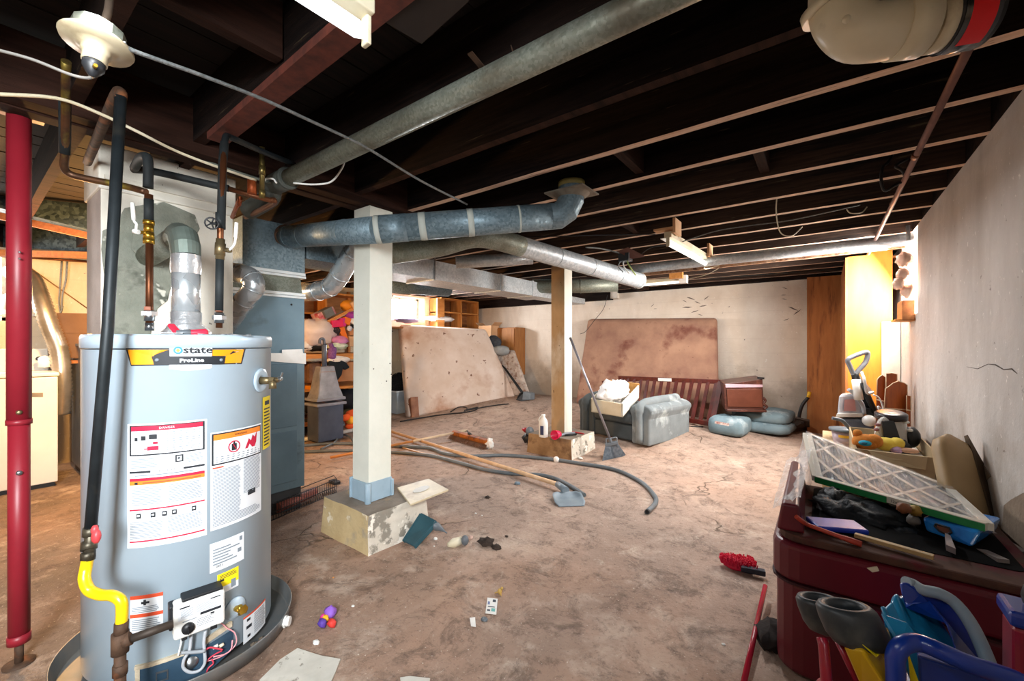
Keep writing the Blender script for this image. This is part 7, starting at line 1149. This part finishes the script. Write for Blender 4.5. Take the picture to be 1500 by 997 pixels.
# pink-red brush and red broom handle
r = thing('scrub_brush', 'pink-red bristled brush with navy back on the floor left of the red box', 'brush', at_z(1085, 830)); a, b_ = at_z(1056, 822, .02), at_z(1120, 835, .02); d_ = (b_-a).normalized(); s_ = V(-d_.y, d_.x, 0)
mb = MB(); mb.beam(a*.55+b_*.45-s_*.05+V(0, 0, .01), b_-s_*.05+V(0, 0, .01), .035, .03); obj('brush_back', mb, mat('navy_back', '1a2236', '141a2a', rough=.4), r, bevel=.006); mb = MB()
for i in range(900): t = random.random(); w_ = random.uniform(-.05, .045)*min(1, .25+t*1.6); q = a+(b_-a)*t*.8+s_*w_; mb.beam(q, q+s_*random.uniform(-.01, .02)+d_*random.uniform(-.015, .01)+V(0, 0, random.uniform(.02, .045)), .0035, .0035)
mb.ball((a+b_)/2-d_*.03+V(0, 0, -.005), ((b_-a).length*.3, .045, .02), .1, 2, n=14); o = obj('bristles', mb, mat('pink_bristle', 'e8204e', 'c8163e', rough=.6), r); o['kind'] = 'stuff'
mb = MB(); mb.tube([at_z(1121, 858, .06), at_z(1086, 1015, .02)], .0105, 10); tag(obj('red_stick', mb, mat('red_gloss', 'b01c34', 'a0182e', rough=.25)), 'thin glossy red broom handle lying along the foot of the red box', 'stick')
mb = MB(); mb.ball(at_z(1128, 930, .03), (.05, .10, .04), .4, 3, 3, 16); tag(obj('dark_rag', mb, CL('rag', '2c2522')), 'dark rag lying between the red broom handle and the red box', 'cloth')
# ---------------------------------------------------------------- foreground ride-on toys
GR = mat('grip_rubber', '2d3235', '222629', scale=9, rough=.45, c3='4a4c48', s3=5, t3=.55); up_ = (V(0, 0, 1)*cos(.2)+V(-SN, CS, 0)*sin(.2)).normalized(); side = V(CS, SN, 0)
def grip(r, u, v, d, W_, H_, lean):
    c = at_d(u, v, d); M_ = frame(c, side, up_); mb = MB(M_@Matrix(((1, lean, 0, 0), (0, 1, 0, 0), (0, 0, 1, 0), (0, 0, 0, 1))))
    prof = [(.0, -.5), (.70, -.5), (.90, -.44), (1.0, -.25), (1.0, .15), (.95, .38), (.82, .49), (.68, .50), (.56, .45), (.5, .3), (.5, -.3), (0, -.3)]
    n_ = 32; vs = []
    for rr, h in prof: vs += [(rr*W_*cos(2*pi*k/n_), h*H_, rr*W_*.85*sin(2*pi*k/n_)) for k in range(n_)]
    mb.add(vs, [(i*n_+k, (i+1)*n_+k, (i+1)*n_+(k+1) % n_, i*n_+(k+1) % n_) for i in range(len(prof)-1) for k in range(n_)], 0, True); return obj('rubber_grip', mb, GR, r)
r = thing('ride_on_toy', 'red and yellow plastic toy with two thick grey cup-like ends in the foreground', 'toy', at_d(1240, 1200, .95)); grip(r, 1249, 914, .88, .058, .078, -.34); grip(r, 1207, 899, 1.02, .052, .078, -.3)
YT = mat('ride_yellow', 'c49c08', 'b48e06', scale=4, rough=.35, coat=.2, c3='b88c08', s3=3); mb = MB(); b0_ = [at_d(1234, 946, .86), at_d(1262, 950, .83), at_d(1300, 1010, .80), at_d(1262, 1010, .86)]; mb.prism(b0_, (.02, .05, 0)); mb.prism([at_d(1262, 944, .84), at_d(1305, 938, .88), at_d(1325, 1010, .86), at_d(1298, 1010, .80)], (.0, .06, 0)); obj('yellow_panel', mb, YT, r, bevel=.006)
mb = MB(); mb.prism([at_d(1262, 944, .83), at_d(1285, 965, .82), at_d(1300, 948, .85), at_d(1285, 942, .86)], (0, .02, .0)); mb.prism([at_d(1292, 950, .84), at_d(1306, 940, .86), at_d(1308, 965, .85)], (0, .02, 0)); obj('yellow_gusset', mb, mat('toy_bright_yellow', 'f5e010', 'e8d20c', rough=.3), r, bevel=.003)
RT = mat('ride_red', '8c1029', '7c0d23', rough=.3, coat=.2); mb = MB(); mb.tube(cr([at_d(1204, 934, .90), at_d(1207, 950, .89), at_d(1211, 1010, .87), at_d(1214, 1100, .87)], 5), .0105, 12); obj('red_post', mb, RT, r); mb = MB(); mb.tube([at_d(1228, 940, .90), at_d(1262, 1010, .87)], .007, 8); obj('red_edge', mb, RT, r)
mb = MB(); c = at_d(1235, 1040, .9); mb.box((c.x-.05, c.y-.03, .0), (c.x+.10, c.y+.10, c.z)); obj('body_shell', mb, RT, r, bevel=.02, seg=3)
LB = mat('toy_light_blue', '1f80ac', '1c749c', scale=5, rough=.3, coat=.2, c3='2487b8', s3=3); DB = mat('toy_blue', '0c3492', '0a2c80', rough=.3, coat=.25); PALE = mat('dusty_grey_blue', '9aa3a8', '7f99a8', scale=8, rough=.6)
r = thing('blue_slide_toy', 'light and dark blue plastic toy slide with ribbed steps in the foreground', 'toy', at_d(1380, 1300, .95))
def LQ(s, t, dz=0):
    a, b_, c_, d_ = at_d(1291, 896, .98), at_d(1352, 872, 1.06), at_d(1440, 1010, .84), at_d(1340, 1010, .84); return (a*(1-s)+b_*s)*(1-t)+(d_*(1-s)+c_*s)*t+V(0, 0, dz)
mb = MB(); mb.grid(lambda s, t: LQ(s, t, .012*max(0, cos(s*2*pi*3.2))**1.0*max(0, 1-t*2.2)+.02*sin(pi*s)), 60, 20); obj('ribbed_step', mb, LB, r, solid=.006)
mb = MB(); mb.add([LQ(0, 0), LQ(.02, .0), LQ(.34, .42), LQ(.0, .55), at_d(1300, 930, .93), at_d(1318, 960, .9)], [(0, 4, 5, 3), (0, 3, 2, 1)]); mb.prism([at_d(1291, 898, .97), at_d(1330, 912, .93), at_d(1348, 935, .9), at_d(1320, 945, .9), at_d(1302, 925, .94)], (0, .02, -.01)); obj('step_side', mb, LB, r, bevel=.003)
mb = MB(); pts = [(1316, 853), (1329, 853), (1350, 866), (1375, 872), (1400, 888), (1425, 925), (1450, 985), (1455, 1010), (1420, 1010), (1400, 950), (1385, 915), (1360, 885), (1335, 884), (1327, 885), (1320, 870)]; P = [at_d(u, v, 1.02-.16*i_/14) for i_, (u, v) in enumerate(pts[:8])]+[at_d(u, v, .86+.16*i_/7) for i_, (u, v) in enumerate(pts[8:])]; mb.prism(P, (.01, .035, -.01)); obj('side_rail', mb, DB, r, bevel=.008, seg=3)
mb = MB(); mb.tube(cr([at_d(1327, 852, 1.02), at_d(1338, 856, 1.02), at_d(1352, 864, 1.0), at_d(1378, 870, .98), at_d(1402, 886, .96), at_d(1428, 924, .92), at_d(1455, 990, .87), at_d(1462, 1030, .86)], 6), .013, 12); obj('rail_top', mb, PALE, r)
mb = MB(); c = at_d(1400, 1060, .9); mb.box((c.x-.10, c.y-.05, 0), (c.x+.10, c.y+.15, c.z)); obj('slide_base', mb, DB, r, bevel=.02)
mb = MB(); mb.tube(cr([at_d(1314, 1040, .80), at_d(1312, 985, .80), at_d(1312, 960, .80), at_d(1322, 945, .80), at_d(1345, 941, .80), at_d(1375, 952, .78), at_d(1420, 972, .76), at_d(1480, 992, .75), at_d(1510, 1006, .74)], 7), .0155, 16); r2 = thing('blue_handlebar', 'bent blue plastic tube handle in front of the slide toy', 'handle', at_d(1312, 1040, .8)); obj('tube', mb, DB, r2)
mb = MB(); c = at_d(1312, 1035, .80); mb.tube([c, V(c.x, c.y, 0)], .0155, 12); obj('lower_tube', mb, DB, r2); mb = MB(); mb.prism([at_d(1330, 955, .81), at_d(1350, 1010, .80), at_d(1335, 1010, .81)], (0, .01, 0)); obj('yellow_insert', mb, MATS['toy_bright_yellow'], r2)
mb = MB(); mb.quadbox(at_d(1345, 960, .82), at_d(1470, 1000, .78), at_d(1460, 1030, .78), at_d(1350, 1030, .81), (0, .02, 0)); obj('blue_web', mb, DB, r2, bevel=.004)
r = thing('red_toy_post', 'red plastic toy post with blue cap at the lower right corner', 'toy', at_d(1495, 1200, .8)); c = at_d(1500, 915, .80); mb = MB(); mb.box((c.x-.018, c.y-.02, 0), (c.x+.05, c.y+.05, c.z)); obj('red_post', mb, RT, r, bevel=.008); mb = MB(); mb.box((c.x-.024, c.y-.026, c.z), (c.x+.06, c.y+.06, c.z+.03)); obj('blue_cap', mb, DB, r, bevel=.008); mb = MB(); mb.ball((c.x+.03, c.y+.02, c.z+.05), (.03, .03, .03), .1, n=12); obj('black_knob', mb, BLACKP, r)
